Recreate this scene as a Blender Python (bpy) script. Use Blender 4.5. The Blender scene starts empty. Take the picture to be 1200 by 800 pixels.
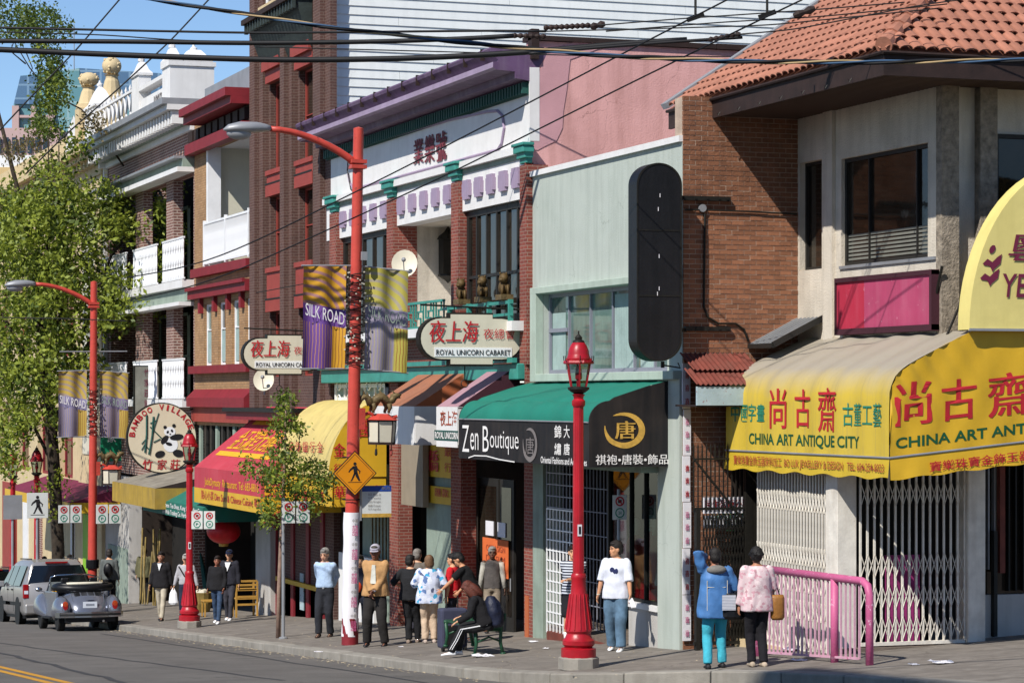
import bpy, bmesh, math, random
import numpy as np
from mathutils import Vector, Matrix
R=math.radians
random.seed(7); rng=np.random.default_rng(7)
scn=bpy.context.scene; C=scn.collection
# ---------------- camera
TH=math.atan(1060/3000); SN,CS=math.sin(TH),math.cos(TH); CAMZ=4.0; HZ=465.0; FP=3000.0
cam=bpy.data.cameras.new('camera'); co=bpy.data.objects.new('camera',cam); C.objects.link(co); scn.camera=co
cam.sensor_width=36; cam.lens=90; cam.shift_y=65/1200; cam.clip_end=3000; cam.clip_start=.5
co.location=(0,0,CAMZ); co.rotation_euler=(R(90),0,-TH)
# ---------------- sky, sun, exposure
LAZ=R(35); LD=Vector((math.cos(LAZ),math.sin(LAZ),-1.0)).normalized()
w=bpy.data.worlds.new('World'); scn.world=w; w.use_nodes=True
nt=w.node_tree; bg=nt.nodes['Background']; sky=nt.nodes.new('ShaderNodeTexSky'); sky.sky_type='NISHITA'; sky.sun_disc=False
sky.sun_elevation=math.asin(-LD.z); sky.sun_rotation=math.atan2(-LD.x,-LD.y)%(2*math.pi); sky.air_density=0.8; sky.dust_density=0.0; sky.ozone_density=5.0
nt.links.new(sky.outputs[0],bg.inputs[0]); bg.inputs[1].default_value=.115
sl=bpy.data.lights.new('sun','SUN'); so=bpy.data.objects.new('sun',sl); C.objects.link(so)
sl.energy=5.0; sl.angle=R(.5); sl.color=(1,.95,.87); so.rotation_euler=LD.to_track_quat('-Z','Y').to_euler(); so.location=(-20,-20,40)
scn.view_settings.view_transform='Standard'; scn.view_settings.look='None'; scn.view_settings.exposure=0.2; scn.view_settings.gamma=1
# ---------------- image geometry -> world
F=16.0
def q_(px): return (px-600)/FP
def fy(px,X=F): q=q_(px); return X*(CS-q*SN)/(SN+q*CS)
def fx(px,Y): q=q_(px); return Y*(SN+q*CS)/(CS-q*SN)
def dep(x,y): return x*SN+y*CS
def zz(py,x,y): return CAMZ-(py-HZ)*dep(x,y)/FP
def fz(py,px,X=F): return zz(py,X,fy(px,X))
def PX(px,py,X=F): y=fy(px,X); return Vector((X,y,zz(py,X,y)))
def PY(px,py,Y): x=fx(px,Y); return Vector((x,Y,zz(py,x,Y)))
def PD(px,py,d):
    r=q_(px)*d; return Vector((r*CS+d*SN, d*CS-r*SN, CAMZ-(py-HZ)*d/FP))
def GZ(x,y): return -.06*(y-35.4)+.05*(x-13.5)
def RZ(x,y): return -.06*(y-35.4)+.05*(12.4-13.5)-.14+ .012*(12.4-x if x>4 else 8.4)
def PG(px,py,g=GZ):
    d=50.
    for i in range(60):
        p=PD(px,py,d); gz=g(p.x,p.y); dn=(CAMZ-gz)*FP/(py-HZ); d+=(dn-d)*.4
    p=PD(px,py,d); p.z=g(p.x,p.y); return p
# ---------------- object helpers
def tag(o,label=None,cat=None,group=None,kind=None):
    if label: o['label']=label
    if cat: o['category']=cat
    if group: o['group']=group
    if kind: o['kind']=kind
    return o
def thing(name,label,cat,loc=(0,0,0),rz=0,group=None):
    o=bpy.data.objects.new(name,None); C.objects.link(o); o.location=loc; o.rotation_euler=(0,0,rz); o.empty_display_size=.2
    return tag(o,label,cat,group)
def root_off(p):
    while p is not None and p.parent is not None: p=p.parent
    return Vector(p.location) if p is not None and p.get('w') else Vector((0,0,0))
def wthing(name,label,cat,loc,group=None):   # a thing whose parts are given in world coordinates
    o=thing(name,label,cat,loc,0,group); o['w']=1; return o
def link(name,me,parent=None,mat=None):
    o=bpy.data.objects.new(name,me); C.objects.link(o); o.parent=parent
    if mat is not None and len(me.materials)==0: me.materials.append(mat)
    return o
class MB:
    def __init__(s): s.v=[]; s.f=[]; s.mi=[]; s.cur=0; s.cuts=[]
    def add(s,vs,fs):
        n=len(s.v); s.v+= [tuple(v) for v in vs]
        for f in fs: s.f.append(tuple(i+n for i in f)); s.mi.append(s.cur)
        return s
    def box(s,x0,x1,y0,y1,z0,z1):
        if x0>x1:x0,x1=x1,x0
        if y0>y1:y0,y1=y1,y0
        if z0>z1:z0,z1=z1,z0
        return s.add([(x0,y0,z0),(x1,y0,z0),(x1,y1,z0),(x0,y1,z0),(x0,y0,z1),(x1,y0,z1),(x1,y1,z1),(x0,y1,z1)],
          [(0,3,2,1),(4,5,6,7),(0,1,5,4),(1,2,6,5),(2,3,7,6),(3,0,4,7)])
    def quad(s,a,b,c,d): return s.add([a,b,c,d],[(0,1,2,3)])
    def bar(s,a,b,w,h=None,up=(0,0,1)):      # square bar between two points
        a,b=Vector(a),Vector(b); d=(b-a).normalized(); h=h or w; u=Vector(up)
        if abs(d.dot(u))>.98: u=Vector((0,1,0))
        r=d.cross(u).normalized(); u=r.cross(d)
        o=[]
        for p in (a,b):
            for sx,sz in ((-1,-1),(1,-1),(1,1),(-1,1)): o.append(p+r*sx*w/2+u*sz*h/2)
        return s.add(o,[(3,2,1,0),(4,5,6,7),(0,1,5,4),(1,2,6,5),(2,3,7,6),(3,0,4,7)])
    def tube(s,pts,r,n=8,caps=True):
        pts=[Vector(p) for p in pts]; rs=r if isinstance(r,(list,tuple)) else [r]*len(pts)
        up=None; vs=[]; fs=[]
        for i,p in enumerate(pts):
            d=(pts[min(i+1,len(pts)-1)]-pts[max(i-1,0)])
            d=d.normalized() if d.length>1e-9 else Vector((0,0,1))
            if up is None: up=Vector((0,0,1)) if abs(d.z)<.9 else Vector((1,0,0))
            a=d.cross(up); a=a.normalized() if a.length>1e-6 else d.orthogonal().normalized(); up=a.cross(d).normalized()
            for k in range(n):
                t=2*math.pi*k/n; vs.append(p+(a*math.cos(t)+up*math.sin(t))*rs[i])
        for i in range(len(pts)-1):
            for k in range(n):
                a0=i*n+k; b0=i*n+(k+1)%n; fs.append((a0,b0,b0+n,a0+n))
        if caps: fs.append(tuple(range(n-1,-1,-1))); fs.append(tuple((len(pts)-1)*n+k for k in range(n)))
        return s.add(vs,fs)
    def lathe(s,prof,c=(0,0,0),n=16,axis='z',sx=1,sy=1):
        vs=[];fs=[]
        for r,h in prof:
            for k in range(n):
                t=2*math.pi*(k+.5)/n; a,b=r*math.cos(t)*sx,r*math.sin(t)*sy
                p={'z':(a,b,h),'y':(a,h,b),'x':(h,a,b)}[axis]; vs.append((p[0]+c[0],p[1]+c[1],p[2]+c[2]))
        for i in range(len(prof)-1):
            for k in range(n):
                f=(i*n+k,i*n+(k+1)%n,(i+1)*n+(k+1)%n,(i+1)*n+k); fs.append(f if axis!='y' else f[::-1])
        fs.append(tuple(range(n-1,-1,-1))); fs.append(tuple((len(prof)-1)*n+k for k in range(n)))
        return s.add(vs,fs)
    def ball(s,c,r,n=12,m=8):
        rx,ry,rz=r if isinstance(r,(tuple,list)) else (r,r,r); vs=[];fs=[]
        for i in range(1,m):
            a=math.pi*i/m
            for k in range(n):
                t=2*math.pi*k/n; vs.append((c[0]+rx*math.sin(a)*math.cos(t),c[1]+ry*math.sin(a)*math.sin(t),c[2]+rz*math.cos(a)))
        vs.append((c[0],c[1],c[2]+rz)); vs.append((c[0],c[1],c[2]-rz)); T=len(vs)-2
        for i in range(m-2):
            for k in range(n): fs.append((i*n+k,(i+1)*n+k,(i+1)*n+(k+1)%n,i*n+(k+1)%n))
        for k in range(n): fs.append((T,k,(k+1)%n)); fs.append((T+1,(m-2)*n+(k+1)%n,(m-2)*n+k))
        return s.add(vs,fs)
    def prism(s,pts,ex):                      # planar outline pushed along the vector ex
        pts=[Vector(p) for p in pts]; ex=Vector(ex); n=len(pts)
        fs=[tuple(range(n)),tuple(range(2*n-1,n-1,-1))]+[((i+1)%n,i,i+n,(i+1)%n+n) for i in range(n)]
        return s.add(pts+[p+ex for p in pts],fs)
    def sweep(s,prof,y0,y1,zs=(0,0)):         # profile of (x,z) pairs swept along y, open or closed by caps
        n=len(prof); vs=[(x,y0,z+zs[0]) for x,z in prof]+[(x,y1,z+zs[1]) for x,z in prof]
        return s.add(vs,[(i,i+1,i+1+n,i+n) for i in range(n-1)])
    def loft(s,rings,caps=True):
        n=len(rings[0]); vs=[p for r in rings for p in r]; fs=[]
        for i in range(len(rings)-1):
            for k in range(n): fs.append((i*n+k,i*n+(k+1)%n,(i+1)*n+(k+1)%n,(i+1)*n+k))
        if caps: fs.append(tuple(range(n-1,-1,-1))); fs.append(tuple((len(rings)-1)*n+k for k in range(n)))
        return s.add(vs,fs)
    def mesh(s,name,mats,smooth=False,off=Vector((0,0,0)),fix=True):
        me=bpy.data.meshes.new(name); vs=[(v[0]-off.x,v[1]-off.y,v[2]-off.z) for v in s.v]
        me.from_pydata(vs,[],s.f)
        if not isinstance(mats,(list,tuple)): mats=[mats]
        for m in mats: me.materials.append(m)
        if any(s.mi): me.polygons.foreach_set('material_index',s.mi)
        if fix:
            bm=bmesh.new(); bm.from_mesh(me); bmesh.ops.recalc_face_normals(bm,faces=bm.faces); bm.to_mesh(me); bm.free()
        if smooth: me.polygons.foreach_set('use_smooth',[True]*len(me.polygons))
        me.update(); return me
    def build(s,name,mats,parent=None,smooth=False,bevel=0,fix=True,auto=False):
        if len(s.cuts)>1:                     # separate strings become separate parts
            c=s.cuts+[(len(s.v),len(s.f))]; o=None
            if c[0][0]>0: c=[(0,0)]+c
            for (v0,f0),(v1,f1) in zip(c,c[1:]):
                t=MB(); t.v=s.v[v0:v1]; t.f=[tuple(i-v0 for i in f) for f in s.f[f0:f1]]; t.mi=s.mi[f0:f1]
                if t.f: o=t.build(name,mats,parent,smooth,bevel,fix,auto)
            return o
        o=link(name,s.mesh(name,mats,smooth or auto,root_off(parent),fix),parent)
        if bevel:
            b=o.modifiers.new('b','BEVEL'); b.width=bevel; b.segments=2; b.limit_method='ANGLE'
        if auto:
            o.data.set_sharp_from_angle(angle=R(35))
        return o
def bx(parent,name,mat,x0,x1,y0,y1,z0,z1,bevel=0): return MB().box(x0,x1,y0,y1,z0,z1).build(name,mat,parent,bevel=bevel)
def rep(o,offs):
    out=[]
    for d in offs:
        c=o.copy(); C.objects.link(c); c.parent=o.parent; c.location=Vector(o.location)+Vector(d); out.append(c)
        for ch in list(o.children):
            e=ch.copy(); C.objects.link(e); e.parent=c
    return out
def copy_tree(o,parent=None):
    kids=[c for c in o.children]; c=o.copy(); C.objects.link(c); c.parent=parent
    for k in kids: copy_tree(k,c)
    return c
def wallh(m,ax,c0,c1,u0,u1,z0,z1,holes=()):
    """slab with openings: ax 'x' = slab normal along x (u is y); 'y' = normal along y (u is x)"""
    P=(lambda c,u,z:(c,u,z)) if ax=='x' else (lambda c,u,z:(u,c,z))
    us=sorted({u0,u1}|{h[0] for h in holes}|{h[1] for h in holes}); zs=sorted({z0,z1}|{h[2] for h in holes}|{h[3] for h in holes})
    us=[u for u in us if u0<=u<=u1]; zs=[z for z in zs if z0<=z<=z1]
    inh=lambda u,z:any(h[0]<u<h[1] and h[2]<z<h[3] for h in holes)
    for i in range(len(us)-1):
        for j in range(len(zs)-1):
            a,b,c,d=us[i],us[i+1],zs[j],zs[j+1]
            if inh((a+b)/2,(c+d)/2): continue
            for cc in (c0,c1): m.quad(P(cc,a,c),P(cc,b,c),P(cc,b,d),P(cc,a,d))
    for (a,b,c,d) in list(holes)+[(u0,u1,z0,z1)]:
        m.quad(P(c0,a,c),P(c1,a,c),P(c1,a,d),P(c0,a,d)); m.quad(P(c0,b,c),P(c1,b,c),P(c1,b,d),P(c0,b,d))
        m.quad(P(c0,a,c),P(c1,a,c),P(c1,b,c),P(c0,b,c)); m.quad(P(c0,a,d),P(c1,a,d),P(c1,b,d),P(c0,b,d))
    return m
# ---------------- materials
def hx(h,k=1):
    h=h.lstrip('#'); c=[int(h[i:i+2],16)/255 for i in (0,2,4)]
    return tuple(((x/12.92) if x<=.04045 else ((x+.055)/1.055)**2.4)*k for x in c)+(1,)
def nodes(name):
    m=bpy.data.materials.new(name); m.use_nodes=True; t=m.node_tree; return m,t,t.nodes['Principled BSDF'],t.nodes.new,t.links.new
def ramp(N,L,src,p0,p1,c0,c1):
    r=N('ShaderNodeValToRGB'); r.color_ramp.elements[0].position=p0; r.color_ramp.elements[1].position=p1
    r.color_ramp.elements[0].color=c0; r.color_ramp.elements[1].color=c1; L(src,r.inputs[0]); return r.outputs[0]
def mixc(N,L,fac,a,b,mode='MIX'):
    m=N('ShaderNodeMix'); m.data_type='RGBA'; m.blend_type=mode; m.clamp_factor=True
    for s,v in ((0,fac),(6,a),(7,b)):
        if hasattr(v,'is_linked') or hasattr(v,'links'): L(v,m.inputs[s])
        else: m.inputs[s].default_value=v
    return m.outputs[2]
def noise(N,L,co,scale,detail=4,mp=None,rough=.6):
    if mp:
        g=N('ShaderNodeMapping'); g.inputs['Scale'].default_value=mp; L(co,g.inputs[0]); co=g.outputs[0]
    n=N('ShaderNodeTexNoise'); n.inputs['Scale'].default_value=scale; n.inputs['Detail'].default_value=detail; n.inputs['Roughness'].default_value=rough; L(co,n.inputs[0]); return n.outputs[0]
def finish(t,N,L,b,col,co,rough,bump,bscale,rnd=0,h=None):
    if rnd:
        oi=N('ShaderNodeObjectInfo'); mr=N('ShaderNodeMapRange'); mr.inputs[3].default_value=1-rnd; mr.inputs[4].default_value=1+rnd*.6; L(oi.outputs['Random'],mr.inputs[0])
        hs=N('ShaderNodeHueSaturation'); L(mr.outputs[0],hs.inputs['Value']); L(col,hs.inputs['Color']); col=hs.outputs[0]
    L(col,b.inputs['Base Color']); b.inputs['Roughness'].default_value=rough
    if bump:
        bp=N('ShaderNodeBump'); bp.inputs['Strength'].default_value=bump; bp.inputs['Distance'].default_value=.02
        L(h if h is not None else noise(N,L,co,bscale,3),bp.inputs['Height']); L(bp.outputs[0],b.inputs['Normal'])
def mat(name,h,rough=.75,var=.12,scale=2.5,bump=.25,bscale=35,streak=.0,dirt='#5c5348',metal=0,rnd=0,spec=.4,chip=None,crack=None,blot=None):
    m,t,b,N,L=nodes(name); tc=N('ShaderNodeTexCoord'); co=tc.outputs['Object']
    c=hx(h); lo=tuple(x*(1-var*1.6) for x in c[:3])+(1,); hi=tuple(min(1,x*(1+var)) for x in c[:3])+(1,)
    col=ramp(N,L,noise(N,L,co,scale,6),.3,.7,lo,hi)
    if streak:
        s=ramp(N,L,noise(N,L,co,2.2,5,(2.2,2.2,.22)),.45,.75,(0,0,0,1),(streak,)*3+(1,))
        col=mixc(N,L,s,col,hx(dirt))
        s2=ramp(N,L,noise(N,L,co,1.1,7),.52,.72,(0,0,0,1),(streak*.7,)*3+(1,)); col=mixc(N,L,s2,col,hx(dirt))
    if crack:
        v=N('ShaderNodeTexVoronoi'); v.feature='DISTANCE_TO_EDGE'; v.inputs['Scale'].default_value=crack[0]; nz=N('ShaderNodeTexNoise'); nz.inputs['Scale'].default_value=3; nz.inputs['Detail'].default_value=6; L(co,nz.inputs[0])
        va=N('ShaderNodeVectorMath'); va.operation='MULTIPLY_ADD'; va.inputs[1].default_value=(.5,.5,.5); L(nz.outputs[1],va.inputs[0]); L(co,va.inputs[2]); L(va.outputs[0],v.inputs[0])
        e=ramp(N,L,v.outputs[0],0,crack[1],(1,1,1,1),(0,0,0,1)); k=ramp(N,L,noise(N,L,co,.8,3),.5,.62,(0,0,0,1),(crack[2],)*3+(1,)); e=mixc(N,L,1.0,e,k,'MULTIPLY'); col=mixc(N,L,e,col,tuple(x*.35 for x in hx(dirt)[:3])+(1,))
    if blot:
        e=ramp(N,L,noise(N,L,co,blot[0],5,None,.65),blot[1],blot[1]+.06,(0,0,0,1),(blot[2],)*3+(1,)); col=mixc(N,L,e,col,hx(dirt))
    if chip:
        s=ramp(N,L,noise(N,L,co,9,6,None,.75),.60,.63,(0,0,0,1),(1,1,1,1)); col=mixc(N,L,s,col,hx(chip))
    b.inputs['Metallic'].default_value=metal; b.inputs['Specular IOR Level'].default_value=spec
    finish(t,N,L,b,col,co,rough,bump,bscale,rnd); return m
def brickmat(name,c1,c2,mortar,bw=.22,bh=.075,ms=.012,bump=.6,stain=.35):
    m,t,b,N,L=nodes(name); tc=N('ShaderNodeTexCoord'); co=tc.outputs['Object']; ge=N('ShaderNodeNewGeometry')
    sp=N('ShaderNodeSeparateXYZ'); L(co,sp.inputs[0]); sn=N('ShaderNodeSeparateXYZ'); L(ge.outputs['True Normal'],sn.inputs[0])
    ab=N('ShaderNodeMath'); ab.operation='ABSOLUTE'; L(sn.outputs[0],ab.inputs[0]); gt=N('ShaderNodeMath'); gt.operation='GREATER_THAN'; gt.inputs[1].default_value=.5; L(ab.outputs[0],gt.inputs[0])
    mx=N('ShaderNodeMix'); L(gt.outputs[0],mx.inputs[0]); L(sp.outputs[0],mx.inputs[2]); L(sp.outputs[1],mx.inputs[3])
    cb=N('ShaderNodeCombineXYZ'); L(mx.outputs[0],cb.inputs[0]); L(sp.outputs[2],cb.inputs[1])
    br=N('ShaderNodeTexBrick'); L(cb.outputs[0],br.inputs[0]); br.inputs['Scale'].default_value=1; br.inputs['Brick Width'].default_value=bw; br.inputs['Row Height'].default_value=bh; br.inputs['Mortar Size'].default_value=ms; br.inputs['Mortar Smooth'].default_value=.2; br.inputs['Bias'].default_value=-.1
    br.inputs['Color1'].default_value=hx(c1); br.inputs['Color2'].default_value=hx(c2); br.inputs['Mortar'].default_value=hx(mortar)
    n=noise(N,L,co,1.3,7); col=mixc(N,L,ramp(N,L,n,.4,.75,(0,0,0,1),(stain,)*3+(1,)),br.outputs[0],hx('#2c211d'))
    n2=noise(N,L,co,14,4); col=mixc(N,L,ramp(N,L,n2,.45,.8,(0,0,0,1),(.35,)*3+(1,)),col,hx('#d7a58c'),'MULTIPLY')
    inv=N('ShaderNodeMath'); inv.operation='MULTIPLY_ADD'; inv.inputs[1].default_value=-1; inv.inputs[2].default_value=1; L(br.outputs[1],inv.inputs[0])
    finish(t,N,L,b,col,co,.88,bump,1,0,inv.outputs[0]); return m
def glassmat(name,h,rough=.04,wave=.08,var=.5,sp=.9):
    m,t,b,N,L=nodes(name); tc=N('ShaderNodeTexCoord'); co=tc.outputs['Object']; c=hx(h)
    col=ramp(N,L,noise(N,L,co,1.2,4,(1,1,.5)),.35,.7,tuple(x*(1-var) for x in c[:3])+(1,),tuple(min(1,x*(1+var)) for x in c[:3])+(1,))
    b.inputs['Specular IOR Level'].default_value=sp; finish(t,N,L,b,col,co,rough,wave,2.5); return m
def clearglass(name,tint='#cfdcd8',refl=.16):
    m=bpy.data.materials.new(name); m.use_nodes=True; t=m.node_tree; t.nodes.clear(); N=t.nodes.new; L=t.links.new
    o=N('ShaderNodeOutputMaterial'); mx=N('ShaderNodeMixShader'); tr=N('ShaderNodeBsdfTransparent'); gl=N('ShaderNodeBsdfGlossy'); fr=N('ShaderNodeFresnel'); fr.inputs[0].default_value=1.6
    ge=N('ShaderNodeNewGeometry'); iv=N('ShaderNodeMath'); iv.operation='SUBTRACT'; iv.inputs[0].default_value=1; L(ge.outputs['Backfacing'],iv.inputs[1]); ad=N('ShaderNodeMath'); ad.operation='MULTIPLY'; L(fr.outputs[0],ad.inputs[0]); L(iv.outputs[0],ad.inputs[1]); L(ad.outputs[0],mx.inputs[0])
    tr.inputs[0].default_value=hx(tint); gl.inputs['Roughness'].default_value=.03; L(tr.outputs[0],mx.inputs[1]); L(gl.outputs[0],mx.inputs[2]); L(mx.outputs[0],o.inputs[0]); return m
def paint(name,h,rough=.35,var=.06,**k): return mat(name,h,rough,var,bump=.05,spec=.5,**k)
M={}
M['asphalt']=mat('asphalt','#625e5a',.93,.14,.9,.5,90,streak=.0,dirt='#2a2825',crack=(.35,.006,.9),blot=(1.3,.62,.35))
M['concrete']=mat('sidewalk_concrete','#7d766e',.93,.17,1.6,.35,60,streak=.5,dirt='#4f473f',crack=(.5,.006,.8),blot=(14,.68,.5))
M['kerb']=mat('kerb_concrete','#928d84',.9,.15,2.5,.4,50,rnd=.12,streak=.3)
M['granite']=mat('granite','#6d6258',.85,.2,4,.4,40)
M['mintwall']=mat('pale_green_stucco','#b0b8b0',.9,.05,1.1,.25,40,streak=.4,dirt='#7f8a80',crack=(.9,.004,.6))
M['minttrim']=mat('pale_green_trim','#a9b7ab',.85,.07,2,.2,50,streak=.2)
M['pinkwall']=mat('pink_stucco','#d8a5a2',.92,.06,.8,.35,30,streak=.45,dirt='#a3746d',crack=(.7,.004,.7),blot=(5,.66,.4))
M['white']=mat('white_paint','#dddcdb',.65,.04,2,.15,40,streak=.12,dirt='#8d8880')
M['whiteclean']=paint('white_enamel','#e9eaec',.4)
M['siding']=mat('white_siding','#dfe3e2',.75,.03,.6,.1,30,streak=.14,dirt='#8c9494',rnd=.03)
M['lilac']=mat('lilac_paint','#9c8aa3',.6,.08,2,.15,30,streak=.2)
M['lilacdark']=mat('purple_paint','#5f4767',.6,.15,2,.2,30,streak=.35,dirt='#8d8090')
M['teal']=mat('teal_paint','#398a7e',.55,.12,3,.15,30)
M['tealdark']=mat('dark_green_paint','#1c4c45',.7,.15,3)
M['redbrick']=brickmat('red_brick','#8c4537','#73352e','#95796c',.2,.066,.008)
M['brownbrick']=brickmat('brown_brick','#5d4038','#503530','#6d5a52',.2,.07,.01)
M['buffbrick']=brickmat('buff_brick','#b08b63','#9d7850','#8f7457',.2,.07,.01)
M['purplebrick']=brickmat('plum_brick','#82574c','#6d4742','#b9a79c',.24,.085,.016)
M['brick']=mat('orange_brick','#8e5f45',.9,.2,5,.5,30,rnd=.28)
M['mortar']=mat('mortar','#b7a391',.95,.15,4,.5,60)
M['stucco']=mat('cream_stucco','#d0c7b8',.93,.09,1.5,.6,35,streak=.4,dirt='#8d8474',crack=(.9,.004,.5))
M['aggregate']=mat('rough_aggregate','#94897a',.97,.3,9,1.0,26)
M['tile']=mat('clay_tile','#a56e59',.8,.16,3,.3,30,rnd=.2,streak=.2,dirt='#8a6a58')
M['fascia']=mat('dark_brown_timber','#2e1f1b',.75,.25,4,.2,30)
M['soffit']=mat('brown_soffit_slats','#4a382f',.8,.2,3,.2,30)
M['steel']=mat('grey_flashing','#94969a',.5,.1,2,.1,20,metal=.3)
M['red']=mat('red_enamel','#a91624',.38,.2,3,.1,25,spec=.45,streak=.3,dirt='#641a1c',blot=(9,.68,.6))
M['redpole']=mat('orange_red_pole_paint','#bb4438',.45,.1,3,.1,30,chip='#8d3a30')
M['maroon']=mat('maroon_paint','#7e2029',.6,.12,3,.15,30)
M['brickred']=mat('brick_red_paint','#923c33',.65,.1,3,.15,30)
M['black']=mat('black_paint','#0c0c0f',.45,.2,3,.1,30)
M['iron']=mat('dark_iron','#17150f',.6,.3,8,.2,40)
M['rubber']=mat('rubber','#151515',.9,.2,8,.2,40)
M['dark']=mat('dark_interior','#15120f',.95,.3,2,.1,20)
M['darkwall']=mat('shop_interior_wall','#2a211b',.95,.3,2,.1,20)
M['glass']=glassmat('window_glass','#161b1f')
M['glassgreen']=glassmat('greenish_window_glass','#5d7770',.06,.05,.45)
M['glassbrown']=glassmat('smoky_window_glass','#2a241d',.07,.1,.6,.45)
M['clear']=clearglass('clear_glass')
M['alum']=mat('aluminium_frame','#8d8f9c',.5,.05,2,.05,20,metal=.3)
M['darkframe']=mat('dark_window_frame','#24221f',.6,.15,2)
M['greengrey']=mat('grey_green_paint','#8b9a8e',.85,.12,2,.2,30,streak=.3)
M['canvgreen']=mat('green_canvas','#14705f',.7,.05,1,.12,140,streak=.08,dirt='#2f9c86')
M['canvblack']=mat('black_canvas','#131113',.7,.2,2,.15,60,streak=.25,dirt='#4a3f38')
M['yellow']=mat('yellow_vinyl','#cda324',.55,.06,1.5,.15,8,streak=.12,dirt='#9a7a10')
M['paleyellow']=mat('pale_yellow_vinyl','#dacb7e',.55,.06,1.5,.15,8,streak=.2,dirt='#a89a50')
M['creamy']=mat('faded_yellow_vinyl','#cdb872',.6,.06,1.5,.15,8,streak=.3,dirt='#8d8053')
M['pinkrail']=mat('pink_chipped_paint','#bd5c86',.5,.08,3,.15,30,chip='#d7a9be')
M['pinkwhite']=mat('peeling_pink_white_paint','#c99bad',.7,.1,3,.2,30,chip='#b04e7a')
M['gatewhite']=mat('weathered_white_gate','#dcd7cc',.65,.12,4,.2,30,streak=.25,dirt='#8a6f58')
M['concretewall']=mat('pale_concrete','#b5b2ae',.92,.08,1.3,.3,40,streak=.2)
M['orange']=mat('orange_canvas','#b0603a',.75,.1,1,.15,90,streak=.15)
M['pinkcanvas']=mat('dusty_pink_canvas','#a5808a',.8,.06,1,.15,90,streak=.15)
M['maroonin']=mat('dark_plum_canvas','#3e1a26',.8,.1,1)
M['redcanvas']=mat('red_canvas','#b23644',.7,.07,1,.12,90,streak=.15,dirt='#c9707a')
M['maroonc']=mat('burgundy_canvas','#6e1c3c',.75,.12,1,.15,60)
M['tealc']=mat('teal_green_canvas','#17695a',.7,.1,1,.15,90,streak=.15)
M['grayc']=mat('grey_weathered_canvas','#8c8679',.8,.2,2,.2,60,streak=.4,dirt='#4b3c2e')
M['gold']=mat('gold_print','#c9a04a',.5,.2,10,.05,20)
M['lred']=mat('red_lettering','#b3202a',.6,.1,6,0)
M['lgreen']=mat('green_lettering','#12502f',.6,.1,6,0)
M['lteal']=mat('teal_lettering','#1c7f66',.6,.15,8,0)
M['lwhite']=mat('white_lettering','#e6e3e0',.6,.03,6,0)
M['lyellow']=mat('yellow_lettering','#e0a420',.6,.05,6,0)
M['lbrown']=mat('rust_lettering','#a3472b',.6,.15,8,0)
M['lblack']=mat('black_lettering','#1a191c',.6,.1,6,0)
M['lgrey']=mat('grey_lettering','#77706e',.6,.1,6,0)
M['cream']=mat('cream_enamel','#cfc9b6',.5,.05,2,.05,20,streak=.08)
M['creamstone']=mat('cream_stone','#c9b58e',.85,.08,2,.3,30,streak=.2,dirt='#8f7c5c')
M['bronze']=mat('weathered_bronze','#6b5a3a',.6,.35,14,.5,40,metal=.2)
M['paper']=mat('white_paper','#dddbe0',.85,.04,3,.1,30)
M['wood']=mat('pine_wood','#b58a3f',.6,.15,5,.15,30)
M['bamboo']=mat('bamboo_cane','#84703c',.6,.25,5,.15,30,rnd=.3)  # cane colour darkened to stand for the shade around the bundle
M['greenbench']=mat('dark_green_bench_paint','#1d4a33',.45,.15,5,.15,30)
M['leaf']=None
# ---------------- lettering: text turned into flat mesh and fitted to a patch given by its corners or a mapping function
_tm={}
def tmesh(s,wt=0.,italic=0.,res=3):
    k=(s,wt,italic)
    if k not in _tm:
        cu=bpy.data.curves.new('t','FONT'); cu.body=s; cu.offset=wt; cu.shear=italic; cu.resolution_u=res
        o=bpy.data.objects.new('t',cu); C.objects.link(o); dg=bpy.context.evaluated_depsgraph_get(); me=o.evaluated_get(dg).to_mesh()
        v=np.array([p.co[:2] for p in me.vertices]) if len(me.vertices) else np.zeros((1,2)); f=[tuple(p.vertices) for p in me.polygons]
        o.evaluated_get(dg).to_mesh_clear(); C.objects.unlink(o); bpy.data.objects.remove(o); bpy.data.curves.remove(cu)
        v=(v-v.min(0))/np.maximum(v.max(0)-v.min(0),1e-6); _tm[k]=(v,f)
    return _tm[k]
def text(m,s,bl,br,tl,wt=0.,italic=0.,warp=None,off=0.006,toward=None,proj=None,_sub=False):
    if not _sub: m.cuts.append((len(m.v),len(m.f)))
    if wt>.011 and any(ord(c)>0x2e80 for c in s):
        e=(Vector(br)-Vector(bl))*wt*.8/max(1,len(s)); kw=dict(italic=italic,warp=warp,toward=toward,proj=proj,_sub=True)
        for k,(dx) in enumerate((-1,0,1)): text(m,s,Vector(bl)+e*dx,Vector(br)+e*dx,Vector(tl)+e*dx,wt=0,off=off+.0012*k,**kw)
        return m
    v,f=tmesh(s,wt,italic); bl,br,tl=Vector(bl),Vector(br),Vector(tl); U=br-bl; W=tl-bl; n=U.cross(W).normalized()
    if toward is None: toward=Vector((0,0,CAMZ))
    if n.dot(Vector(toward)-bl)<0: n=-n
    vs=[]
    for u,w_ in v:
        if warp: u,w_=warp(u,w_)
        p=bl+U*u+W*w_+n*off
        vs.append(proj(p,off) if proj else p)
    m.add(vs,f); return m
def tX(m,s,X,pl,pr,pt,pb,**k):      # fitted on the plane x=X between pixel columns pl..pr; rows given at the middle column
    pm=(pl+pr)/2; z1,z0=fz(pt,pm,X),fz(pb,pm,X); y0,y1=fy(pl,X),fy(pr,X)
    return text(m,s,(X,y0,z0),(X,y1,z0),(X,y0,z1),**k)
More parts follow.
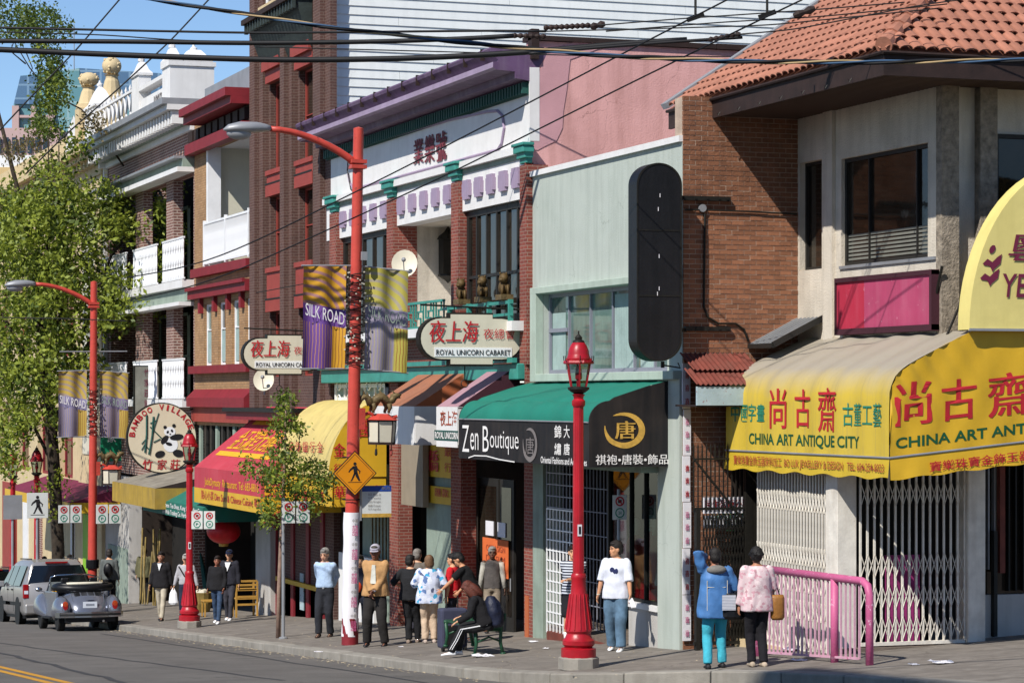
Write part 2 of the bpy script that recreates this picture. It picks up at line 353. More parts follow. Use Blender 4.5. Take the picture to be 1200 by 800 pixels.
def tY(m,s,Y,pl,pr,pt,pb,**k):
    pm=(pl+pr)/2; xm=fx(pm,Y); z1,z0=zz(pt,xm,Y),zz(pb,xm,Y); x0,x1=fx(pl,Y),fx(pr,Y)
    return text(m,s,(x0,Y,z0),(x1,Y,z0),(x0,Y,z1),**k)
def window(parent,ax,c,u0,u1,z0,z1,nu,nz,fm,gm,fw=.06,fd=.08,gd=.04,us=None,zs=None,label=None):
    """a window: frame part with pane sub-parts; c = outer face of the frame, depth runs along +ax"""
    u0,u1=min(u0,u1),max(u0,u1); us=us or [u0+(u1-u0)*i/nu for i in range(nu+1)]; zs=zs or [z0+(z1-z0)*i/nz for i in range(nz+1)]
    us=sorted(us); m=MB(); B=(lambda a,b,c0,c1,e,f:m.box(c0,c1,a,b,e,f)) if ax=='x' else (lambda a,b,c0,c1,e,f:m.box(a,b,c0,c1,e,f))
    for i,u in enumerate(us):
        h=fw/2 if 0<i<len(us)-1 else fw; a=u-h/2 if 0<i<len(us)-1 else (u if i==0 else u-h); B(a,a+h,c,c+fd,zs[0],zs[-1])
    for i,z in enumerate(zs):
        h=fw/2 if 0<i<len(zs)-1 else fw; a=z-h/2 if 0<i<len(zs)-1 else (z if i==0 else z-h); B(us[0],us[-1],c+.003,c+fd-.003,a,a+h)
    w=m.build('window',fm,parent)
    if label: w['label']=label
    for i in range(len(us)-1):
        for j in range(len(zs)-1):
            p=MB()
            g=(us[i]+.004,us[i+1]-.004,c+gd+random.uniform(0,.006),0,zs[j]+.004,zs[j+1]-.004)
            (p.box(g[2],g[2]+.01,g[0],g[1],g[4],g[5]) if ax=='x' else p.box(g[0],g[1],g[2],g[2]+.01,g[4],g[5]))
            p.build('pane',gm,w)
    return w
# ================= GROUND =================
Y0,Y1=-60,420
m=MB(); n=12
xs=[-120,-40,-8,4,12.6]; ys=[-60,0,30,60,120,200,420]
vs=[(x,y,RZ(x,y)) for y in ys for x in xs]; fs=[(j*5+i,j*5+i+1,(j+1)*5+i+1,(j+1)*5+i) for j in range(6) for i in range(4)]
m.add(vs,fs); tag(m.build('road',M['asphalt'],fix=False),kind='structure')
m=MB(); S=900; m.quad((-S,-S,-.06*(-S-35)-60),(S,-S,-.06*(-S-35)-60),(S,S,-.06*(S-35)-6),(-S,S,-.06*(S-35)-6))
m=MB(); m.quad((-900,-300,12),(900,-300,12),(900,900,-60),(-900,900,-60)); tag(m.build('ground',M['granite']),kind='structure')
kl=[(12.4,400),(12.4,60),(12.4,40),(12.42,37),(12.55,35.6),(12.85,34.5),(13.3,33.6),(13.95,32.9),(14.5,32.0),(14.8,30.8),(15.0,29.5),(15.4,24),(16,10),(16.5,-20)]
def off(pl,d):
    o=[]
    for i,p in enumerate(pl):
        a=Vector(pl[max(i-1,0)]); b=Vector(pl[min(i+1,len(pl)-1)]); t=(b-a).normalized(); o.append((p[0]-t.y*d,p[1]+t.x*d))
    return o
ki=off(kl,.28)
m=MB(); top=[(x,y,GZ(x,y)) for x,y in ki]; right=[(60,y,GZ(x,y)+.0) for x,y in ki]
vs=top+[(22,y,GZ(22,y)) for x,y in ki]; N_=len(top); m.add(vs,[(i,i+1,i+1+N_,i+N_) for i in range(N_-1)])
tag(m.build('sidewalk',M['concrete']),kind='structure')
# kerb stones, each with its own joint
ks=[]; 
def along(pl,step):
    out=[Vector(pl[0])]; acc=0; cur=Vector(pl[0])
    for p in pl[1:]:
        p=Vector(p)
        while (p-cur).length>step-acc:
            cur=cur+(p-cur).normalized()*(step-acc); out.append(cur.copy()); acc=0
        acc+=(p-cur).length; cur=p
    return out
kroot=tag(thing('kerb',None,None),kind='structure')
kk=[p for p in kl if p[1]<=120]; kk=[(12.4,120)]+kk[1:-2]
pts=along(kk,1.4)
for i in range(len(pts)-1):
    a,b=pts[i],pts[i+1]; t=(b-a).normalized(); nrm=Vector((-t.y,t.x)); a2=a+t*.008; b2=b-t*.008; m=MB(); dz=random.uniform(-.006,.006)
    P=[a2,b2,b2+nrm*.285,a2+nrm*.285]
    lo=[(p.x,p.y,GZ(p.x,p.y)-.35) for p in P]; hi=[(p.x,p.y,GZ(p.x,p.y)+.006+dz) for p in P]
    m.add(lo+hi,[(3,2,1,0),(4,5,6,7),(0,1,5,4),(1,2,6,5),(2,3,7,6),(3,0,4,7)]); m.build('kerb_stone',M['kerb'],kroot,bevel=.02)
# sidewalk joints (recessed score lines as thin dark grooves)
m=MB()
for y in np.arange(18,120,1.5):
    x0=12.75 if y>37 else 15.3
    m.add([(x0,y,GZ(x0,y)+.003),(x0,y+.012,GZ(x0,y)+.003),(21,y+.012,GZ(21,y)+.003),(21,y,GZ(21,y)+.003)],[(0,1,2,3)])
for x in (): m.add([(x,37.5 if x<15 else 31,GZ(x,37.5 if x<15 else 31)+.004),(x+.016,37.5 if x<15 else 31,GZ(x,37.5 if x<15 else 31)+.004),(x+.016,120,GZ(x,120)+.004),(x,120,GZ(x,120)+.004)],[(0,1,2,3)])
m.build('sidewalk_joints',mat('joint_dirt','#6a635b',.95,.2,5),None); tag(bpy.data.objects['sidewalk_joints'],kind='structure')
# yellow centre line
M['linepaint']=mat('yellow_road_paint','#c08a20',.8,.15,6,.2,60,chip='#7d7058')
a=PG(-30,774,RZ); b=PG(60,795,RZ); d=(b-a); a=a-d*1.6; b=b+d*1.5; t=d.normalized(); nn=Vector((-t.y,t.x,0))*.07
m=MB(); 
for s0 in (0,.26):
    o_=Vector((-s0,0,0)); q4=[a+o_-nn,b+o_-nn,b+o_+nn,a+o_+nn]; m.quad(*[(p.x,p.y,RZ(p.x,p.y)+.004) for p in q4])
tag(m.build('road_centre_line',M['linepaint']),kind='structure')
M['patch']=mat('asphalt_patch','#3c3b3d',.93,.15,2,.5,80)
for i,(pa,pb,wd) in enumerate((((-10,752),(330,797),.05),((120,742),(700,830),.04),((-10,762),(150,800),.06))):
    a=PG(*pa,RZ); b=PG(*pb,RZ); mm=MB(); k=14; L_=[]; 
    for j in range(k+1):
        p=a.lerp(b,j/k)+Vector((random.uniform(-.06,.06),random.uniform(-.05,.05),0)); L_.append(p)
    t=(b-a).normalized(); nn=Vector((-t.y,t.x,0))*wd
    for j in range(k): mm.quad(*[(p.x,p.y,RZ(p.x,p.y)+.003+i*.001) for p in (L_[j]-nn,L_[j+1]-nn,L_[j+1]+nn,L_[j]+nn)])
    tag(mm.build('road_tar_seam',M['patch']),kind='structure')
# ================= ANTIQUE SHOP BUILDING (nearest, set back) =================
YB=37.2; XB=18.0; XG=16.82; YC=32.5; ZS=8.45
ab=wthing('antique_shop_building','near shop with orange clay tile roof and cream stucco upper floor over folding white gates','building',(XB,34,GZ(XB,34)))
# side wall of bricks facing the street's near end
bx(ab,'wall',M['mortar'],F+.02,XB+.3,YB-.021,YB+.35,-.6,8.74)
bwd,bhh,gap=.198,.066,.012; bm_=MB().box(0,bwd,-.028,0,0,bhh).mesh('brick',M['brick']); 
rest=MB(); cells=[]; row=0; z=GZ(F,YB)-.15
while z<8.75:
    x=F+.005-(.105 if row%2 else 0)
    while x<XB-.01:
        a=max(x,F+.005); b=min(x+bwd,XB-.005)
        if b-a>.05: cells.append((a,b,z,row))
        x+=bwd+gap
    z+=bhh+gap; row+=1
full=[c for c in cells if c[1]-c[0]>bwd-.01 and 2.9<c[2]<7.6]; random.shuffle(full); pick=set(full[:0])
vis=sorted([c for c in full if zz(0,1,1) or True],key=lambda c:abs(c[2]-5.6))[:300]; vs_=set(vis)
for c in cells:
    if c in vs_:
        o=link('brick',bm_,ab); o.location=Vector((c[0],YB+random.uniform(-.004,.004),c[2]))-Vector(ab.location)
    else: rest.box(c[0],c[1],YB-.028+random.uniform(-.004,.004),YB+.029,c[2],c[2]+bhh)
o=rest.build('brickwork',M['brick'],ab,fix=False); o['kind']='stuff'
# stucco front above
zw=4.3; m=MB()
y_=lambda p,X=XB: fy(p,X)
h1=(y_(963),y_(937),fz(316,950,XB),fz(189,950,XB)); h2=(y_(1096),y_(986),fz(306,1040,XB),fz(176,1040,XB))
wallh(m,'x',XB,XB+.3,YC,YB+.02,3.4,ZS+.2,[h1,h2]); m.build('wall',M['stucco'],ab)
window(ab,'x',XB+.1,h1[0],h1[1],h1[2],h1[3],1,1,M['darkframe'],M['glassbrown'],.05)
us=[h2[0],y_(1070),y_(1014),h2[1]]
wd=window(ab,'x',XB+.06,h2[0],h2[1],h2[2],h2[3],3,1,M['darkframe'],M['glassbrown'],.06,us=us)
MB().box(XB-.03,XB+.05,h2[0]-.03,h2[1]+.03,h2[2]-.05,h2[2]-.003).build('sill',M['steel'],wd)
# right-hand face with textured pilasters
xs_=[fx(p,YC) for p in (1104,1122,1147,1167,1230)]
bx(ab,'wall',M['stucco'],XB+.002,xs_[4]+3,YC+.12,YC+.4,4.1,ZS+.2)
bx(ab,'pilaster',M['aggregate'],XB-.02,xs_[1],YC-.05,YC+.119,4.2,ZS)
bx(ab,'pilaster',M['aggregate'],xs_[2],xs_[3],YC-.05,YC+.119,4.2,ZS)
window(ab,'y',YC+.04,xs_[3]+.01,xs_[3]+1.6,5.2,7.8,2,1,M['darkframe'],M['glassbrown'],.06)
bx(ab,'pilaster',M['stucco'],XB-.06,XB-.001,fy(975,XB-.06),fy(964,XB-.06),4.2,ZS)
# ground storey core
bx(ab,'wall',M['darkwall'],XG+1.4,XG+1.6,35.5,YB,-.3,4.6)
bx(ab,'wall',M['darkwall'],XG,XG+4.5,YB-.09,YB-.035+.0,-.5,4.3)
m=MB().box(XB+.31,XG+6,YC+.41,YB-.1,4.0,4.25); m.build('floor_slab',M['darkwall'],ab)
# soffit, fascia and tile roof
XE,YE,YF=16.5,31.4,38.95; TS=.66
m=MB(); m.box(XE+.06,XB+8,YE+.06,YF,ZS+.06,ZS+.14); m.build('soffit',M['fascia'],ab)
sl_=MB().box(XE+.08,XB+9,0,.075,ZS+.0,ZS+.045).mesh('soffit_slat',M['soffit'])
k=0; y=YE+.1
while y<YF-.1:
    o=link('soffit_slat',sl_,ab); o.location=Vector((0,y,0))-Vector(ab.location); y+=.125; k+=1
m=MB().box(XE,XE+.05,YE,YF,ZS-.04,ZS+.26); m.build('fascia',M['fascia'],ab)
m=MB().box(XE+.051,XB+9,YE,YE+.05,ZS-.04,ZS+.26); m.build('fascia',M['fascia'],ab)
m=MB().tube([(XE-.03,YE-.02,ZS+.27),(XE-.03,YF,ZS+.25)],.028,6); m.tube([(XE-.03,YE-.03,ZS+.27),(XB+9,YE-.03,ZS+.27)],.028,6); m.build('gutter',M['fascia'],ab)
ZR=ZS+.28
m=MB(); T_=9
m.add([(XE,YE,ZR),(XE,YF,ZR),(XE+T_,YF,ZR+T_*TS),(XE+T_,YE+T_,ZR+T_*TS)],[(0,1,2,3)]) if False else m.add([(XE,YE,ZR),(XE,YF,ZR),(XE+T_,YF,ZR+T_*TS),(XE+(YF-YE),YF,ZR+(YF-YE)*TS)],[(0,1,2,3)])
m.add([(XE,YE,ZR),(XE+(YF-YE),YF,ZR+(YF-YE)*TS),(XE+14,YF,ZR+(YF-YE)*TS),(XE+14,YE,ZR)],[(0,1,2,3)])
m.build('roof_deck',M['tile'],ab)
# barrel tile: half round trough, 0.2 wide, 0.36 long, running up the slope
def tile_mesh(w_=.222,l=.42,h=.062):
    m=MB(); vs=[]; n=7
    for e,(sc,dy) in enumerate(((1.,0.),(.86,l))):
        for rr in (1,.8):
            for k in range(n): 
                a=math.pi*k/(n-1); vs.append((-math.cos(a)*w_*.5*.92*sc*rr if rr==1 else -math.cos(a)*w_*.5*.92*sc*.86, dy, math.sin(a)*h*sc*(1 if rr==1 else .72)+ (0 if e else .02)))
    fs=[]
    for k in range(n-1):
        fs+=[(k,k+1,2*n+k+1,2*n+k),(k,n+k,n+k+1,k+1)]
    m.add(vs,fs); me=m.mesh('roof_tile',M['tile'],smooth=False); return me
tm_=tile_mesh(); sl=math.sqrt(1+TS*TS); ang=math.atan(TS); tc=0; tr=MB(); 
def put_tile(x,y,z,rot):
    global tc
    Mx=Matrix.Translation((x,y,z))@rot
    if tc<298:
        o=link('roof_tile',tm_,ab); o.matrix_local=Matrix.Translation(-Vector(ab.location))@Mx; tc+=1
    else: tr.add([Mx@v.co for v in tm_.vertices],[tuple(p.vertices) for p in tm_.polygons])
rA=Matrix.Rotation(ang,4,'X')                      # slope facing -y
rB=Matrix.Rotation(-math.pi/2,4,'Z')@Matrix.Rotation(ang,4,'X')   # slope facing -x
EX=.33; rise=EX/sl
for r in range(9):
    yo=r*rise; x=XE+yo+.12
    while x<XE+5.2:
        put_tile(x+random.uniform(-.004,.004),YE+yo-.03,ZR+yo*TS+.03,rA); x+=.205
for r in range(16):
    xo=r*rise; y=YE+xo+.14
    while y<YF-.06:
        put_tile(XE+xo-.03,y+random.uniform(-.004,.004),ZR+xo*TS+.03,rB); y+=.205
tr.build('roof_tiles',M['tile'],ab,fix=False)['kind']='stuff'
rt=MB(); L0=Vector((XE,YE,ZR+.09)); dv=Vector((1,1,TS)).normalized()
for i in range(16):
    a=L0+dv*(.38*i); m=MB(); m.tube([a,a+dv*.2,a+dv*.43],[.125,.115,.095],10); m.build('ridge_tile',M['tile'],ab,smooth=False)
m=MB(); m.bar((XE-.05,YF+.05,ZR+.06),(XE+6,YF+.05,ZR+.06+6.05*TS),.22,.1); m.build('flashing',M['steel'],ab)
m=MB()
for yy in np.arange(YE+.9,YF,.75): m.tube([(XE-.03,yy,ZS+.02),(XE-.07,yy,ZS-.04),(XE-.08,yy,ZS+.0)],.007,4)
m.build('gutter_brackets',M['iron'],ab)['kind']='stuff'
M['blindw']=mat('pale_blind','#75756d',.8,.08,4)
for i in range(7): bx(wd,'blind_slat',M['blindw'],XB+.085,XB+.097,h2[0]+.08,h2[1]-.08,h2[2]+.08+i*.06,h2[2]+.115+i*.06)
# red sign panel under the window
p0=PX(981,393,XB-.1); p1=PX(1095,386,XB-.1); zt=fz(321,1038,XB-.1); zb=fz(390,1038,XB-.1)
rs=wthing('sign_board','faded blank crimson and pink sign board below the wide stucco window','sign',(XB-.1,p0.y,zb))
ya,yb_=p1.y,p0.y; fr_=.07
m=MB(); m.box(XB-.15,XB-.005,ya,yb_,zb,zb+fr_*1.3).box(XB-.15,XB-.005,ya,yb_,zt-fr_,zt).box(XB-.149,XB-.006,ya,ya+fr_,zb+.01,zt-.01).box(XB-.149,XB-.006,yb_-.025,yb_,zb+.01,zt-.01); m.build('frame',M['maroonin'],rs)
M['signred']=mat('faded_red_panel','#ad2640',.75,.08,1.5,.1,30,chip=None,streak=.08,dirt='#d68fa4',blot=(7,.66,.5)); M['signpink']=mat('faded_pink_panel','#a93f62',.75,.08,1.5,.1,30,streak=.1,dirt='#d9aab9',blot=(7,.64,.5))
ym=fy(1014,XB-.1)
bx(rs,'panel',M['signred'],XB-.12,XB-.06,ym,yb_-.03,zb+.09,zt-.07); bx(rs,'panel',M['signpink'],XB-.12,XB-.061,ya+.07,ym-.003,zb+.09,zt-.07)
# little slatted glass lean-to by the brick corner
cp=wthing('lean_to_canopy','small grey slatted lean-to canopy between brick side wall and red sign','canopy',(XB,36.5,4.5))
A=PX(935,374,XB-.02); B_=PX(972,385,XB-.02); zt_=fz(374,937,XB)
ya,yb_=fy(964,XB),YB-.05
n=7
for i in range(n):
    y=ya+(yb_-ya)*i/(n-1); m=MB().bar((XB-.02,y,zt_),(XB-.85,y,zt_-.42),.05,.05); m.build('slat',M['steel'],cp)
MB().prism([(XB-.02,ya,zt_-.02),(XB-.85,ya,zt_-.44),(XB-.85,ya,zt_-.46),(XB-.02,ya,zt_-.04)],(0,yb_-ya,0)).build('pane',M['glassgreen'],cp)
m=MB().bar((XB-.87,ya-.02,zt_-.44),(XB-.87,yb_,zt_-.44),.06,.07).bar((XB-.0,ya-.03,zt_-.0),(XB-.87,ya-.03,zt_-.43),.05,.09); m.build('frame',M['darkframe'],cp)
# conduit pipe, brackets on brick
pp=wthing('conduit_pipe','thin dark conduit pipe with round junction box fixed on orange brick wall','pipe',(17,YB-.05,6))
yy=YB-.06
w_=[(803,184+48),(824,246),(826,246)]
P=lambda a,b: PY(a,b,yy)
m=MB(); m.tube([P(803,246),P(824,246)],.016,6); m.tube([P(824,246),P(880,248),P(934,251)],.014,6); m.tube([P(826,250),P(825,360),P(830,372),P(842,379),P(862,379),P(872,386),P(877,400)],.018,6); m.build('pipe',M['iron'],pp)
MB().lathe([(.0,-.03),(.062,-.03),(.062,.03),(.0,.03)],P(823,244),12,'y').build('junction_box',M['steel'],pp)
for a,b,c in ((800,855,232),(802,855,385)):
    q=P(a,c); r_=P(b,c); m=MB().box(q.x,r_.x,yy-.05,yy+.02,q.z-.035,q.z+.035)
    for t in (.25,.5,.75,.92): m.lathe([(.0,-.015),(.02,-.015),(.02,.0),(.0,.0)],(q.x+(r_.x-q.x)*t,yy-.05,q.z),6,'y')
    tag(m.build('wall_bracket',M['iron']),'black bolted steel arm on brick wall at the '+('top' if c<300 else 'foot')+' of the black projecting sign','bracket')
# black blank projecting sign
YP=36.72
x0,x1=fx(746,YP),fx(799,YP); zt_=zz(190,x0,YP); zb_=zz(423,x0,YP); rr=(x1-x0)/2; pts=[]
for i in range(25):
    a=math.pi*i/24; pts.append((x0+rr+rr*math.cos(a),YP,zt_-rr*.9+rr*.9*math.sin(a)))
for i in range(25):
    a=math.pi+math.pi*i/24; pts.append((x0+rr+rr*math.cos(a),YP,zb_+rr*.9+rr*.9*math.sin(a)))
ps=wthing('projecting_sign','tall blank black sign with rounded ends projecting beside brick wall','sign',(x0+rr,YP+.2,zb_))
MB().prism(pts,(0,.34,0)).build('cabinet',mat('sooty_black_sheet','#0d0d10',.5,.35,2,.2,20,streak=.25,dirt='#2c2a2c'),ps)
for zc_ in (.33,.66): zc_=zb_+(zt_-zb_)*zc_; bx(ps,'seam_strip',M['iron'],x0+.01,x1-.01,YP-.009,YP-.001,zc_-.012,zc_+.012)
c=Vector((x0+rr,0,(zt_+zb_)/2)); out=[Vector(p) for p in pts]; inn=[Vector((c.x+(p.x-c.x)*.93,YP-.012,c.z+(p.z-c.z)*.985)) for p in out]; out=[Vector((p.x,YP-.012,p.z)) for p in out]
m=MB(); k=len(out); m.add(out+inn+[p+Vector((0,.011,0)) for p in out]+[p+Vector((0,.011,0)) for p in inn],[f for i in range(k) for f in ((i,(i+1)%k,k+(i+1)%k,k+i),(i,2*k+i,2*k+(i+1)%k,(i+1)%k),(k+i,k+(i+1)%k,3*k+(i+1)%k,3*k+i))]); m.build('rim',M['iron'],ps)
m=MB(); 
for py,dx in ((229,.02),(245,-.02),(300,.0),(338,.0),(344,-.04)): 
    q=PY(772+dx*50,py,YP-.013); m.box(q.x,q.x+.012,YP-.016,YP-.013,q.z-.03,q.z+.03)
m.build('scratches',M['paper'],ps)
MB().tube([(x0+.5,YP+.15,zb_),(x0+.5,YP+.15,zb_-.1)],.03,6).tube([(x0+.52,YP+.15,zb_-.06),(x0+.8,YP+.15,zb_-.1),(x1,YP+.15,zb_-.02)],.012,5).build('cable',M['iron'],ps)
MB().bar((x1-.02,YP+.2,zt_-.5),(x1+.25,YB-.02,zt_-.5),.06).bar((x1-.02,YP+.2,zb_+.5),(x1+.25,YB-.02,zb_+.5),.06).build('arm',M['iron'],ps)
# corrugated canopy on the brick wall
cc=wthing('corrugated_canopy','small rusty red corrugated canopy with peeling pale blue front board','canopy',(16.3,36.8,4))
xa,xb=fx(806,36.6),fx(858,36.6)+.5; z_t=zz(424,xa,37.1); z_b=zz(452,xa,36.3)
def corr(m,xa,xb,yb,zb,yt,zt,pitch=.085,amp=.014):
    n=int((xb-xa)/pitch*6); vs=[]
    for i in range(n+1):
        x=xa+(xb-xa)*i/n; s=amp*math.sin((x-xa)/pitch*2*math.pi); vs+= [(x,yb,zb+s),(x,yt,zt+s)]
    m.add(vs,[(2*i,2*i+2,2*i+3,2*i+1) for i in range(n)])
M['rustred']=mat('rusty_red_sheet','#74392e',.8,.2,4,.2,30,streak=.2)
m=MB(); corr(m,xa,xb,36.25,z_b+.02,36.75,z_b+.27); m.build('lower_sheet',M['rustred'],cc)
m=MB(); corr(m,xa+.1,xb,36.6,z_b+.25,YB-.04,z_b+.52); m.build('upper_sheet',M['rustred'],cc)
M['paleblue']=mat('peeling_pale_blue','#a5b9bf',.7,.1,3,.2,30,chip='#8a4a42')
bx(cc,'fascia',M['paleblue'],xa+.02,xb,36.28,36.33,z_b-.3,z_b-.01); bx(cc,'soffit',M['fascia'],xa+.03,xb,36.331,YB-.04,z_b-.32,z_b-.29)
# iron spiked grille and lattice gate in front of the brick
ig=wthing('iron_gate','black spiked iron gate with folding lattice in brick side passage','gate',(16.4,36.7,0))
yg=36.72; x0,x1=fx(813,yg),fx(878,yg); zt_=zz(529,x0,yg); zm=zz(596,x0,yg); zb_=GZ(16.5,yg)+.08
mb_=MB().box(-.009,.009,-.009,.009,0,zt_-zm+.14).lathe([(.009,zt_-zm+.14),(.0,zt_-zm+.2)],(0,0,0),6).mesh('bar',M['iron']); n=12
for i in range(n+1):
    x=x0+(x1-x0-.08)*i/n; o=link('bar',mb_,ig); o.location=Vector((x,yg,zm-.05))-Vector(ig.location)
MB().box(x0,x1,yg-.02,yg+.02,zm-.02,zm+.02).build('rail',M['iron'],ig); MB().box(x0,x1,yg-.02,yg+.02,zt_-.13,zt_-.1).build('rail',M['iron'],ig)
MB().bar((x0,yg-.02,zt_-.12),(x1-.1,yg-.02,zm-.2),.03).build('brace',M['iron'],ig)
for x,wd,zz_ in ((x0+.06,.07,zm),(x1-.02,.12,3.0),(fx(886,yg)-.02,.1,3.0)): MB().box(x-wd/2,x+wd/2,yg-.05,yg+.05,zb_-.1,zz_).build('post',M['iron'],ig)
def lattice(parent,ax,c,u0,u1,z0,z1,pitch,mtop,mlow=None,rows=(0,.5,1),dia=.28,w=.024,name='gate_bar'):
    """folding gate: upright bars as parts plus crossing diagonals"""
    n=max(2,int(round(abs(u1-u0)/pitch))); sg=1 if u1>u0 else -1
    P=(lambda u,z,k=0:(c+k,u,z)) if ax=='x' else (lambda u,z,k=0:(u,c+k,z))
    me=MB().box(-w/2,w/2,-w/2,w/2,0,z1-z0).mesh(name,mtop)
    for i in range(n+1):
        o=link(name,me,parent); o.location=Vector(P(u0+(u1-u0)*i/n,z0))-Vector(parent.location)
    m=MB()
    for rz in rows:
        zc=z0+(z1-z0)*rz
        for i in range(n):
            a,b=u0+(u1-u0)*i/n,u0+(u1-u0)*(i+1)/n
            za,zb=max(z0+.02,zc-dia/2),min(z1-.02,zc+dia/2)
            m.bar(P(a,za,-.014),P(b,zb,-.014),.016,.006,up=(0,0,1) ); m.bar(P(a,zb,-.02),P(b,za,-.02),.016,.006)
    m.build('lattice_links',mtop,parent,fix=False)['kind']='stuff'
lattice(ig,'y',yg-.0,fx(824,yg),fx(872,yg),zb_,zm-.08,.055,M['iron'],rows=(.08,.22,.36,.5,.64,.78,.92),dia=.3,w=.012)
bx(ig,'kick_bar',M['iron'],x0,x1,yg-.03,yg+.03,zb_-.02,zb_+.03)
# notices behind the grille
nb=wthing('notice_board','white notice board with red lettering hung behind the iron gate','sign',(16.9,36.95,2))
q=(fx(824,36.95),fx(878,36.95)); za=zz(584,q[0],36.95); zb2=zz(600,q[0],36.95)
bx(nb,'board',M['paper'],q[0],q[1],36.93,36.96,zb2-.02,za+.02); bx(nb,'board',M['paper'],q[0],q[1]-.03,36.9,36.925,zb2-.25,zb2-.05)
m=MB(); tY(m,'民生蛋麵公司',36.92,826,877,585,597,wt=.02); m.build('lettering',M['lred'],nb)
m=MB(); tY(m,'GEORGE & CO',36.89,832,876,601,607,wt=.01); tY(m,'生果',36.89,850,870,608,622); m.build('lettering',M['lgreen'],nb)
bx(None,'x',M['dark'],0,0,0,0,0,0); bpy.data.objects.remove(bpy.data.objects['x'])
# ---- big yellow awning: street face, corner, camera face
XA,YA0,YA1=16.6,36.85,31.4
aw=wthing('shop_awning','large faded yellow vinyl corner awning with red Chinese characters over white gates','awning',(XA,34,2.9))
def yellowfade():
    m,t,b,N,L=nodes('faded_yellow_awning'); tc=N('ShaderNodeTexCoord'); co=tc.outputs['Object']; sp=N('ShaderNodeSeparateXYZ'); L(co,sp.inputs[0])
    n=noise(N,L,co,1.2,6,(1,1,.6)); ad=N('ShaderNodeMath'); ad.operation='MULTIPLY_ADD'; ad.inputs[1].default_value=.35; L(n,ad.inputs[0]); L(sp.outputs[2],ad.inputs[2])
    mr=N('ShaderNodeMapRange'); mr.inputs[1].default_value=1.30; mr.inputs[2].default_value=1.72; L(ad.outputs[0],mr.inputs[0])
    col=mixc(N,L,mr.outputs[0],hx('#c9ad38'),hx('#9d9587')); st=ramp(N,L,noise(N,L,co,5,5,(1,3,.25)),.5,.8,(0,0,0,1),(.4,)*3+(1,)); col=mixc(N,L,st,col,hx('#8f8460'))
    finish(t,N,L,b,col,co,.55,.25,5); return m
M['yfade']=yellowfade()
PR=[(XB,4.93),(17.7,4.81),(17.4,4.68),(17.1,4.54),(16.85,4.41),(16.69,4.28),(16.61,4.1),(XA,3.7),(XA,3.17)]
def grid(fn,nu,nv): 
    m=MB(); m.add([fn(i/nu,j/nv) for i in range(nu+1) for j in range(nv+1)],[(i*(nv+1)+j,(i+1)*(nv+1)+j,(i+1)*(nv+1)+j+1,i*(nv+1)+j+1) for i in range(nu) for j in range(nv)]); return m
def lerp(p,t):
    k=t*(len(p)-1); i=min(int(k),len(p)-2); f=k-i; return tuple(a+(b-a)*f for a,b in zip(p[i],p[i+1]))
def wv(y): u=(YA0-y)/(YA0-YA1); return .012*math.sin(u*46)+.01*math.sin(u*19+2)
def pf(p,off): return Vector((XA-wv(p.y)-off,p.y,p.z))
def facef(u,v):
    x,z=lerp(PR,v); y=YA0+(YA1-YA0)*u
    s=wv(y)
    return (x-s,y,z+(s*.6 if v<.6 else 0))
g=grid(facef,140,21); g.build('street_face',M['yfade'],aw,smooth=True)
tl=.1 # the camera-facing flap climbs to the right with the street
def ztop(x):
    xs=[p[0] for p in PR[::-1]]; zs_=[p[1] for p in PR[::-1]]; return float(np.interp(x,xs[1:],zs_[1:]))
def fly(x,z):
    zb=3.17+tl*(x-XA); tp=ztop(x)+tl*(x-XA)*.3; v=min(1,max(0,(tp-z)/(tp-zb))); u=(x-XA)/4; fold=max(0,1-u*2.2)*max(0,1-v*1.25)
    return YA1+.004-.02*math.sin((z-4.2)*13+(x-XA)*20)*fold*1.6-.006*math.sin(x*7+z*2)+.006*math.sin(z*5-x*11)
def flap(u,v):
    x=XA+4*u**1.3; zb=3.17+tl*(x-XA); tp=ztop(x)+tl*(x-XA)*.3; z=tp+(zb-tp)*v; return (x,fly(x,z),z)
def pg(p,off): return Vector((p.x,fly(p.x,p.z)-off,p.z))
grid(flap,70,26).build('side_face',M['yellow'],aw,smooth=True)
# valances
def val(u,v):
    y=YA0+(YA1-YA0)*u; return (XA-.012-.02*v+.006*math.sin(u*60)*v, y, 3.155-(.28+.02*math.sin(u*37))*v)
M['yval']=mat('faded_yellow_valance','#c7a92c',.55,.06,1.5,.15,8,streak=.25,dirt='#8f7a30')
grid(val,90,4).build('valance',M['yval'],aw,smooth=True)
def val2(u,v):
    x=XA-.012+4.0*u; return (x,YA1-.014-.02*v+.008*math.sin(u*50)*v,3.15+tl*(x-XA)-(.29+.012*math.sin(u*41))*v)
grid(val2,90,4).build('valance',M['yellow'],aw,smooth=True)
MB().tube([(XA-.02,YA0,3.165),(XA-.02,YA1-.02,3.165),(XA+4,YA1-.02,3.165+.4)],.016,6).build('hem_rod',M['steel'],aw)
MB().add([(x,YA0,z) for x,z in PR]+[(XB,YA0,3.17)],[tuple(range(len(PR)+1))]).build('end_panel',M['yfade'],aw)
XT=XA
m=MB(); tX(m,'尚',XT,904,921,455,502,wt=.028,proj=pf); tX(m,'古',XT,932,949,456,501,wt=.028,proj=pf); tX(m,'齋',XT,960,981,454,506,wt=.02,proj=pf); m.build('lettering',M['lred'],aw)
m=MB(); tX(m,'中國字畫',XT,858,896,473,494,wt=.01,proj=pf); tX(m,'古董工藝',XT,988,1034,472,500,wt=.014,proj=pf); m.build('lettering',M['lteal'],aw)
m=MB(); tX(m,'CHINA ART ANTIQUE CITY',XT,878,1007,509,525,wt=.022,proj=pf); m.build('lettering',M['lgreen'],aw)
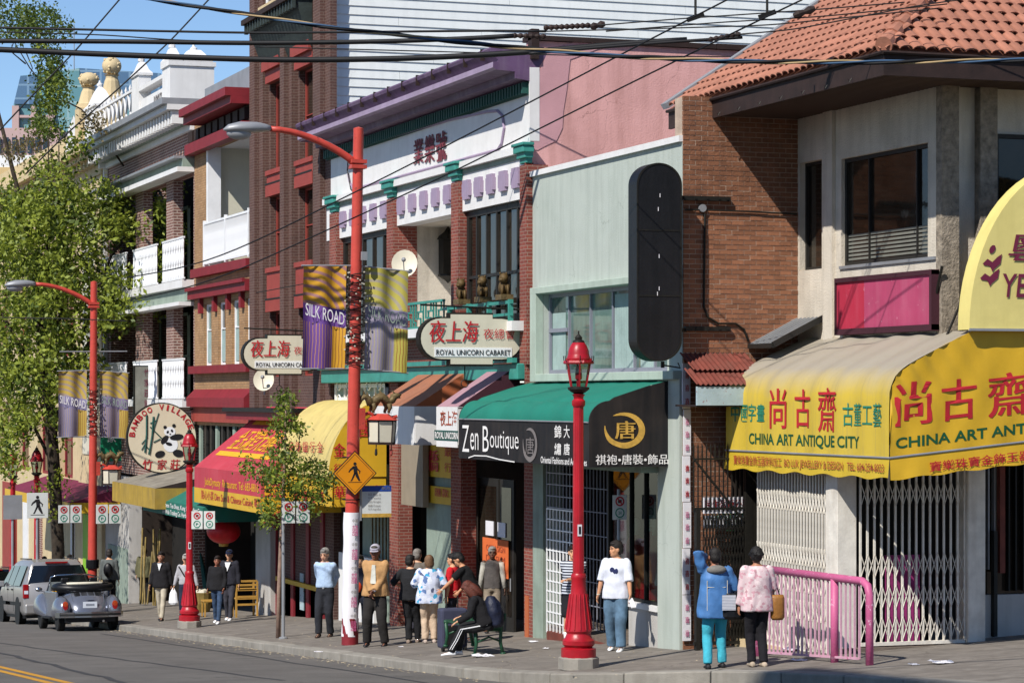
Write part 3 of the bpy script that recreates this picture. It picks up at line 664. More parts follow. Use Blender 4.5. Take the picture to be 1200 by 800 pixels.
m=MB(); tX(m,'寶樂珠寶金飾玉器來料加工  BO LUK JEWELLERY & DESIGN   TEL: 604-254-8023',XA-.036,860,1036,537,551,wt=.008,off=.008); m.build('lettering',M['lbrown'],aw)
def tF(m,s,pl,pr,pt,pb,slope=-.1,Y=YA1,**k):
    a=PY(pl,pb-slope*0+0,Y); x1=fx(pr,Y); h=a.z; zt_=zz(pt,a.x,Y); dz=tl*(x1-a.x)
    return text(m,s,(a.x,Y,h),(x1,Y,h+dz),(a.x,Y,zt_),**k)
m=MB(); tF(m,'尚',1050,1091,449,500,wt=.03,Y=YA1,proj=pg); tF(m,'古',1104,1143,446,494,wt=.03,Y=YA1,proj=pg); tF(m,'齋',1158,1208,439,490,wt=.02,Y=YA1,proj=pg); m.build('lettering',M['lred'],aw)
m=MB(); tF(m,'CHINA ART ANTIQUE CITY',1050,1296,513,528,wt=.022,Y=YA1,proj=pg); m.build('lettering',M['lgreen'],aw)
m=MB(); tF(m,'寶樂珠寶金飾玉器公司',1089,1236,541,553,wt=.01,Y=YA1-.042); m.build('lettering',M['lred'],aw)
MB().bar((XA+.1,YA1+.1,3.18),(XA+4,YA1+.1,3.5),.05).bar((XA+.1,YA1+.1,3.18),(XA+.1,YA0-.1,3.18),.05).bar((XA+.08,YA1+.1,3.18),(XB+.2,YC,3.3),.05).build('frame',M['steel'],aw)
# ---- second, domed pale yellow awning at the right edge
a2=wthing('domed_awning','domed pale yellow awning with plum leaf emblem at the frame edge','awning',(19,31,5))
Yd=31.3; YW=31.62; xl=fx(1136,Yd); zb_=zz(386,xl,Yd); xr=xl+3.5; 
pts=[(xl,zb_)]
for i in range(1,17):
    a=i/16*math.pi/2; pts.append((xl+(xr-xl)/2*(1-math.cos(a)), zb_+2.35*math.sin(a)))
pts+= [(xr-(x-xl),z) for x,z in pts[::-1][1:]]
MB().add([(x,Yd,z) for x,z in pts],[tuple(range(len(pts)))]).build('front_panel',M['paleyellow'],a2)
m=MB(); n=len(pts); m.add([(x,Yd,z) for x,z in pts]+[(x,YW,z) for x,z in pts],[(i,i+1,i+1+n,i+n) for i in range(n-1)]); m.build('top',M['paleyellow'],a2,smooth=True)
MB().bar((xl,Yd-.01,zb_),(xr,Yd-.01,zb_),.035).build('hem_rod',M['steel'],a2)
m=MB(); tY(m,'粵',Yd-.01,1182,1222,272,312,wt=.02,italic=.2); tY(m,'YEUNG',Yd-.01,1175,1262,321,349,wt=.012,italic=.15); m.build('lettering',M['maroonc'],a2)
m=MB()
def leafp(cx,cy,s):
    q=[(-12,2),(-6,-4),(0,0),(6,-6),(12,-10),(10,2),(3,8),(0,12),(-3,5),(-10,4)]
    vs=[PY(cx+a*s,cy+b*s,Yd-.012) for a,b in q]; m.add(vs,[tuple(range(len(q)))])
leafp(1163,307,.95); leafp(1160,324,.95)
m.add([PY(1163+3.5*math.cos(t)+1.5*math.sin(t),292-5*math.sin(t),Yd-.012) for t in [k*math.pi/6 for k in range(12)]],[tuple(range(12))]); m.build('emblem',M['maroonc'],a2)
MB().tube([PY(1132,340,YC-.1),PY(1110,392,YC-.4)],.02,6).tube([PY(1136,352,YC-.1),PY(1126,392,YC-.5)],.02,6).tube([PX(1104,312,XB-.06),PX(1096,350,XB-.06)],.02,6).build('stay',M['iron'],a2)
# ---- gates, post, walls of the ground floor
fg=wthing('folding_gate','white folding security gate facing the street behind pink railing','gate',(XG,35.5,GZ(XG,35.5)))
zt_=3.3; yp=33.3
zb_=GZ(XG,35.5)+.05
lattice(fg,'x',XG,36.15,yp+.42,zb_,zt_,.1,M['gatewhite'],rows=(.07,.2,.33,.46,.72,.9),w=.026)
bx(fg,'rail',M['gatewhite'],XG-.03,XG+.03,yp+.4,36.15,zb_-.04,zb_+.02)
bx(ab,'post',M['gatewhite'],XG-.06,XG+.25,yp+.02,yp+.4,GZ(XG,yp)-.1,zt_,bevel=.01)
g2=wthing('folding_gate','wide white diamond-lattice folding gate facing down the street','gate',(17.9,yp,GZ(17.9,yp)))
xg0,xg1=XG+.3,fx(1130,yp); zb_=GZ(18.2,yp)+.07
lattice(g2,'y',yp,xg0,xg1,zb_,zt_,.112,M['gatewhite'],rows=(.07,.23,.39,.75,.93),dia=.34,w=.028)
bx(g2,'rail',M['gatewhite'],xg0,xg1,yp-.03,yp+.03,zb_-.04,zb_+.01)
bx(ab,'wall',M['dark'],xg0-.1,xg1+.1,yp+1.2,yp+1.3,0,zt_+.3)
M['magenta']=mat('magenta_paint','#8f2a68',.7,.2,3); bx(ab,'kick_panel',M['magenta'],xg0+.55,xg1-.6,yp+.25,yp+.3,zb_-.1,zb_+1.25)
bx(ab,'column',M['gatewhite'],xg1+.02,fx(1152,yp),yp-.08,yp+.3,GZ(19.5,yp)-.1,zt_+.3,bevel=.02)
# recessed shopfront on far right
Yr=33.75; xa=fx(1152,Yr)
bx(ab,'wall',M['concretewall'],xa-.02,xa+3,Yr,Yr+.2,GZ(20,Yr)-.2,zz(697,xa,Yr))
bx(ab,'shopfront',M['glassbrown'],xa-.02,xa+3,Yr+.1,Yr+.15,zz(697,xa,Yr)+.003,zt_+.6)
for px_ in (1152,1158,1165,1182,1190,1199): bx(ab,'mullion',M['steel'] if px_ in(1158,1165) else M['iron'],fx(px_,Yr),fx(px_,Yr)+.025,Yr+.0,Yr+.09,zz(667 if px_<1170 else 693,xa,Yr),zt_+.5)
bx(ab,'post',M['rustred'],fx(1168,Yr),fx(1174,Yr),Yr-.1,Yr-.005,zz(671,xa,Yr),zt_+.5)
bx(ab,'post',M['iron'],fx(1161,Yr),fx(1165,Yr),Yr-.1,Yr-.006,GZ(20,Yr),2.0)
bx(ab,'threshold',M['granite'],XG-.05,xg1+.2,yp-.1,yp+.2,GZ(XG,yp)-.3,GZ(18,yp)+.02)
bx(ab,'threshold',M['creamstone'],XG-.06,XG+.2,yp+.03,YB-.3,GZ(XG,YB)-.4,GZ(XG,36)+.08)
# ---- pink railing
pr=wthing('pink_railing','bright pink tube railing with peeling pickets along the sidewalk edge','railing',(16,33,GZ(16,33)))
A=PX(1019,765,16.0); xq=16.0; ya=A.y; za=PX(1015,681,xq).z; zbL=PX(903,667,xq); 
def rail(y): return za+(zbL.z-za)*(y-ya)/(zbL.y-ya)
yl=zbL.y+.4
def gz_(y): return GZ(xq,y)
m=MB(); m.tube([(xq,ya,gz_(ya)),(xq,ya,za-.18),(xq,ya+.05,za-.06),(xq,ya+.2,rail(ya+.2)),(xq,yl,rail(yl))],.055,10); m.build('top_rail',M['pinkrail'],pr,smooth=True)
yp2=fy(978,xq); MB().tube([(xq,yp2,gz_(yp2)-.05),(xq,yp2,rail(yp2)-.02)],.058,10).build('post',M['pinkrail'],pr,smooth=True)
MB().tube([(xq,yl,gz_(yl)-.05),(xq,yl,rail(yl)-.02)],.058,10).build('post',M['pinkrail'],pr,smooth=True)
bx(pr,'footing',M['creamstone'],xq-.1,xq+.14,ya+.25,yl+.1,GZ(xq,yl)-.4,GZ(xq,yl)+.02) if 0 else None
m=MB(); m.bar((xq,ya+.3,gz_(ya)+.06),(xq,yl,gz_(yl)+.06),.05,.03).build('bottom_rail',M['pinkwhite'],pr)
pk=[]; y=ya+.3; me=MB().box(-.012,.012,-.011,.011,0,1.0).mesh('picket',M['pinkwhite'])
while y<yl-.05:
    if abs(y-yp2)>.1:
        o=link('picket',me,pr); h=rail(y)-gz_(y)-.1; o.location=Vector((xq+random.uniform(-.004,.004),y,gz_(y)+.07))-Vector(pr.location); o.scale=(1,1,h)
    y+=.135
# ================= GREEN SHOP (Zen) =================
zn=wthing('boutique_building','pale green stucco shop building with wide upstairs window and black shopfront','building',(F,40,GZ(F,40)))
Y1z=fy(622); Y0z=YB; zt_=fz(185,720)
hw=(fy(782),fy(637),fz(437,680),fz(340,680)); fl=fz(447,680)
m=MB(); wallh(m,'x',F,F+.35,Y0z+.36,Y1z-.02,4.2,zt_,[(hw[0]-.05,hw[1],hw[2],hw[3])]) if False else wallh(m,'x',F,F+.35,Y0z+.01,Y1z-.02,4.2,zt_,[(hw[0],hw[1],hw[2],hw[3])])
m.build('wall',M['mintwall'],zn)
bx(zn,'coping',M['white'],F-.06,F+.5,Y0z+.005,Y1z-.015,zt_+.002,zt_+.1)
bx(zn,'roof',M['granite'],F+.36,F+9,Y0z+.36,Y1z-.03,zt_-.4,zt_-.3)
m=MB(); ty=hw[1]+.3
m.box(F-.16,F-.002,Y0z+.02,ty,hw[3]+.002,hw[3]+.12).box(F-.16,F-.003,Y0z+.02,ty,hw[2]-.14,hw[2]-.002).box(F-.159,F-.002,hw[1]+.002,ty-.002,hw[2]-.139,hw[3]+.119); m.build('window_surround',M['minttrim'],zn,bevel=.01)
us=[hw[0]]+[fy(p) for p in (760,736,711,685,660)]+[hw[1]]
wd=window(zn,'x',F+.1,hw[0],hw[1],hw[2],hw[3],6,1,M['alum'],M['glassgreen'],.07,us=us)
bx(wd,'transom',M['alum'],F+.09,F+.17,us[5]+.04,hw[1]-.02,fz(389,650),fz(389,650)+.07)
# pale curtains behind the panes are seen as strips; give some panes a curtain
M['curtain']=mat('sheer_curtain','#93a7a3',.9,.1,3,.3,12)
for a,b in ((735,712),(760,742),(655,640)):
    m=MB(); y0,y1=fy(a),fy(b); n=16
    m.add([(F+.132+.004*(i%2),y0+(y1-y0)*i/n,z) for i in range(n+1) for z in (hw[2]+.06,hw[3]-(.12 if a!=655 else .35))],[(2*i,2*i+2,2*i+3,2*i+1) for i in range(n)]); m.build('curtain',M['curtain'],wd)
# ground floor
fzn=-.55
ys1,ys2=fy(640),fy(712)
bx(zn,'pilaster',M['greengrey'],F-.06,F+.3,fy(640),fy(628),-1,4.2)
bx(zn,'pilaster',M['mintwall'],F-.05,F+.3,Y0z+.01,fy(774),-1,4.3)
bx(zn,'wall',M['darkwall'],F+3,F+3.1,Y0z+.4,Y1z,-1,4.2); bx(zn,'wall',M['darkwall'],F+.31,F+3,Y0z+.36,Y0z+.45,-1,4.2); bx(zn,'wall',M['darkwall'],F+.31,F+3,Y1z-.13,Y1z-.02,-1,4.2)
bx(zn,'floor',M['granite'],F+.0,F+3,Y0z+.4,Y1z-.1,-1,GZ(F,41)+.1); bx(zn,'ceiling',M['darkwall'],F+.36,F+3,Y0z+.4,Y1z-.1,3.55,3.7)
zs_=fz(712,750,F); yw0,yw1=fy(774),fy(712)
m=MB(); a,b=yw0+.005,fy(738); m.box(F-.02,F+.25,a,b,-1.,zs_); m.build('stall_riser',M['concretewall'],zn); bx(zn,'sill',M['white'],F-.08,F+.26,a,b+.02,zs_+.002,zs_+.09)
bx(zn,'display_floor',M['darkwall'],F+.26,F+2,a,b,zs_-.1,zs_)
sw=window(zn,'x',F-.0,yw0+.01,yw1,zs_+.095,3.3,3,1,M['iron'],M['clear'],.05,us=[yw0+.01,fy(755),fy(738),yw1])
bx(zn,'fascia',M['darkwall'],F-.01,F+.2,Y0z+.02,Y1z-.05,3.31,4.19)
# awning box light under valance
bx(zn,'transom_board',M['greengrey'],F-.35,F-.05,fy(775),fy(700),2.78,2.98)
# white security gate (street-parallel) and folded one
sg=wthing('security_gate','white barred security gate standing open at the boutique doorway','gate',(F-.08,43,GZ(F,43)))
ya,yb_=fy(672,F-.08),fy(641,F-.08); zg0=GZ(F,43)+.12
m=MB()
def bars(parent,P,u0,u1,z0,z1,nu,nz,mat_,name='bar',w=.02):
    me=MB().box(-w/2,w/2,-w/2,w/2,0,z1-z0).mesh(name,mat_)
    for i in range(nu+1):
        o=link(name,me,parent); o.location=Vector(P(u0+(u1-u0)*i/nu,z0))-Vector(parent.location)
    for j in range(nz+1):
        z=z0+(z1-z0)*j/nz; MB().bar(P(u0,z),P(u1,z),w*.9).build('crossbar',mat_,parent)
bars(sg,lambda u,z:(F-.08,u,z),ya,yb_,zg0,2.0,8,12,M['whiteclean'],w=.025)
bars(sg,lambda u,z:(F-.08,u,z),ya,yb_,2.03,2.85,8,4,M['alum'],w=.02)
s2=wthing('security_gate','dark barred gate in the shaded boutique doorway behind the red lamp','gate',(F+.5,42,GZ(F,41)))
bars(s2,lambda u,z:(F+.45,u,z),fy(712,F+.45),fy(676,F+.45),zg0+.1,2.8,9,7,M['alum'],w=.02)
bx(zn,'door_step',M['rustred'],F-.15,F+.5,fy(720),fy(650),-1,GZ(F,42)+.09)
# mannequins and red coats in the shop window
def garment(name,label,px,x,zb,h,colm,skirt=.27,arm=None):
    y=fy(px,x); t=wthing(name,label,'mannequin',(x,y,zb))
    m=MB(); m.lathe([(skirt,.0),(skirt*.95,.1),(skirt*.72,h*.45),(skirt*.62,h*.62),(skirt*.78,h*.85),(skirt*.5,h*.96),(.06,h)],(x,y,zb),14,sx=1,sy=.8); m.build('dress',colm,t,smooth=True)
    m=MB(); m.ball((x,y,zb+h+.16),(.085,.1,.12)); m.tube([(x,y,zb+h-.02),(x,y,zb+h+.1)],.045,8); 
    if arm: m.tube([(x,y-.15,zb+h-.06),(x-.05,y-.3,zb+h+.2),(x-.05,y-.32,zb+h+.5)],[.04,.035,.02],8)
    m.build('figure',M['cream'],t,smooth=True)
    m=MB(); 
    for s in (-1,1): m.tube([(x,y+s*.16,zb+h-.08),(x-.05,y+s*.26,zb+h*.62),(x-.1,y+s*.24,zb+h*.35)],[.07,.06,.045],8)
    m.build('sleeve',colm,t,smooth=True); return t
M['redsilk']=mat('red_silk','#cf1a26',.45,.15,5,.2,15)
zdf=zs_+.01
garment('mannequin','mannequin in long red coat, left of the two in boutique window',745,F+.25,zdf,1.15,M['redsilk'],.24)
garment('mannequin','mannequin in dark red gown with raised arm in boutique window',763,F+.4,zdf+.02,1.2,M['redsilk'],.22,arm=1)
garment('mannequin','small mannequin in pale patterned dress by the window corner',783,F+.5,zdf,.95,M['paper'],.2)
gd=MB(); 
for i in range(14):
    y=yw0+.3+random.random()*1.3; gd.ball((F+.25+random.random()*.3,y,zdf+.04),(.05,.06,.05),8,6)
tag(gd.build('trinkets',M['gold'],smooth=True),'row of small gilt trinkets on the boutique window ledge','display goods')
# ---- green/black awning
XZ=14.6; ay0,ay1=37.7,44.2
za=wthing('boutique_awning','green canvas awning with black front and gold crescent emblem','awning',(XZ,41,3))
def prof():
    p=[(F,4.27),(15.6,4.17),(15.03,3.99)]
    for i in range(9):
        a=math.pi/2*i/8; p.append((14.95-.35*math.sin(a),3.6+.34*math.cos(a)))
    return p
pz=prof()
def ztp(u,v):
    x,z=lerp(pz,v); y=ay0+(ay1-ay0)*u; s=abs(math.sin(u*math.pi*5)); return (x+.018*s*min(1,4*v*(1-v)),y,z-.03*s*min(1,4*v*(1-v))+.004*math.sin(u*60+v*9))
m=grid(ztp,60,22); m.build('top',M['canvgreen'],za,smooth=True)
zv1,zv0=3.6,2.89
bx(za,'front_panel',M['canvblack'],XZ-.0,XZ+.03,ay0+.002,ay1,zv0,zv1-.002)
m=MB(); pe=pz+[(XZ,zv0),(F,zv0)]
m.prism([(x,ay0,z) for x,z in pe],(0,-.03,0)); m.build('end_panel',M['canvblack'],za)
m=MB(); m.prism([(x,ay1,z) for x,z in pe],(0,.03,0)); m.build('end_panel',M['canvblack'],za)
MB().tube([(XZ-.012,ay0,zv1),(XZ-.012,ay1,zv1)],.014,6).build('piping',M['steel'],za)
m=MB(); X_=XZ-.005
tX(m,'Z',X_,542,550,498,529,wt=-.006); tX(m,'en',X_,551.5,561,507,527,wt=-.004); tX(m,'B',X_,566,573,499,529,wt=-.004); tX(m,'outique',X_,574.5,608,505,532,wt=-.006)
# swoosh under the name
sw_=[(549,536),(556,533.5),(570,534),(585,538),(603,541)]; L_=[PX(a,b,X_-.01) for a,b in sw_]
for i in range(4): m.quad(L_[i]-Vector((0,0,.01)),L_[i+1]-Vector((0,0,.01)),L_[i+1]+Vector((0,0,.01)),L_[i]+Vector((0,0,.01)))
tX(m,'大',X_,661,668,498,513,wt=.02); tX(m,'錦',X_,650,658,498,513,wt=.01); tX(m,'唐',X_,661,668,519,533,wt=.01); tX(m,'繡',X_,650,658,519,533,wt=.01)
tX(m,'Oriental Fashions and Accessories',X_,634,688,536,544,wt=.01); m.build('lettering',M['lwhite'],za)
def crescent(P,cx,cy,rx,ry,a0,a1,wmax,n=28):
    m=MB(); o=[]; i_=[]
    for k in range(n+1):
        t=k/n; a=a0+(a1-a0)*t; wd=wmax*math.sin(math.pi*min(1,t*1.02))**.6+.02; jag=1+.015*math.sin(k*5)*(1 if t>.5 else 0)
        o.append(P(cx+rx*math.cos(a)*jag,cy+ry*math.sin(a)*jag)); i_.append(P(cx+rx*(1-wd)*math.cos(a)+rx*.08*wd,cy+ry*(1-wd)*math.sin(a)))
    m.add(o+i_,[(k,k+1,n+2+k,n+1+k) for k in range(n)]); return m
crescent(lambda a,b:PX(a,b,X_-.006),621,521,8.5,20,R(-120),R(200),.3).build('emblem',M['lgrey'],za)
m=MB(); tX(m,'唐',X_,616,626,512,532,wt=.0); m.build('lettering',M['lgrey'],za)
Ye=ay0-.036
crescent(lambda a,b:PY(a,b,Ye),732,504,24,21,R(-125),R(195),.33).build('emblem',M['gold'],za)
m=MB(); tY(m,'唐',Ye,721,744,493,514,wt=.03); m.build('lettering',M['gold'],za)
m=MB(); tY(m,'祺袍•唐裝•飾品',Ye,698,783,532,544,wt=.012); m.build('lettering',M['lwhite'],za)
q=PY(785,546,Ye); MB().box(q.x,q.x+.08,Ye-.003,Ye,q.z,q.z+.05).build('maker_label',M['paper'],za)
# green pole with paper strips at the party line
pz_=wthing('poster_strip','tall narrow strip of white posters pasted down the wall between boutique and brick','poster',(F-.1,YB-.1,GZ(F,YB)))
x_a,x_b=fx(800,YB-.06),fx(809,YB-.06); z=zz(750,x_a,YB); k=0
while z<zz(428,x_a,YB):
    bx(pz_,'sheet',M['paper'],x_a+random.uniform(-.012,.012),x_b+random.uniform(-.012,.012),YB-.075-.004*(k%2),YB-.055,z,z+.72); 
    mm=MB(); 
    for t in (.1,.4,.68): text(mm,'喜',(x_a+.03,YB-.083,z+t*.7),(x_b-.03,YB-.083,z+t*.7),(x_a+.03,YB-.083,z+t*.7+.1),wt=.02)
    mm.build('print',M['lred'] if k%2 else M['pinkrail'],pz_); z+=.73; k+=1
# ================= CABARET BUILDING =================
cb=wthing('cabaret_building','white fronted two storey building with lilac cornice, teal trim and red brick piers','building',(F,51,GZ(F,51)))
C0,C1=Y1z,58.3; ZT=9.79; ZFB=fz(236,600); ZCT=8.5
z_win0=5.45
colx=F-.12
cols=[(fy(a,colx),fy(b,colx)) for a,b in ((617,609),(537,528.5),(460.5,453),(393.5,386))]
# upper wall
m=MB(); m.box(F,F+.4,C0+.02,C1,ZCT-.1,ZT+.35); m.build('wall',M['white'],cb)
bx(cb,'ledge',M['white'],F-.14,F-.002,C0+.02,C1,ZCT-.0,ZCT+.14); bx(cb,'frieze',M['white'],F-.03,F+.35,C0+.02,C1,ZFB,ZCT-.101)
bx(cb,'frieze_board',M['greengrey'],F-.05,F-.001,C0+.02,C1,ZCT-.1-.0,ZCT-.002)
bl=MB().box(-.07,0,-.17,.17,-.19,.19).box(-.069,-.0,-.21,.21,-.12,.12).mesh('frieze_block',M['lilac'])
for (a,b),n in (((cols[0][1],cols[1][0]),5),((cols[1][1],cols[2][0]),5),((cols[2][1],cols[3][0]),5)):
    for i in range(n):
        y=a+(b-a)*(i+.5)/n; o=link('frieze_block',bl,cb); o.location=Vector((F-.031,y,(8.27+7.83)/2+.02))-Vector(cb.location)
for a,b in cols:
    bx(cb,'pier',M['redbrick'],colx,F+.3,a,b,4.6,8.26)
    m=MB()
    for k,(e,zq) in enumerate(((.0,8.29),(.05,8.38),(.1,8.48))): m.box(colx-e,F-.003+k*.001,a-e,b+e,zq,zq+.1+.02)
    m.box(colx-.13,F-.01,a-.13,b+.13,8.602,8.66); m.build('capital',M['teal'],cb,bevel=.015)
# windows of left and right bays
for a,b,nu in ((cols[0][1],cols[1][0],6),(cols[2][1],cols[3][0],5)):
    window(cb,'x',F+.05,a+.02,b-.02,z_win0,ZFB-.01,nu,2,M['darkframe'],M['glassbrown'],.12,zs=[z_win0,6.35,ZFB-.01])
# middle bay: recessed balcony
a,b=cols[1][1],cols[2][0]
bx(cb,'wall',M['redbrick'],F+.3,F+.42,b+.0,b+.25,5.3,ZFB); bx(cb,'wall',M['stucco'],F+.42,F+2.0,b+.01,b+.26,5.3,ZFB+.0)
bx(cb,'wall',M['stucco'],F+2.0,F+2.1,a-.2,b+.25,5.3,ZFB); bx(cb,'wall',M['redbrick'],F+.3,F+2,a-.2,a-.02,5.3,ZFB); bx(cb,'ceiling',M['stucco'],F+.36,F+2,a,b,ZFB,ZFB+.08)
lt=wthing('wall_lantern','dark hanging lantern on cream wall of the recessed balcony','lantern',(F+.9,b-.2,6.6)); q=PY(525,305,b-.18)
m=MB().box(q.x-.16,q.x+.16,b-.35,b-.02,q.z-.3+.0,q.z+.45).lathe([(.24,.45),(.2,.52),(.08,.62),(.0,.75)],(q.x,b-.18,q.z),8).lathe([(.0,-.5),(.08,-.42),(.22,-.34),(.22,-.3)],(q.x,b-.18,q.z),8); m.build('lantern_body',M['iron'],lt)
# balcony floor, teal beam and rail
bx(cb,'balcony_floor',M['white'],F-.35,F+2,C0+.05,C1-.1,5.22,5.4)
bx(cb,'teal_beam',M['teal'],F-.25,F-.01,C0+.05,C1-.3,4.32,4.62,bevel=.02); bx(cb,'teal_beam',M['teal'],F-.34,F-.251,C0+.05,C1-.3,4.63,4.72)
bx(cb,'wall',M['redbrick'],F+.02,F+.3,C0+.02,C1,4.3,5.21)
def fret(parent,X,y0,y1,z0,z1,matl,pitch):
    bx(parent,'handrail',matl,X-.03,X+.03,y0,y1,z1-.05,z1); bx(parent,'bottom_rail',matl,X-.025,X+.025,y0,y1,z0,z0+.04)
    n=max(1,int((y1-y0)/pitch)); p=(y1-y0)/n
    for i in range(n):
        a=y0+i*p; b=a+p; h=z1-z0-.09; c=z0+.04; m=MB()
        for u0,v0,u1,v1 in ((0,0,0,1),(.25,0,.25,.35),(.25,.35,.75,.35),(.75,.35,.75,1),(.25,.65,.25,1),(0,.65,.55,.65),(.5,.35,.5,.65),(.75,.0,.75,.2),(.75,.2,1,.2)):
            A=(X,a+u0*p,c+v0*h); B=(X,a+u1*p,c+v1*h)
            if A!=B: m.bar(A,B,.03,.035)
        m.build('fret_panel',matl,parent)
fret(cb,F-.3,cols[1][1]-.1,cols[2][0],5.4,5.95,M['teal'],.6)
bx(cb,'handrail',M['teal'],F-.33,F-.27,cols[0][0]+.3,cols[1][1]-.1,5.72,5.78); bx(cb,'handrail',M['teal'],F-.33,F-.27,cols[0][0]+.3,cols[1][1]-.1,5.5,5.55)
for y in np.linspace(cols[0][1],cols[1][0],4): bx(cb,'rail_post',M['teal'],F-.34,F-.26,y-.04,y+.04,5.4,5.8)
# three gilt lions on the rail
for i,px_ in enumerate((541,566,591)):
    y=fy(px_,F-.3); t=wthing('lion_figure',['gilt guardian lion on teal balcony rail, nearest the brick pier','gilt guardian lion on teal balcony rail, middle of three','gilt guardian lion on teal balcony rail, closest to the pink wall'][i],'figurine',(F-.3,y,5.8),group='gilt lions on balcony rail')
    MB().box(F-.42,F-.18,y-.17,y+.17,5.8,5.9).build('plinth',M['bronze'],t)
    m=MB(); m.ball((F-.3,y+.04,6.03),(.1,.13,.14)); m.ball((F-.33,y-.05,6.2),(.09,.1,.1)); m.ball((F-.38,y-.06,6.17),(.05,.06,.045)); m.tube([(F-.36,y-.08,6.08),(F-.38,y-.1,5.9)],.03,6); m.tube([(F-.26,y-.08,6.08),(F-.26,y-.1,5.9)],.03,6); m.tube([(F-.3,y+.14,6.0),(F-.3,y+.18,6.15),(F-.3,y+.12,6.22)],.03,6)
    for s in (-1,1): m.ball((F-.33+s*.06,y-.03,6.29),.025,6,5)
    m.build('lion',mat('gilt%d'%i,'#5a4726',.6,.3,14,.4,40,metal=.2),t,smooth=True)
# cornice profile swept along the street, returning at the near corner
cp_=[(F-.02,9.80),(F-.3,9.84),(F-.32,9.96),(15.32,9.98),(15.26,10.02),(15.26,10.12),(15.36,10.13),(15.36,10.16),(15.30,10.22),(15.22,10.30),(15.20,10.36),(15.24,10.4),(F+.4,10.42)]
m=MB(); n=len(cp_); yc0=C0-.02
vs=[(x,C1-.02,z) for x,z in cp_]+[(x,yc0,z) for x,z in cp_]
m.add(vs,[(i,i+1,i+1+n,i+n) for i in range(n-1)]+[tuple(range(n)),tuple(range(2*n-1,n-1,-1))]); m.cur=0
cor=m.build('cornice',[M['lilacdark'],M['lilac']],cb,fix=True)
for p in cor.data.polygons[:n-1]:
    z=cor.matrix_world.translation.z; c=[cor.data.vertices[i].co for i in p.vertices]; h=sum(v.z for v in c)/len(c)+cb.location.z
    if 9.98<h<10.14: p.material_index=1
dn=MB().box(-.1,0,-.04,.04,-.1,.1).mesh('dentil',M['tealdark']); y=C0+.1
bx(cb,'dentil_band',M['tealdark'],F-.04,F-.001,C0+.02,C1,9.56,9.79)
while y<C1-.1:
    o=link('dentil',dn,cb); o.location=Vector((F-.041,y,9.68))-Vector(cb.location); y+=.155
seam=[(F-.02,y) for y in np.arange(C0+.5,C1,1.0)]
for _,y in seam: bx(cb,'cornice_joint',M['fascia'],15.19,15.27,y-.01,y+.01,10.2,10.41)
# plum outline and painted characters on the white wall
def outl(pts,X,r,mt,nm): MB().tube([PX(a,b,X) for a,b in pts],r,5).build(nm,mt,cb)
outl([(583,130),(589,136),(591,150),(588,168),(583,176),(560,182),(520,193),(432,217),(415,222),(410,214),(408,204)],F-.02,.03,M['lilac'],'panel_moulding')
outl([(583,130),(570,131),(525,141),(470,158),(416,174),(412,180)],F-.02,.03,M['lilac'],'panel_moulding')
m=MB(); tX(m,'業',F-.02,485,496,163,192,wt=.05); tX(m,'樂',F-.02,498,509,158,191,wt=.05); tX(m,'號',F-.02,511,523,154,189,wt=.05)
m.build('painted_characters',mat('dripping_maroon_paint','#74303c',.8,.2,8),cb)
outl([(409,168),(407,200),(411,222),(414,225)],F-.05,.015,M['iron'],'cable')
# side wall above the green shop and its coping
bx(cb,'wall',M['pinkwall'],F+.02,F+13,C0-.012,C0+.3,zt_-.4,10.55-.01)
m=MB(); xa,xb=F-.02,F+13
for i in range(7):
    a=xa+(xb-xa)*i/7; b=xa+(xb-xa)*(i+1)/7; m.box(a,b-.01,C0-.08,C0+.4,10.55,10.63+random.uniform(0,.02))
m.build('coping',M['fascia'],cb); bx(cb,'corner_trim',M['white'],F-.03,F+.16,C0-.03,C0+.019,8.7,10.05)
bx(cb,'chimney_stub',M['fascia'],F-.02,F+.13,C0-.1,C0+.1,10.2,10.75)
bx(cb,'pier_side',M['redbrick'],F-.119,F+.04,C0-.03,C0+.0,4.2,8.3)
M['plaster']=mat('patched_pink_plaster','#c2949a',.93,.06,2,.3,40); pl=[(632,85),(642,60),(680,47),(760,50),(700,58),(668,70),(664,105),(660,130),(659,150),(652,165),(637,172),(630,176),(625,176),(626,120)]
MB().prism([PY(a,b,C0-.013) for a,b in pl],(0,-.012,0)).build('plaster_patch',M['plaster'],cb)
# ornamental lower windows left bay + doors
a,b=fy(452),fy(393)
window(cb,'x',F-.02,a,b,zz(470,F,55),4.3,5,1,M['white'],M['greengrey'],.09)
m=MB(); zc=(zz(470,F,55)+4.3)/2
for i in range(5):
    y=a+(b-a)*(i+.5)/5
    for s in (-.18,.18): m.tube([(F-.03,y+.16*math.cos(t),zc+s+.13*math.sin(t)) for t in [k*math.pi/5 for k in range(11)]],.014,4)
m.build('window_grille',M['whiteclean'],cb)
# ground floor brick piers and recessed shopfronts
GP=[(458,482),(530,558),(616,628)]
for a,b in GP: bx(cb,'pier',M['redbrick'],F-.03,F+.29,fy(a+ (b-a)*.42 if b<600 else b),fy(a),-2.4,4.3)
bx(cb,'pier',M['redbrick'],F-.02,F+.5,C0+.02,fy(619),-2.4,4.3)
bx(cb,'pier_base',M['orange'],F-.05,F+.52,C0+.015,fy(618),-2.4,GZ(F,C0)+.75)
bx(cb,'wall',M['darkwall'],F+2.2,F+2.3,C0,C1,-2.4,4.3); bx(cb,'wall',M['darkwall'],F+.3,F+2.2,C1-.3,C1-.01,-2.4,4.3); bx(cb,'wall',M['darkwall'],F+.5,F+2.2,C0+.02,C0+.1,-2.4,4.3)
bx(cb,'floor',M['granite'],F-.01,F+2.2,C0,C1,-2.8,GZ(F,50)-.25) if False else None
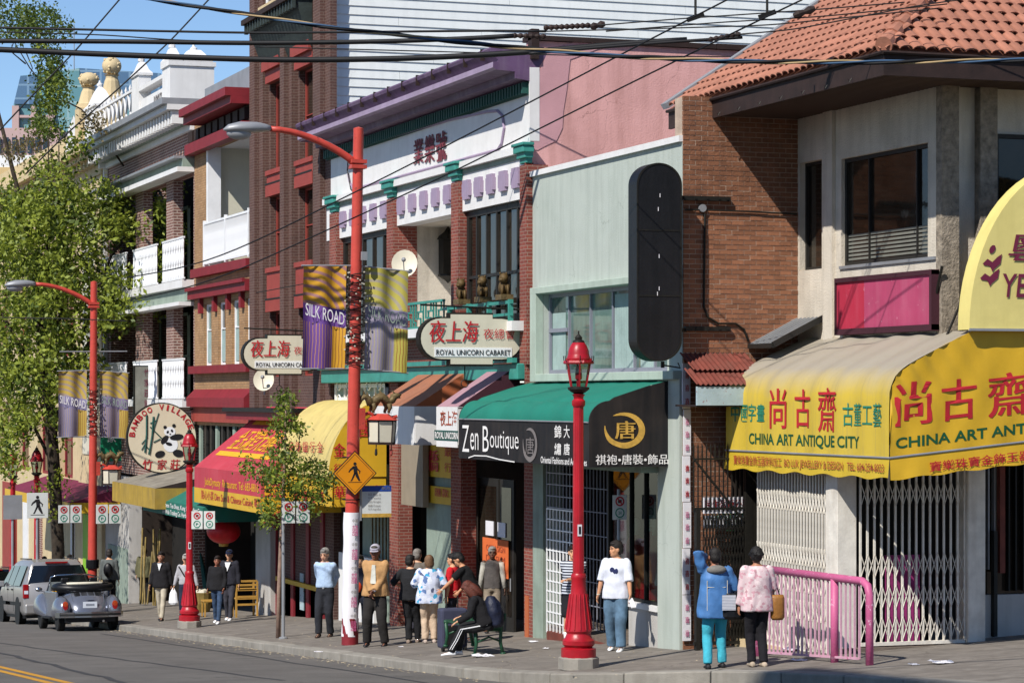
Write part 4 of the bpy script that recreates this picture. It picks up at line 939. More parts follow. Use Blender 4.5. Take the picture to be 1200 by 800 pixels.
# shaded doorway with orange notices (between piers 2 and 3)
def door(x,pl,pr,zb,zt2,lab=None,mt=None,gl=None):
    y0,y1=fy(pr,x),fy(pl,x); d=MB().box(x,x+.05,y0,y1,zb,zt2).build('door',mt or M['darkframe'],cb)
    MB().box(x-.012,x-.002,y0+.12,y1-.12,zb+.4,zt2-.15).build('pane',gl or M['glassbrown'],d); MB().tube([(x-.04,y0+.07,zb+.9),(x-.04,y0+.07,zb+1.15)],.014,6).build('handle',M['steel'],d); return d
gz2=GZ(F,48)
door(F+.4,560,584,gz2,2.4); door(F+.4,586,602,gz2,2.4)
for pl_,pr_,pt,pb in ((566,596,632,676),):
    nt_=wthing('notice','large orange handwritten notice taped inside the doorway glass','notice',(F+.8,47,1.2)); x=F+.36
    y0,y1=fy(pr_,x),fy(pl_,x); M['notice']=mat('orange_paper','#d96a35',.85,.06,3); MB().box(x-.01,x,y0,y1,fz(pb,pr_-10,x),fz(pt,pr_-10,x)).build('sheet',M['notice'],nt_)
    m=MB(); 
    for i,s in enumerate(('OPEN SIGN','DIM SUM','租 售')): tX(m,s,x-.012,pl_+4,pr_-4,pt+7+i*12,pt+14+i*12,wt=.0)
    m.build('lettering',M['lbrown'],nt_)
nt2=wthing('notice','pair of small white papers stuck on dark transom above the orange notice','notice',(F+.8,47,2)); 
for a_,b_ in ((569,578),(583,592)): MB().box(F+.37,F+.38,fy(b_,F+.37),fy(a_,F+.37),fz(628,580,F+.37),fz(611,580,F+.37)).build('sheet',M['paper'],nt2)
# pale door bay between piers 1 and 2, with red-lettered yellow board
x=F+.25
bx(cb,'door_surround',M['greengrey'],x,x+.1,fy(529,x),fy(500,x),-1,4.2); bx(cb,'panel',mat('taupe_panel','#8f8371',.85,.08,2),F-.03,F+.1,fy(497,F),fy(474,F)+.15,fz(592,480,F),3.3,bevel=.01)
yb=wthing('shop_sign_board','yellow board with red Chinese characters above the grey door','sign',(x,48,2.2)); 
bx(yb,'board',M['yellow'],x-.1,x-.02,fy(529,x-.1),fy(501,x-.1),fz(559,515,x-.1),fz(520,515,x-.1)-.0+.1); bx(yb,'board',M['yellow'],x-.1,x-.02,fy(529,x-.1),fy(497,x-.1),fz(590,515,x-.1),fz(570,515,x-.1))
m=MB(); tX(m,'僑',x-.12,502,514,527,552,wt=.03); tX(m,'銀',x-.12,521,529,521,535,wt=.02); tX(m,'行',x-.12,521,529,542,553,wt=.02); tX(m,'匯款',x-.12,510,526,572,582,wt=.02); m.build('lettering',M['lred'],yb)
bx(cb,'window_bars',M['greengrey'],F+.4,F+.45,fy(455,F+.4),fy(425,F+.4),-1.8,2.5)
for px_ in range(436,456,4): bx(cb,'bar',M['bronze'],F+.3,F+.33,fy(px_,F+.3),fy(px_,F+.3)+.03,GZ(F,54)+1.2,2.2)
bx(cb,'wall',M['white'],F+.1,F+.3,fy(433,F),fy(392,F),GZ(F,56)-.3,GZ(F,56)+1.5)
# ---- orange/white and pink awnings of the cabaret entrance
XO=14.75
def slope_awning(name,label,y0,y1,mt_top,mt_end,mt_val,zb,zv,zt,X0=XO,X1=F-.02,mt_in=None):
    t=wthing(name,label,'awning',(X0,(y0+y1)/2,zb))
    m=MB(); m.quad((X0,y0,zv),(X0,y1,zv),(X1,y1,zt),(X1,y0,zt)); m.build('top',mt_top,t)
    MB().add([(X0,y0,zv),(X1,y0,zv),(X1,y0,zt)],[(0,1,2)]).build('end_panel',mt_end,t); MB().add([(X0,y1,zv),(X1,y1,zv),(X1,y1,zt)],[(0,1,2)]).build('end_panel',mt_end,t)
    m=MB().box(X0-.01,X0+.01,y0,y1,zb,zv-.002).box(X0+.011,X1,y0-.01,y0+.01,zb,zv-.001).box(X0+.011,X1,y1-.01,y1+.01,zb,zv-.001); m.build('valance',mt_val,t)
    MB().box(X0+.02,X1,y0+.02,y1-.02,zv-.03,zv-.01).build('lining',mt_in or mt_end,t); return t
oa=slope_awning('entrance_awning','orange brown topped awning with plain white valance beside dusty pink awning',47.4,50.4,mat('brown_orange_canvas','#9c6448',.75,.1,1,.15,90,streak=.25),M['orange'],M['white'],3.07,3.82,4.6)
pa=wthing('entrance_awning','dusty pink sloping awning with small red characters and dark underside','awning',(XO,45.2,3.1))
y0,y1=44.75,46.0
MB().quad((XO,y0,3.82),(XO,y1,3.82),(F-.03,y1,4.62),(F-.03,y0,4.62)).build('top',M['pinkcanvas'],pa)
MB().add([(XO,y0,3.82),(F-.03,y0,3.82),(F-.03,y0,4.62)],[(0,1,2)]).build('end_panel',M['maroonin'],pa)
MB().box(XO-.01,XO+.01,y0,y1,3.07,3.817).build('valance',M['white'],pa); MB().box(XO+.02,F-.03,y0+.01,y1,3.78,3.8).build('lining',M['maroonin'],pa)
m=MB(); tX(m,'夜上海',XO-.012,516,536,481,499,wt=.01); m.build('lettering',M['lbrown'],pa)
m=MB(); x_=XO-.013; m.box(x_-.002,x_,fy(537,x_),fy(509,x_),fz(516,520,x_),fz(504,520,x_)); m.build('name_strip',M['tealdark'],pa)
m=MB(); tX(m,'ROYAL UNICORN',XO-.018,510,537,506,514,wt=.02); m.build('lettering',M['lwhite'],pa)
# ---- arched yellow awning
ya_=wthing('arched_awning','two tier arched yellow awning with red Chinese characters behind crossing sign','awning',(15,55.5,2))
y0,y1=53.5,58.0; XY=14.7
pp_=[]
for i in range(13):
    a=math.pi/2*i/12; pp_.append((F-(F-XY)*math.sin(a),2.27+1.66*math.cos(a)))
MB().sweep(pp_,y0,y1).build('top',M['creamy'],ya_,smooth=True)
for y in (y0,y1): MB().add([(x,y,z) for x,z in pp_]+[(F,y,2.27)],[tuple(range(14))]).build('end_panel',M['yellow'],ya_)
X2=14.78
MB().box(X2-.01,X2+.01,y0,y1,1.62,2.26).box(X2+.011,F,y0+.03,y0+.05,1.62,2.262).box(X2+.011,F,y1-.05,y1-.03,1.62,2.262).build('lower_tier',M['yellow'],ya_)
m=MB(); Y_=y0-.012
tY(m,'金',Y_,391,404,519,535,wt=.03); tY(m,'行',Y_,391,402,543,555,wt=.02); tY(m,'華',Y_+.02,391,404,569,584,wt=.02); tY(m,'僑',Y_+.02,407,418,570,583,wt=.02); tY(m,'金',Y_+.02,424,433,569,578,wt=.02);tY(m,'行',Y_+.02,438,450,568,578,wt=.02); tY(m,'國',Y_,421,433,492,512,wt=.02)
for i,(s,c) in enumerate(zip('華僑銀行金',range(5))): tX(m,s,XY+.04,338+i*8.5,344+i*8.5,517,530,wt=.03)
for i,s in enumerate('珠寶金飾'): tX(m,s,X2-.015,344+i*9.5,351+i*9.5,574,588,wt=.02)
m.build('lettering',M['lred'],ya_)
# ---- projecting ROYAL UNICORN CABARET signs
def royal(loc_y,label,s=1):
    t=thing('cabaret_sign',label,'sign',(14.97,loc_y,0),0,'royal unicorn cabaret signs')
    W,H=2.02,.8; pts=[]
    def arc(cx,cz,r,a0,a1,n=8): 
        for i in range(n+1): a=R(a0+(a1-a0)*i/n); pts.append((cx+r*math.cos(a),cz+r*math.sin(a)))
    r=H/2
    arc(W/2-r,0,r,-90,90,12); pts.extend([(.42,.4),(.42,.48),(-.42,.48),(-.42,.4)]); arc(-(W/2-r),0,r,90,270,12); pts.extend([(-.42,-.4),(-.42,-.5),(.42,-.5),(.42,-.4)])
    MB().prism([(x,0,z) for x,z in pts],(0,.22,0)).build('cabinet',M['iron'],t)
    MB().prism([(x*.965,-.012,z*.93) for x,z in pts],(0,.011,0)).build('face',M['cream'],t)
    MB().box(-.72,.78,-.022,-.013,-.33,-.16).build('name_strip',M['whiteclean'],t)
    def tt(s,x0,x1,z0,z1,mt,wt=.0,it=0): mm=MB(); text(mm,s,(x0,-.026,z0),(x1,-.026,z0),(x0,-.026,z1),wt=wt,italic=it,toward=(0,-99,0)); return mm.build('lettering',mt,t)
    tt('夜上海',-.82,.12,-.07,.33,M['lred'],.02,.12); tt('夜總會',.22,.84,0,.19,M['lred'],.0); tt('ROYAL UNICORN CABARET',-.69,.75,-.30,-.2,M['lblack'],.012)
    m=MB(); m.tube([(1.03,.1,.55),(-.95,.1,.62)],.02,6).tube([(.9,.1,.3),(1.1,.1,.45)],.02,6).tube([(-.3,.1,.45),(-.3,.1,.62)],.012,5).tube([(.3,.1,.45),(.3,.1,.62)],.012,5).tube([(-.1,.1,-.5),(-.1,.1,-.75)],.012,5); m.tube([(-.1+.07*math.cos(k),.1,-.82+.07*math.sin(k)) for k in np.linspace(0,6.28,12)],.01,4); m.build('bracket',M['iron'],t)
    return t
r1=royal(44.6,'stadium-shaped cream sign reading ROYAL UNICORN CABARET beside pink awning, the nearer one'); r1.location=(14.97,44.6,zz(397,15,44.6))
r2=copy_tree(r1); r2['label']='cream ROYAL UNICORN CABARET sign half hidden by purple banner, the farther one'; r2.location=(15.0,58.5,zz(415,15,58.5)); r2.scale=(1,1,.98)
# satellite dishes
def dish(label,p,r,by=None):
    t=wthing('satellite_dish',label,'dish',p,None); m=MB(); d=Vector((-.35,-.9,.3)).normalized(); u=d.cross(Vector((0,0,1))).normalized(); v=u.cross(d)
    rings=[[Vector(p)+d*(.18*(k/6)**2*r-.03)+(u*math.cos(a)+v*math.sin(a)*1.12)*r*k/6 for a in np.linspace(0,2*math.pi,20,endpoint=False)] for k in range(1,7)]
    m.loft(rings,False); m.add(rings[0],[tuple(range(20))]); m.build('dish_bowl',M['cream'],t,smooth=True)
    m=MB(); P=Vector(p); m.tube([P-v*r*.8,P+d*r*.9-v*.05],.012,5).ball(P+d*r*.9,(.05,.05,.05),8,6); m.tube([P-d*.05,P-d*.2,P-d*.2-Vector((0,0,r*1.2))],.025,6); m.build('arm',M['steel'],t); return t
dish('pale oval satellite dish beside banner in front of recessed balcony',PY(474,309,fy(478,15.7)),.27)
dish('small white satellite dish under the farther cream cabaret sign',PY(309,445,60),.25)
# ================= TALL BROWN BRICK BUILDING =================
tb=wthing('brown_brick_building','tall dark brown brick building with red window panels and white clapboard side wall','building',(16.15,62,GZ(16,62)))
B0,B1=58.32,65.7; XBB=16.15; ZTOP=24
pl_=[(385,351),(337,347),(322,298)]
w1=(fy(352,XBB),fy(334,XBB)) 
g=lambda p: fy(p,XBB)
# window slots (px): right column 352-372, left column 317-335 ; floors by z
slots=[(g(372),g(351)),(g(336),g(317))]
zrow=lambda py,px:fz(py,px,XBB)
rows=[(zrow(186,362),zrow(78,362)),(zrow(306,362),zrow(218,362)),(zrow(440,362),zrow(360,362)),(13.3,15.5)]
holes=[]
for a,b in slots:
    for z0,z1 in rows: holes.append((a,b,z0,z1))
m=MB(); wallh(m,'x',XBB,XBB+.4,B0+.01,B1,-3,ZTOP,holes); m.build('wall',M['brownbrick'],tb)
for p0_,p1_ in ((395,374),(349,337),(315,300)):
    bx(tb,'pilaster',M['brownbrick'],XBB-.16,XBB-.002,g(p0_)+(.01 if p0_==395 else 0),g(p1_),3.2,ZTOP)
    a,b=g(p0_),g(p1_); bx(tb,'pilaster',M['brownbrick'],XBB-.28,XBB-.161,a+(b-a)*.3,a+(b-a)*.7,3.2,ZTOP)
for a,b in slots:
    for (z0,z1) in rows:
        window(tb,'x',XBB+.14,a+.03,b-.03,z0,z1,1,2,M['brickred'],M['glassbrown'],.05)
        bx(tb,'sash',M['cream'],XBB+.09,XBB+.135,a+.12,a+.42,z0+.05,(z0+z1)/2)
    zs2=[r[1] for r in rows[:3]]; 
    for zl,zh in ((rows[1][1],rows[0][0]),(rows[2][1],rows[1][0])):
        bx(tb,'spandrel_panel',M['brickred'],XBB-.1,XBB-.003,a,b,zl+.0,zh-.0); bx(tb,'sill',M['brickred'],XBB-.15,XBB-.101,a-.0,b+.0,zh-.12,zh); bx(tb,'lintel',M['brickred'],XBB-.14,XBB-.102,a,b,zl,zl+.3); bx(tb,'lintel_shadow_strip',M['iron'],XBB-.15,XBB-.141,a,b,zl+.3,zl+.34)  # solid dark strip painted in as the shadow line above the lintel
    zl=rows[0][1]; bx(tb,'lintel',M['brickred'],XBB-.14,XBB-.003,a-.01,b+.01,zl,zl+.45); bx(tb,'lintel_cap',M['brickred'],XBB-.24,XBB-.141,a-.03,b+.03,zl+.3,zl+.55)
# wrought dark balcony canopy hood up high
hy0,hy1=g(374),g(316); hz=zrow(66,350)
m=MB().prism([(XBB-.17,hy0,hz),(XBB-.17,hy0,hz+1.15),(XBB-.6,hy0,hz+1.1)],(0,hy1-hy0,0)); M['hood']=mat('sooty_green_copper','#2c3634',.7,.25,3,.4,20); m.build('hood',M['hood'],tb)
dn2=MB().box(-.09,0,-.06,.06,-.12,.12).mesh('dentil',M['hood']); y=hy0
bx(tb,'hood_ledge',M['fascia'],XBB-.75,XBB-.17,hy0-.05,hy1+.05,hz+1.12,hz+1.25)
while y<hy1: o=link('dentil',dn2,tb); o.location=Vector((XBB-.6,y,hz+1.0))-Vector(tb.location); y+=.28
window(tb,'x',XBB-.1,hy0,hy1,hz+1.6,hz+4,6,1,M['whiteclean'],M['glass'],.08)
bx(tb,'sill',M['creamstone'],XBB-.3,XBB-.101,hy0-.05,hy1+.05,hz+1.4,hz+1.6)
# white clapboard planks on the side wall facing down the street
m=MB(); m.box(XBB+.02,XBB+16,B0+.03,B0+.4,8,ZTOP); m.build('wall',M['siding'],tb)
z=9.2; k=0
while z<15.2:
    cuts=[XBB+.02]+sorted(random.uniform(1.5,13)+XBB for _ in range(2))+[XBB+14]
    for i in range(3):
        a,b=cuts[i],cuts[i+1]-.008
        if b-a<.1: continue
        mm=MB(); mm.add([(a,B0+.028,z),(b,B0+.028,z),(b,B0-.022,z),(a,B0-.022,z),(a,B0+.028,z+.218),(b,B0+.028,z+.218),(b,B0+.006,z+.218),(a,B0+.006,z+.218)],[(3,2,1,0),(4,5,6,7),(3,2,6,7),(0,1,5,4),(0,3,7,4),(1,2,6,5)]); mm.build('clapboard',M['siding'],tb)
    z+=.213; k+=1
bx(tb,'corner_board',M['white'],XBB-.0,XBB+.06,B0-.04,B0+.0,9,ZTOP)
bx(tb,'roof_edge',M['fascia'],XBB,XBB+14,B0-.1,B0-.05,8,8.4) if False else None
# lower storeys: dark red eaves ledge and shop
bx(tb,'ledge',M['maroon'],XBB-.9,XBB-.0,B0+.1,B1-.1,zrow(480,330)-.25,zrow(480,330)-.05); bx(tb,'ledge_roof',M['iron'],XBB-1.0,XBB-.0,B0+.05,B1-.05,zrow(480,330)-.049,zrow(480,330)+.05)
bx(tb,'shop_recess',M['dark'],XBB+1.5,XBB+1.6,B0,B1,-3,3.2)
# ---- red restaurant awning
XJ=14.2; ja=wthing('restaurant_awning','broad red sloping awning with orange characters and yellow lettered valance','awning',(XJ,61,1.5))
j0,j1=57.5,64.6; zvj=fz(585,308,XJ); zr=fz(556,308,XJ); zyb=fz(598,308,XJ); ztj=3.75
zr=zz(556,XJ,fy(308,XJ)); zvj=zr-.52; zyb=zvj-.38
MB().quad((XJ,j0,zr),(XJ,j1,zr),(F+.1,j1,ztj),(F+.1,j0,ztj)).build('top',M['redcanvas'],ja)
MB().add([(XJ,j0,zr),(F+.1,j0,zr),(F+.1,j0,ztj)],[(0,1,2)]).build('end_panel',M['redcanvas'],ja)
MB().box(XJ-.01,XJ+.01,j0,j1,zvj,zr-.002).box(XJ+.011,F+.1,j0-.01,j0+.01,zvj,zr-.003).build('valance',M['redcanvas'],ja)
MB().box(XJ-.016,XJ+.004,j0,j1,zyb,zvj-.002).box(XJ+.011,F+.1,j0-.012,j0+.0,zyb,zvj-.003).build('yellow_strip',M['yellow'],ja)
U=Vector((F+.1-XJ,0,ztj-zr)); Un=U.normalized(); Nn=Vector((-Un.z,0,Un.x))
def onroof(m,s,y0,y1,t0,t1,**k):
    b=Vector((XJ,0,zr)); text(m,s,b+U*t0+Vector((0,y1,0)),b+U*t0+Vector((0,y0,0)),b+U*t1+Vector((0,y1,0)),off=.012,**k)
m=MB(); onroof(m,'金玉滿堂大酒樓',59.4,63.6,.3,.62,wt=.03); 
b=Vector((XJ,0,zr))+Nn*.012
for t0,t1,ya,yb in ((.2,.27,58.4,63.9),(.7,.77,58.4,63.9)): m.quad(b+U*t0+Vector((0,ya,0)),b+U*t0+Vector((0,yb,0)),b+U*t1+Vector((0,yb,0)),b+U*t1+Vector((0,ya,0)))
tX(m,'JadeDynasty  Restaurant  Tel: 683-8816',XJ-.012,240,303,563,575,wt=.01); m.build('lettering',M['lyellow'],ja)
m=MB(); tY(m,'Dim Sum',j0-.013,310,350,564,580,wt=.02); m.build('lettering',M['lyellow'],ja)
m=MB(); tX(m,'點心小菜 Dim Sum & Chinese Cuisine 粵菜',XJ-.02,236,306,579,590,wt=.005); m.build('lettering',M['lred'],ja)
# shop below: lattice posts, red lanterns, yellow framed windows
for px_ in (306,326,346,364,381): bx(tb,'shop_post',M['maroon'],XBB-.05,XBB+.3,g(px_),g(px_)+.28,-3,1.9)
a,b=g(381),g(328)
bx(tb,'stall_riser',M['maroon'],XBB,XBB+.2,a,b,-2.6,GZ(16,61)+.75); bx(tb,'sill',M['yellow'],XBB-.12,XBB+.2,a,b,GZ(16,61)+.751,GZ(16,61)+.86)
window(tb,'x',XBB+.05,a,b,GZ(16,61)+.87,1.7,3,1,M['lyellow'],M['glassbrown'],.07)
bx(tb,'corner_column',M['concretewall'],XBB-.2,XBB+.2,g(325),g(308),-3,1.7,bevel=.03)
lan=wthing('red_lantern','large round red silk lantern hanging under the red awning','lantern',(15.4,63.5,.6)); q=PX(262,622,15.3)
m=MB(); m.ball(q,(.45,.5,.34),16,10); m.build('shade',M['redsilk'],lan,smooth=True); MB().tube([q+Vector((0,0,.34)),q+Vector((0,0,1.2))],.01,5).lathe([(.12,-.4),(.13,-.3)],q,10).build('cord',M['gold'],lan)
# ================= BUFF BRICK BUILDING (white balcony) =================
db=wthing('buff_brick_building','narrow buff brick building with deep red cornice and white upstairs balcony','building',(F,69,GZ(F,69)))
D0,D1=65.72,fy(228); zD=lambda py,px=270:fz(py,px)
bal=(D0+.1,fy(243),zD(308),zD(162)); 
wins=[(fy(c+4.3),fy(c-4.3),zD(427),zD(352)) for c in (243.5,260,276,292)]
m=MB(); wallh(m,'x',F,F+.35,D0,D1,3.2,12.0,[bal]+wins); m.build('wall',M['buffbrick'],db)
bx(db,'cornice',M['maroon'],15.25,F+.3,D0+.0,71.5,11.9,12.12); bx(db,'cornice',M['maroon'],15.4,F-.001,D0,71.6,11.7,11.899); bx(db,'cornice_band',M['maroon'],F-.3,F-.002,D0,D1,10.95,11.25); bx(db,'parapet',M['steel'],F+.3,F+.6,D0,D1,12.13,12.9)
bx(db,'frieze',M['fascia'],F-.06,F-.001,D0,D1,11.26,11.699)
pc=MB().box(-.12,0,-.28,.28,-.16,.16).mesh('cornice_block',M['fascia'])
for i in range(9): o=link('cornice_block',pc,db); o.location=Vector((F-.06,D0+.5+i*.8,11.48))-Vector(db.location)
bx(db,'wall',M['whiteclean'],F+1.9,F+2,D0,bal[1]+.3,bal[2],bal[3]+.1); bx(db,'wall',mat('cream_plaster','#c9c6b4',.85,.04,1),F+.355,F+1.9,bal[1],bal[1]+.1,bal[2],bal[3]+.1); bx(db,'ceiling',M['white'],F+.36,F+1.9,D0,bal[1],bal[3],bal[3]+.09)
bx(db,'jamb',M['whiteclean'],F-.03,F+.35,bal[1]-.18,bal[1]-.002,bal[2],bal[3])
bx(db,'door_frame',M['iron'],F+1.75,F+1.85,D0+.2,D0+1.6,bal[2],bal[3]-.5)
bx(db,'sill_band',M['maroon'],F-.2,F-.001,D0,D1-.3,bal[2]-.24,bal[2]-.0)
rz0,rz1=bal[2]+.08,bal[2]+1.2
for z in (rz0,rz1): bx(db,'handrail',M['whiteclean'],F-.12,F-.06,D0,bal[1],z,z+.06)
me=MB().box(-.02,.02,-.015,.015,0,rz1-rz0).mesh('baluster',M['whiteclean']); y=D0+.05
while y<bal[1]: o=link('baluster',me,db); o.location=Vector((F-.09,y,rz0))-Vector(db.location); y+=.13
bx(db,'balustrade_panel',M['whiteclean'],F-.06,F-.05,D0+.02,bal[1]-.02,rz0+.1,rz1-.25)
for y in (D0+.02,(D0+bal[1])/2,bal[1]-.08): bx(db,'newel',M['whiteclean'],F-.13,F-.05,y,y+.08,rz0-.05,rz1+.12)
for i,(a,b,z0,z1) in enumerate(wins):
    window(db,'x',F+.08,a,b,z0,z1,1,2,M['whiteclean'],M['glass'] if i%2 else M['glassgreen'],.07,zs=[z0,z0+(z1-z0)*.58,z1]); bx(db,'corbel',M['maroon'],F-.12,F-.001,b+.08,b+.3,z1-.25,z1+.18)
    bx(db,'blind',M['curtain'],F+.095,F+.115,a+.06,b-.06,z0+.1,z0+(z1-z0)*.55)
bx(db,'lintel_band',M['maroon'],F-.22,F-.002,D0,D1-.02,zD(352)+.17,zD(352)+.48); bx(db,'lintel_band',M['maroon'],F-.3,F-.221,D0,D1-.02,zD(352)+.4,zD(352)+.5)
bx(db,'sill_band',M['maroon'],F-.2,F-.002,D0,D1-.02,wins[0][2]-.22,wins[0][2]-.003)
bx(db,'fascia_band',M['maroon'],F-.25,F-.002,D0,D1-.02,3.72,3.98); m=MB().prism([(F-.25,D0,3.98),(F-.002,D0,3.98),(F-.002,D0,4.22)],(0,D1-D0-.02,0)); m.build('ledge',M['maroon'],db); bx(db,'fascia_band',M['brickred'],F-.1,F-.003,D0,D1-.02,3.3,3.715)
# shop front: dark slats with some paler ones, goods below
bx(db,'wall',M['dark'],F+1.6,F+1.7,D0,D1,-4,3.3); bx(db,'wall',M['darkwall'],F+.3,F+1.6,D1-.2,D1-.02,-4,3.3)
for i in range(10): bx(db,'shutter_slat',M['darkframe'] if i%3 else M['greengrey'],F+.05,F+.12,D0+.2+i*.7,D0+.45+i*.7,.9,3.29)
# ================= PLUM BRICK BUILDING with loggias =================
eb=wthing('plum_brick_building','plum brick building with white loggia railings and white ornamental parapet dated 1907','building',(F,80,GZ(F,80)))
E0,E1=D1+.02,fy(125); 
ze=lambda py,px=215:fz(py,px)
e1=(ze(330),ze(207)); e2=(ze(468),ze(352))
colp=[(228,222),(212,196),(178,160),(147,128)]
ops=[(fy(222),fy(212)+.1),(fy(196),fy(178)),(fy(160),fy(147))]
ops=[(fy(229)+.25,fy(203)),(fy(195),fy(168)),(fy(159),fy(130))]
m=MB(); wallh(m,'x',F,F+.3,E0,E1,1.5,12.0,[(a,b,*e1) for a,b in ops]+[(a,b,*e2) for a,b in ops]); m.build('wall',M['purplebrick'],eb)
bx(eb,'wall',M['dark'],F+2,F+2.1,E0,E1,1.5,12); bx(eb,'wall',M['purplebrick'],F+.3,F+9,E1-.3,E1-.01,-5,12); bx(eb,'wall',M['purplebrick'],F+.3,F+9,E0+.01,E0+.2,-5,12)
for lv in (e1,e2): bx(eb,'floor_slab',M['white'],F-.35,F+2,E0+.05,E1-.2,lv[0]-.22,lv[0]); 
bx(eb,'ledge',M['greengrey'],F-.2,F-.001,E0+.05,E1-.2,e1[0]-.62,e1[0]-.221)
bx(eb,'ledge',M['white'],F-.45,F-.002,E0+.05,E1-.2,e1[0]-.75,e1[0]-.64)
bx(eb,'lower_cornice',M['white'],F-.5,F-.002,E0,E1,e1[1]+.02,e1[1]+.16); bx(eb,'lower_cornice',M['greengrey'],F-.35,F-.003,E0,E1,e1[1]+.161,e1[1]+.4); bx(eb,'lower_cornice',M['steel'],F-.6,F-.004,E0,E1,e1[1]+.401,e1[1]+.47)
# main cornice with dentils
zc=ze(150,222)
bx(eb,'cornice_band',M['white'],F-.12,F-.002,E0,E1,zc-.12,zc+.06); bx(eb,'cornice_soffit',M['greengrey'],F-.3,F-.003,E0,E1,zc+.061,zc+.42)
de=MB().box(-.35,0,-.09,.09,-.2,.17).mesh('dentil',M['white']); y=E0+.15
while y<E1: o=link('dentil',de,eb); o.location=Vector((F-.301,y,zc+.25))-Vector(eb.location); y+=.42
bx(eb,'cornice',M['white'],F-.8,F+.2,E0-.02,E1,zc+.44,zc+.6); bx(eb,'cornice',M['steel'],F-.95,F+.2,E0-.02,E1,zc+.601,zc+.78)
def ornrail(parent,y0,y1,z0,z1):
    bx(parent,'handrail',M['whiteclean'],F-.33,F-.27,y0,y1,z1-.05,z1); bx(parent,'bottom_rail',M['whiteclean'],F-.33,F-.27,y0,y1,z0,z0+.05)
    n=max(2,int((y1-y0)/.22))
    for i in range(n):
        y=y0+(y1-y0)*(i+.5)/n; h=z1-z0; m=MB(); m.tube([(F-.3,y+.05*math.sin(k*1.1),z0+h*k/8) for k in range(9)],.022,4); m.tube([(F-.3,y-.05*math.sin(k*1.1),z0+h*k/8) for k in range(9)],.022,4); m.build('baluster',M['whiteclean'],parent)
for a,b in ops: ornrail(eb,a-.1,b+.1,e1[0]+.02,e1[0]+1.25); ornrail(eb,a-.1,b+.1,e2[0]+.02,e2[0]+1.2)
for a,b in ops:
    window(eb,'x',F+1.7,a,b+.3,e1[0],e1[1]-.3,3,1,M['greengrey'],M['glass'],.1); window(eb,'x',F+1.7,a,b+.3,e2[0],e2[1]-.1,3,2,M['greengrey'],M['glassbrown'],.1)
# parapet: posts with pyramid caps, rails, lattice and date
pz0=zc+.78
def post(y0,y1,x0,x1,zt_,cap,fin=True,mt=None,parent=None):
    mt=mt or M['white']; parent=parent or eb
    p=MB().box(x0,x1,y0,y1,pz0,zt_).build('parapet_post',mt,parent)
    m=MB(); cx,cy=(x0+x1)/2,(y0+y1)/2; hx_,hy_=(x1-x0)/2+.06,(y1-y0)/2+.06
    m.box(cx-hx_-.03,cx+hx_+.03,cy-hy_-.03,cy+hy_+.03,zt_,zt_+.07); 
    rings=[[(cx-a,cy-b,z),(cx+a,cy-b,z),(cx+a,cy+b,z),(cx-a,cy+b,z)] for a,b,z in ((hx_,hy_,zt_+.07),(hx_*.75,hy_*.75,zt_+.2),(hx_*.45,hy_*.45,zt_+.2+cap*.5),(.05,.05,zt_+cap))]
    m.loft(rings); 
    if fin: m.lathe([(.05,0),(.12,.05),(.12,.12),(.05,.16),(.03,.24)],(cx,cy,zt_+cap-.04),8)
    m.build('pyramid_cap',mt,p)
def capp(x0,x1,y0,y1,zt_,cap):
    cx,cy=(x0+x1)/2,(y0+y1)/2; hx_,hy_=(x1-x0)/2,(y1-y0)/2; m=MB()
    rings=[[(cx-a,cy-b,z),(cx+a,cy-b,z),(cx+a,cy+b,z),(cx-a,cy+b,z)] for a,b,z in ((hx_+.05,hy_+.05,zt_+.001),(hx_+.05,hy_+.05,zt_+.08),(hx_*.8,hy_*.8,zt_+.2),(hx_*.42,hy_*.42,zt_+.2+cap*.5),(.05,.05,zt_+cap))]
    m.loft(rings); m.lathe([(.05,0),(.11,.05),(.11,.12),(.05,.16),(.03,.24)],(cx,cy,zt_+cap-.04),8); m.build('pyramid_cap',M['white'],eb)
def pblock(pl,pm,pr,pt):
    y1,y0=fy(pl),fy(pm); x1=fx(pr,y0); z=fz(pt,pm); MB().box(F-.02,x1,y0,y1,pz0,z).build('parapet_post',M['white'],eb); return y0,y1,x1,z
y0,y1,x1,z=pblock(191,200,251,71); xm=fx(213,y0); capp(F-.02,xm,y0,y1,z,.45); capp(xm+.08,x1-.1,y0,y1,z,.4)
bx(eb,'post_moulding',M['white'],F-.07,x1+.05,y0-.05,y1+.05,z-.14,z-.002)
y0b,y1b,x1b,z2=pblock(155,163,177,88); capp(F-.02,x1b,y0b,y1b,z2,.5)
y0c,y1c,x1c,z3=pblock(100,112,135,124); capp(F-.02,x1c,y0c,y1c,z3,.8)
a,b=y1+.01,y0b-.01; bx(eb,'parapet_wall',M['white'],F+.05,F+.3,a,b,pz0,fz(108,180)); bx(eb,'rail',M['white'],F-.02,F+.35,a,b,fz(98,180),fz(98,180)+.12); bx(eb,'rail',M['white'],F-.02,F+.349,a,b,pz0+.25,pz0+.33)
m=MB(); z_=fz(125,183); text(m,'1907',(F+.04,fy(179),z_),(F+.04,fy(188),z_),(F+.04,fy(179),z_+.38),wt=.02,toward=(-99,fy(183),z_)); m.build('date_lettering',M['lgrey'],eb)
a,b=y1b+.01,y0c-.01; bx(eb,'rail',M['white'],F+.1,F+.2,a,b,fz(112,143),fz(112,143)+.08); bx(eb,'rail',M['white'],F+.1,F+.2,a,b,pz0+.02,pz0+.12)
n=9
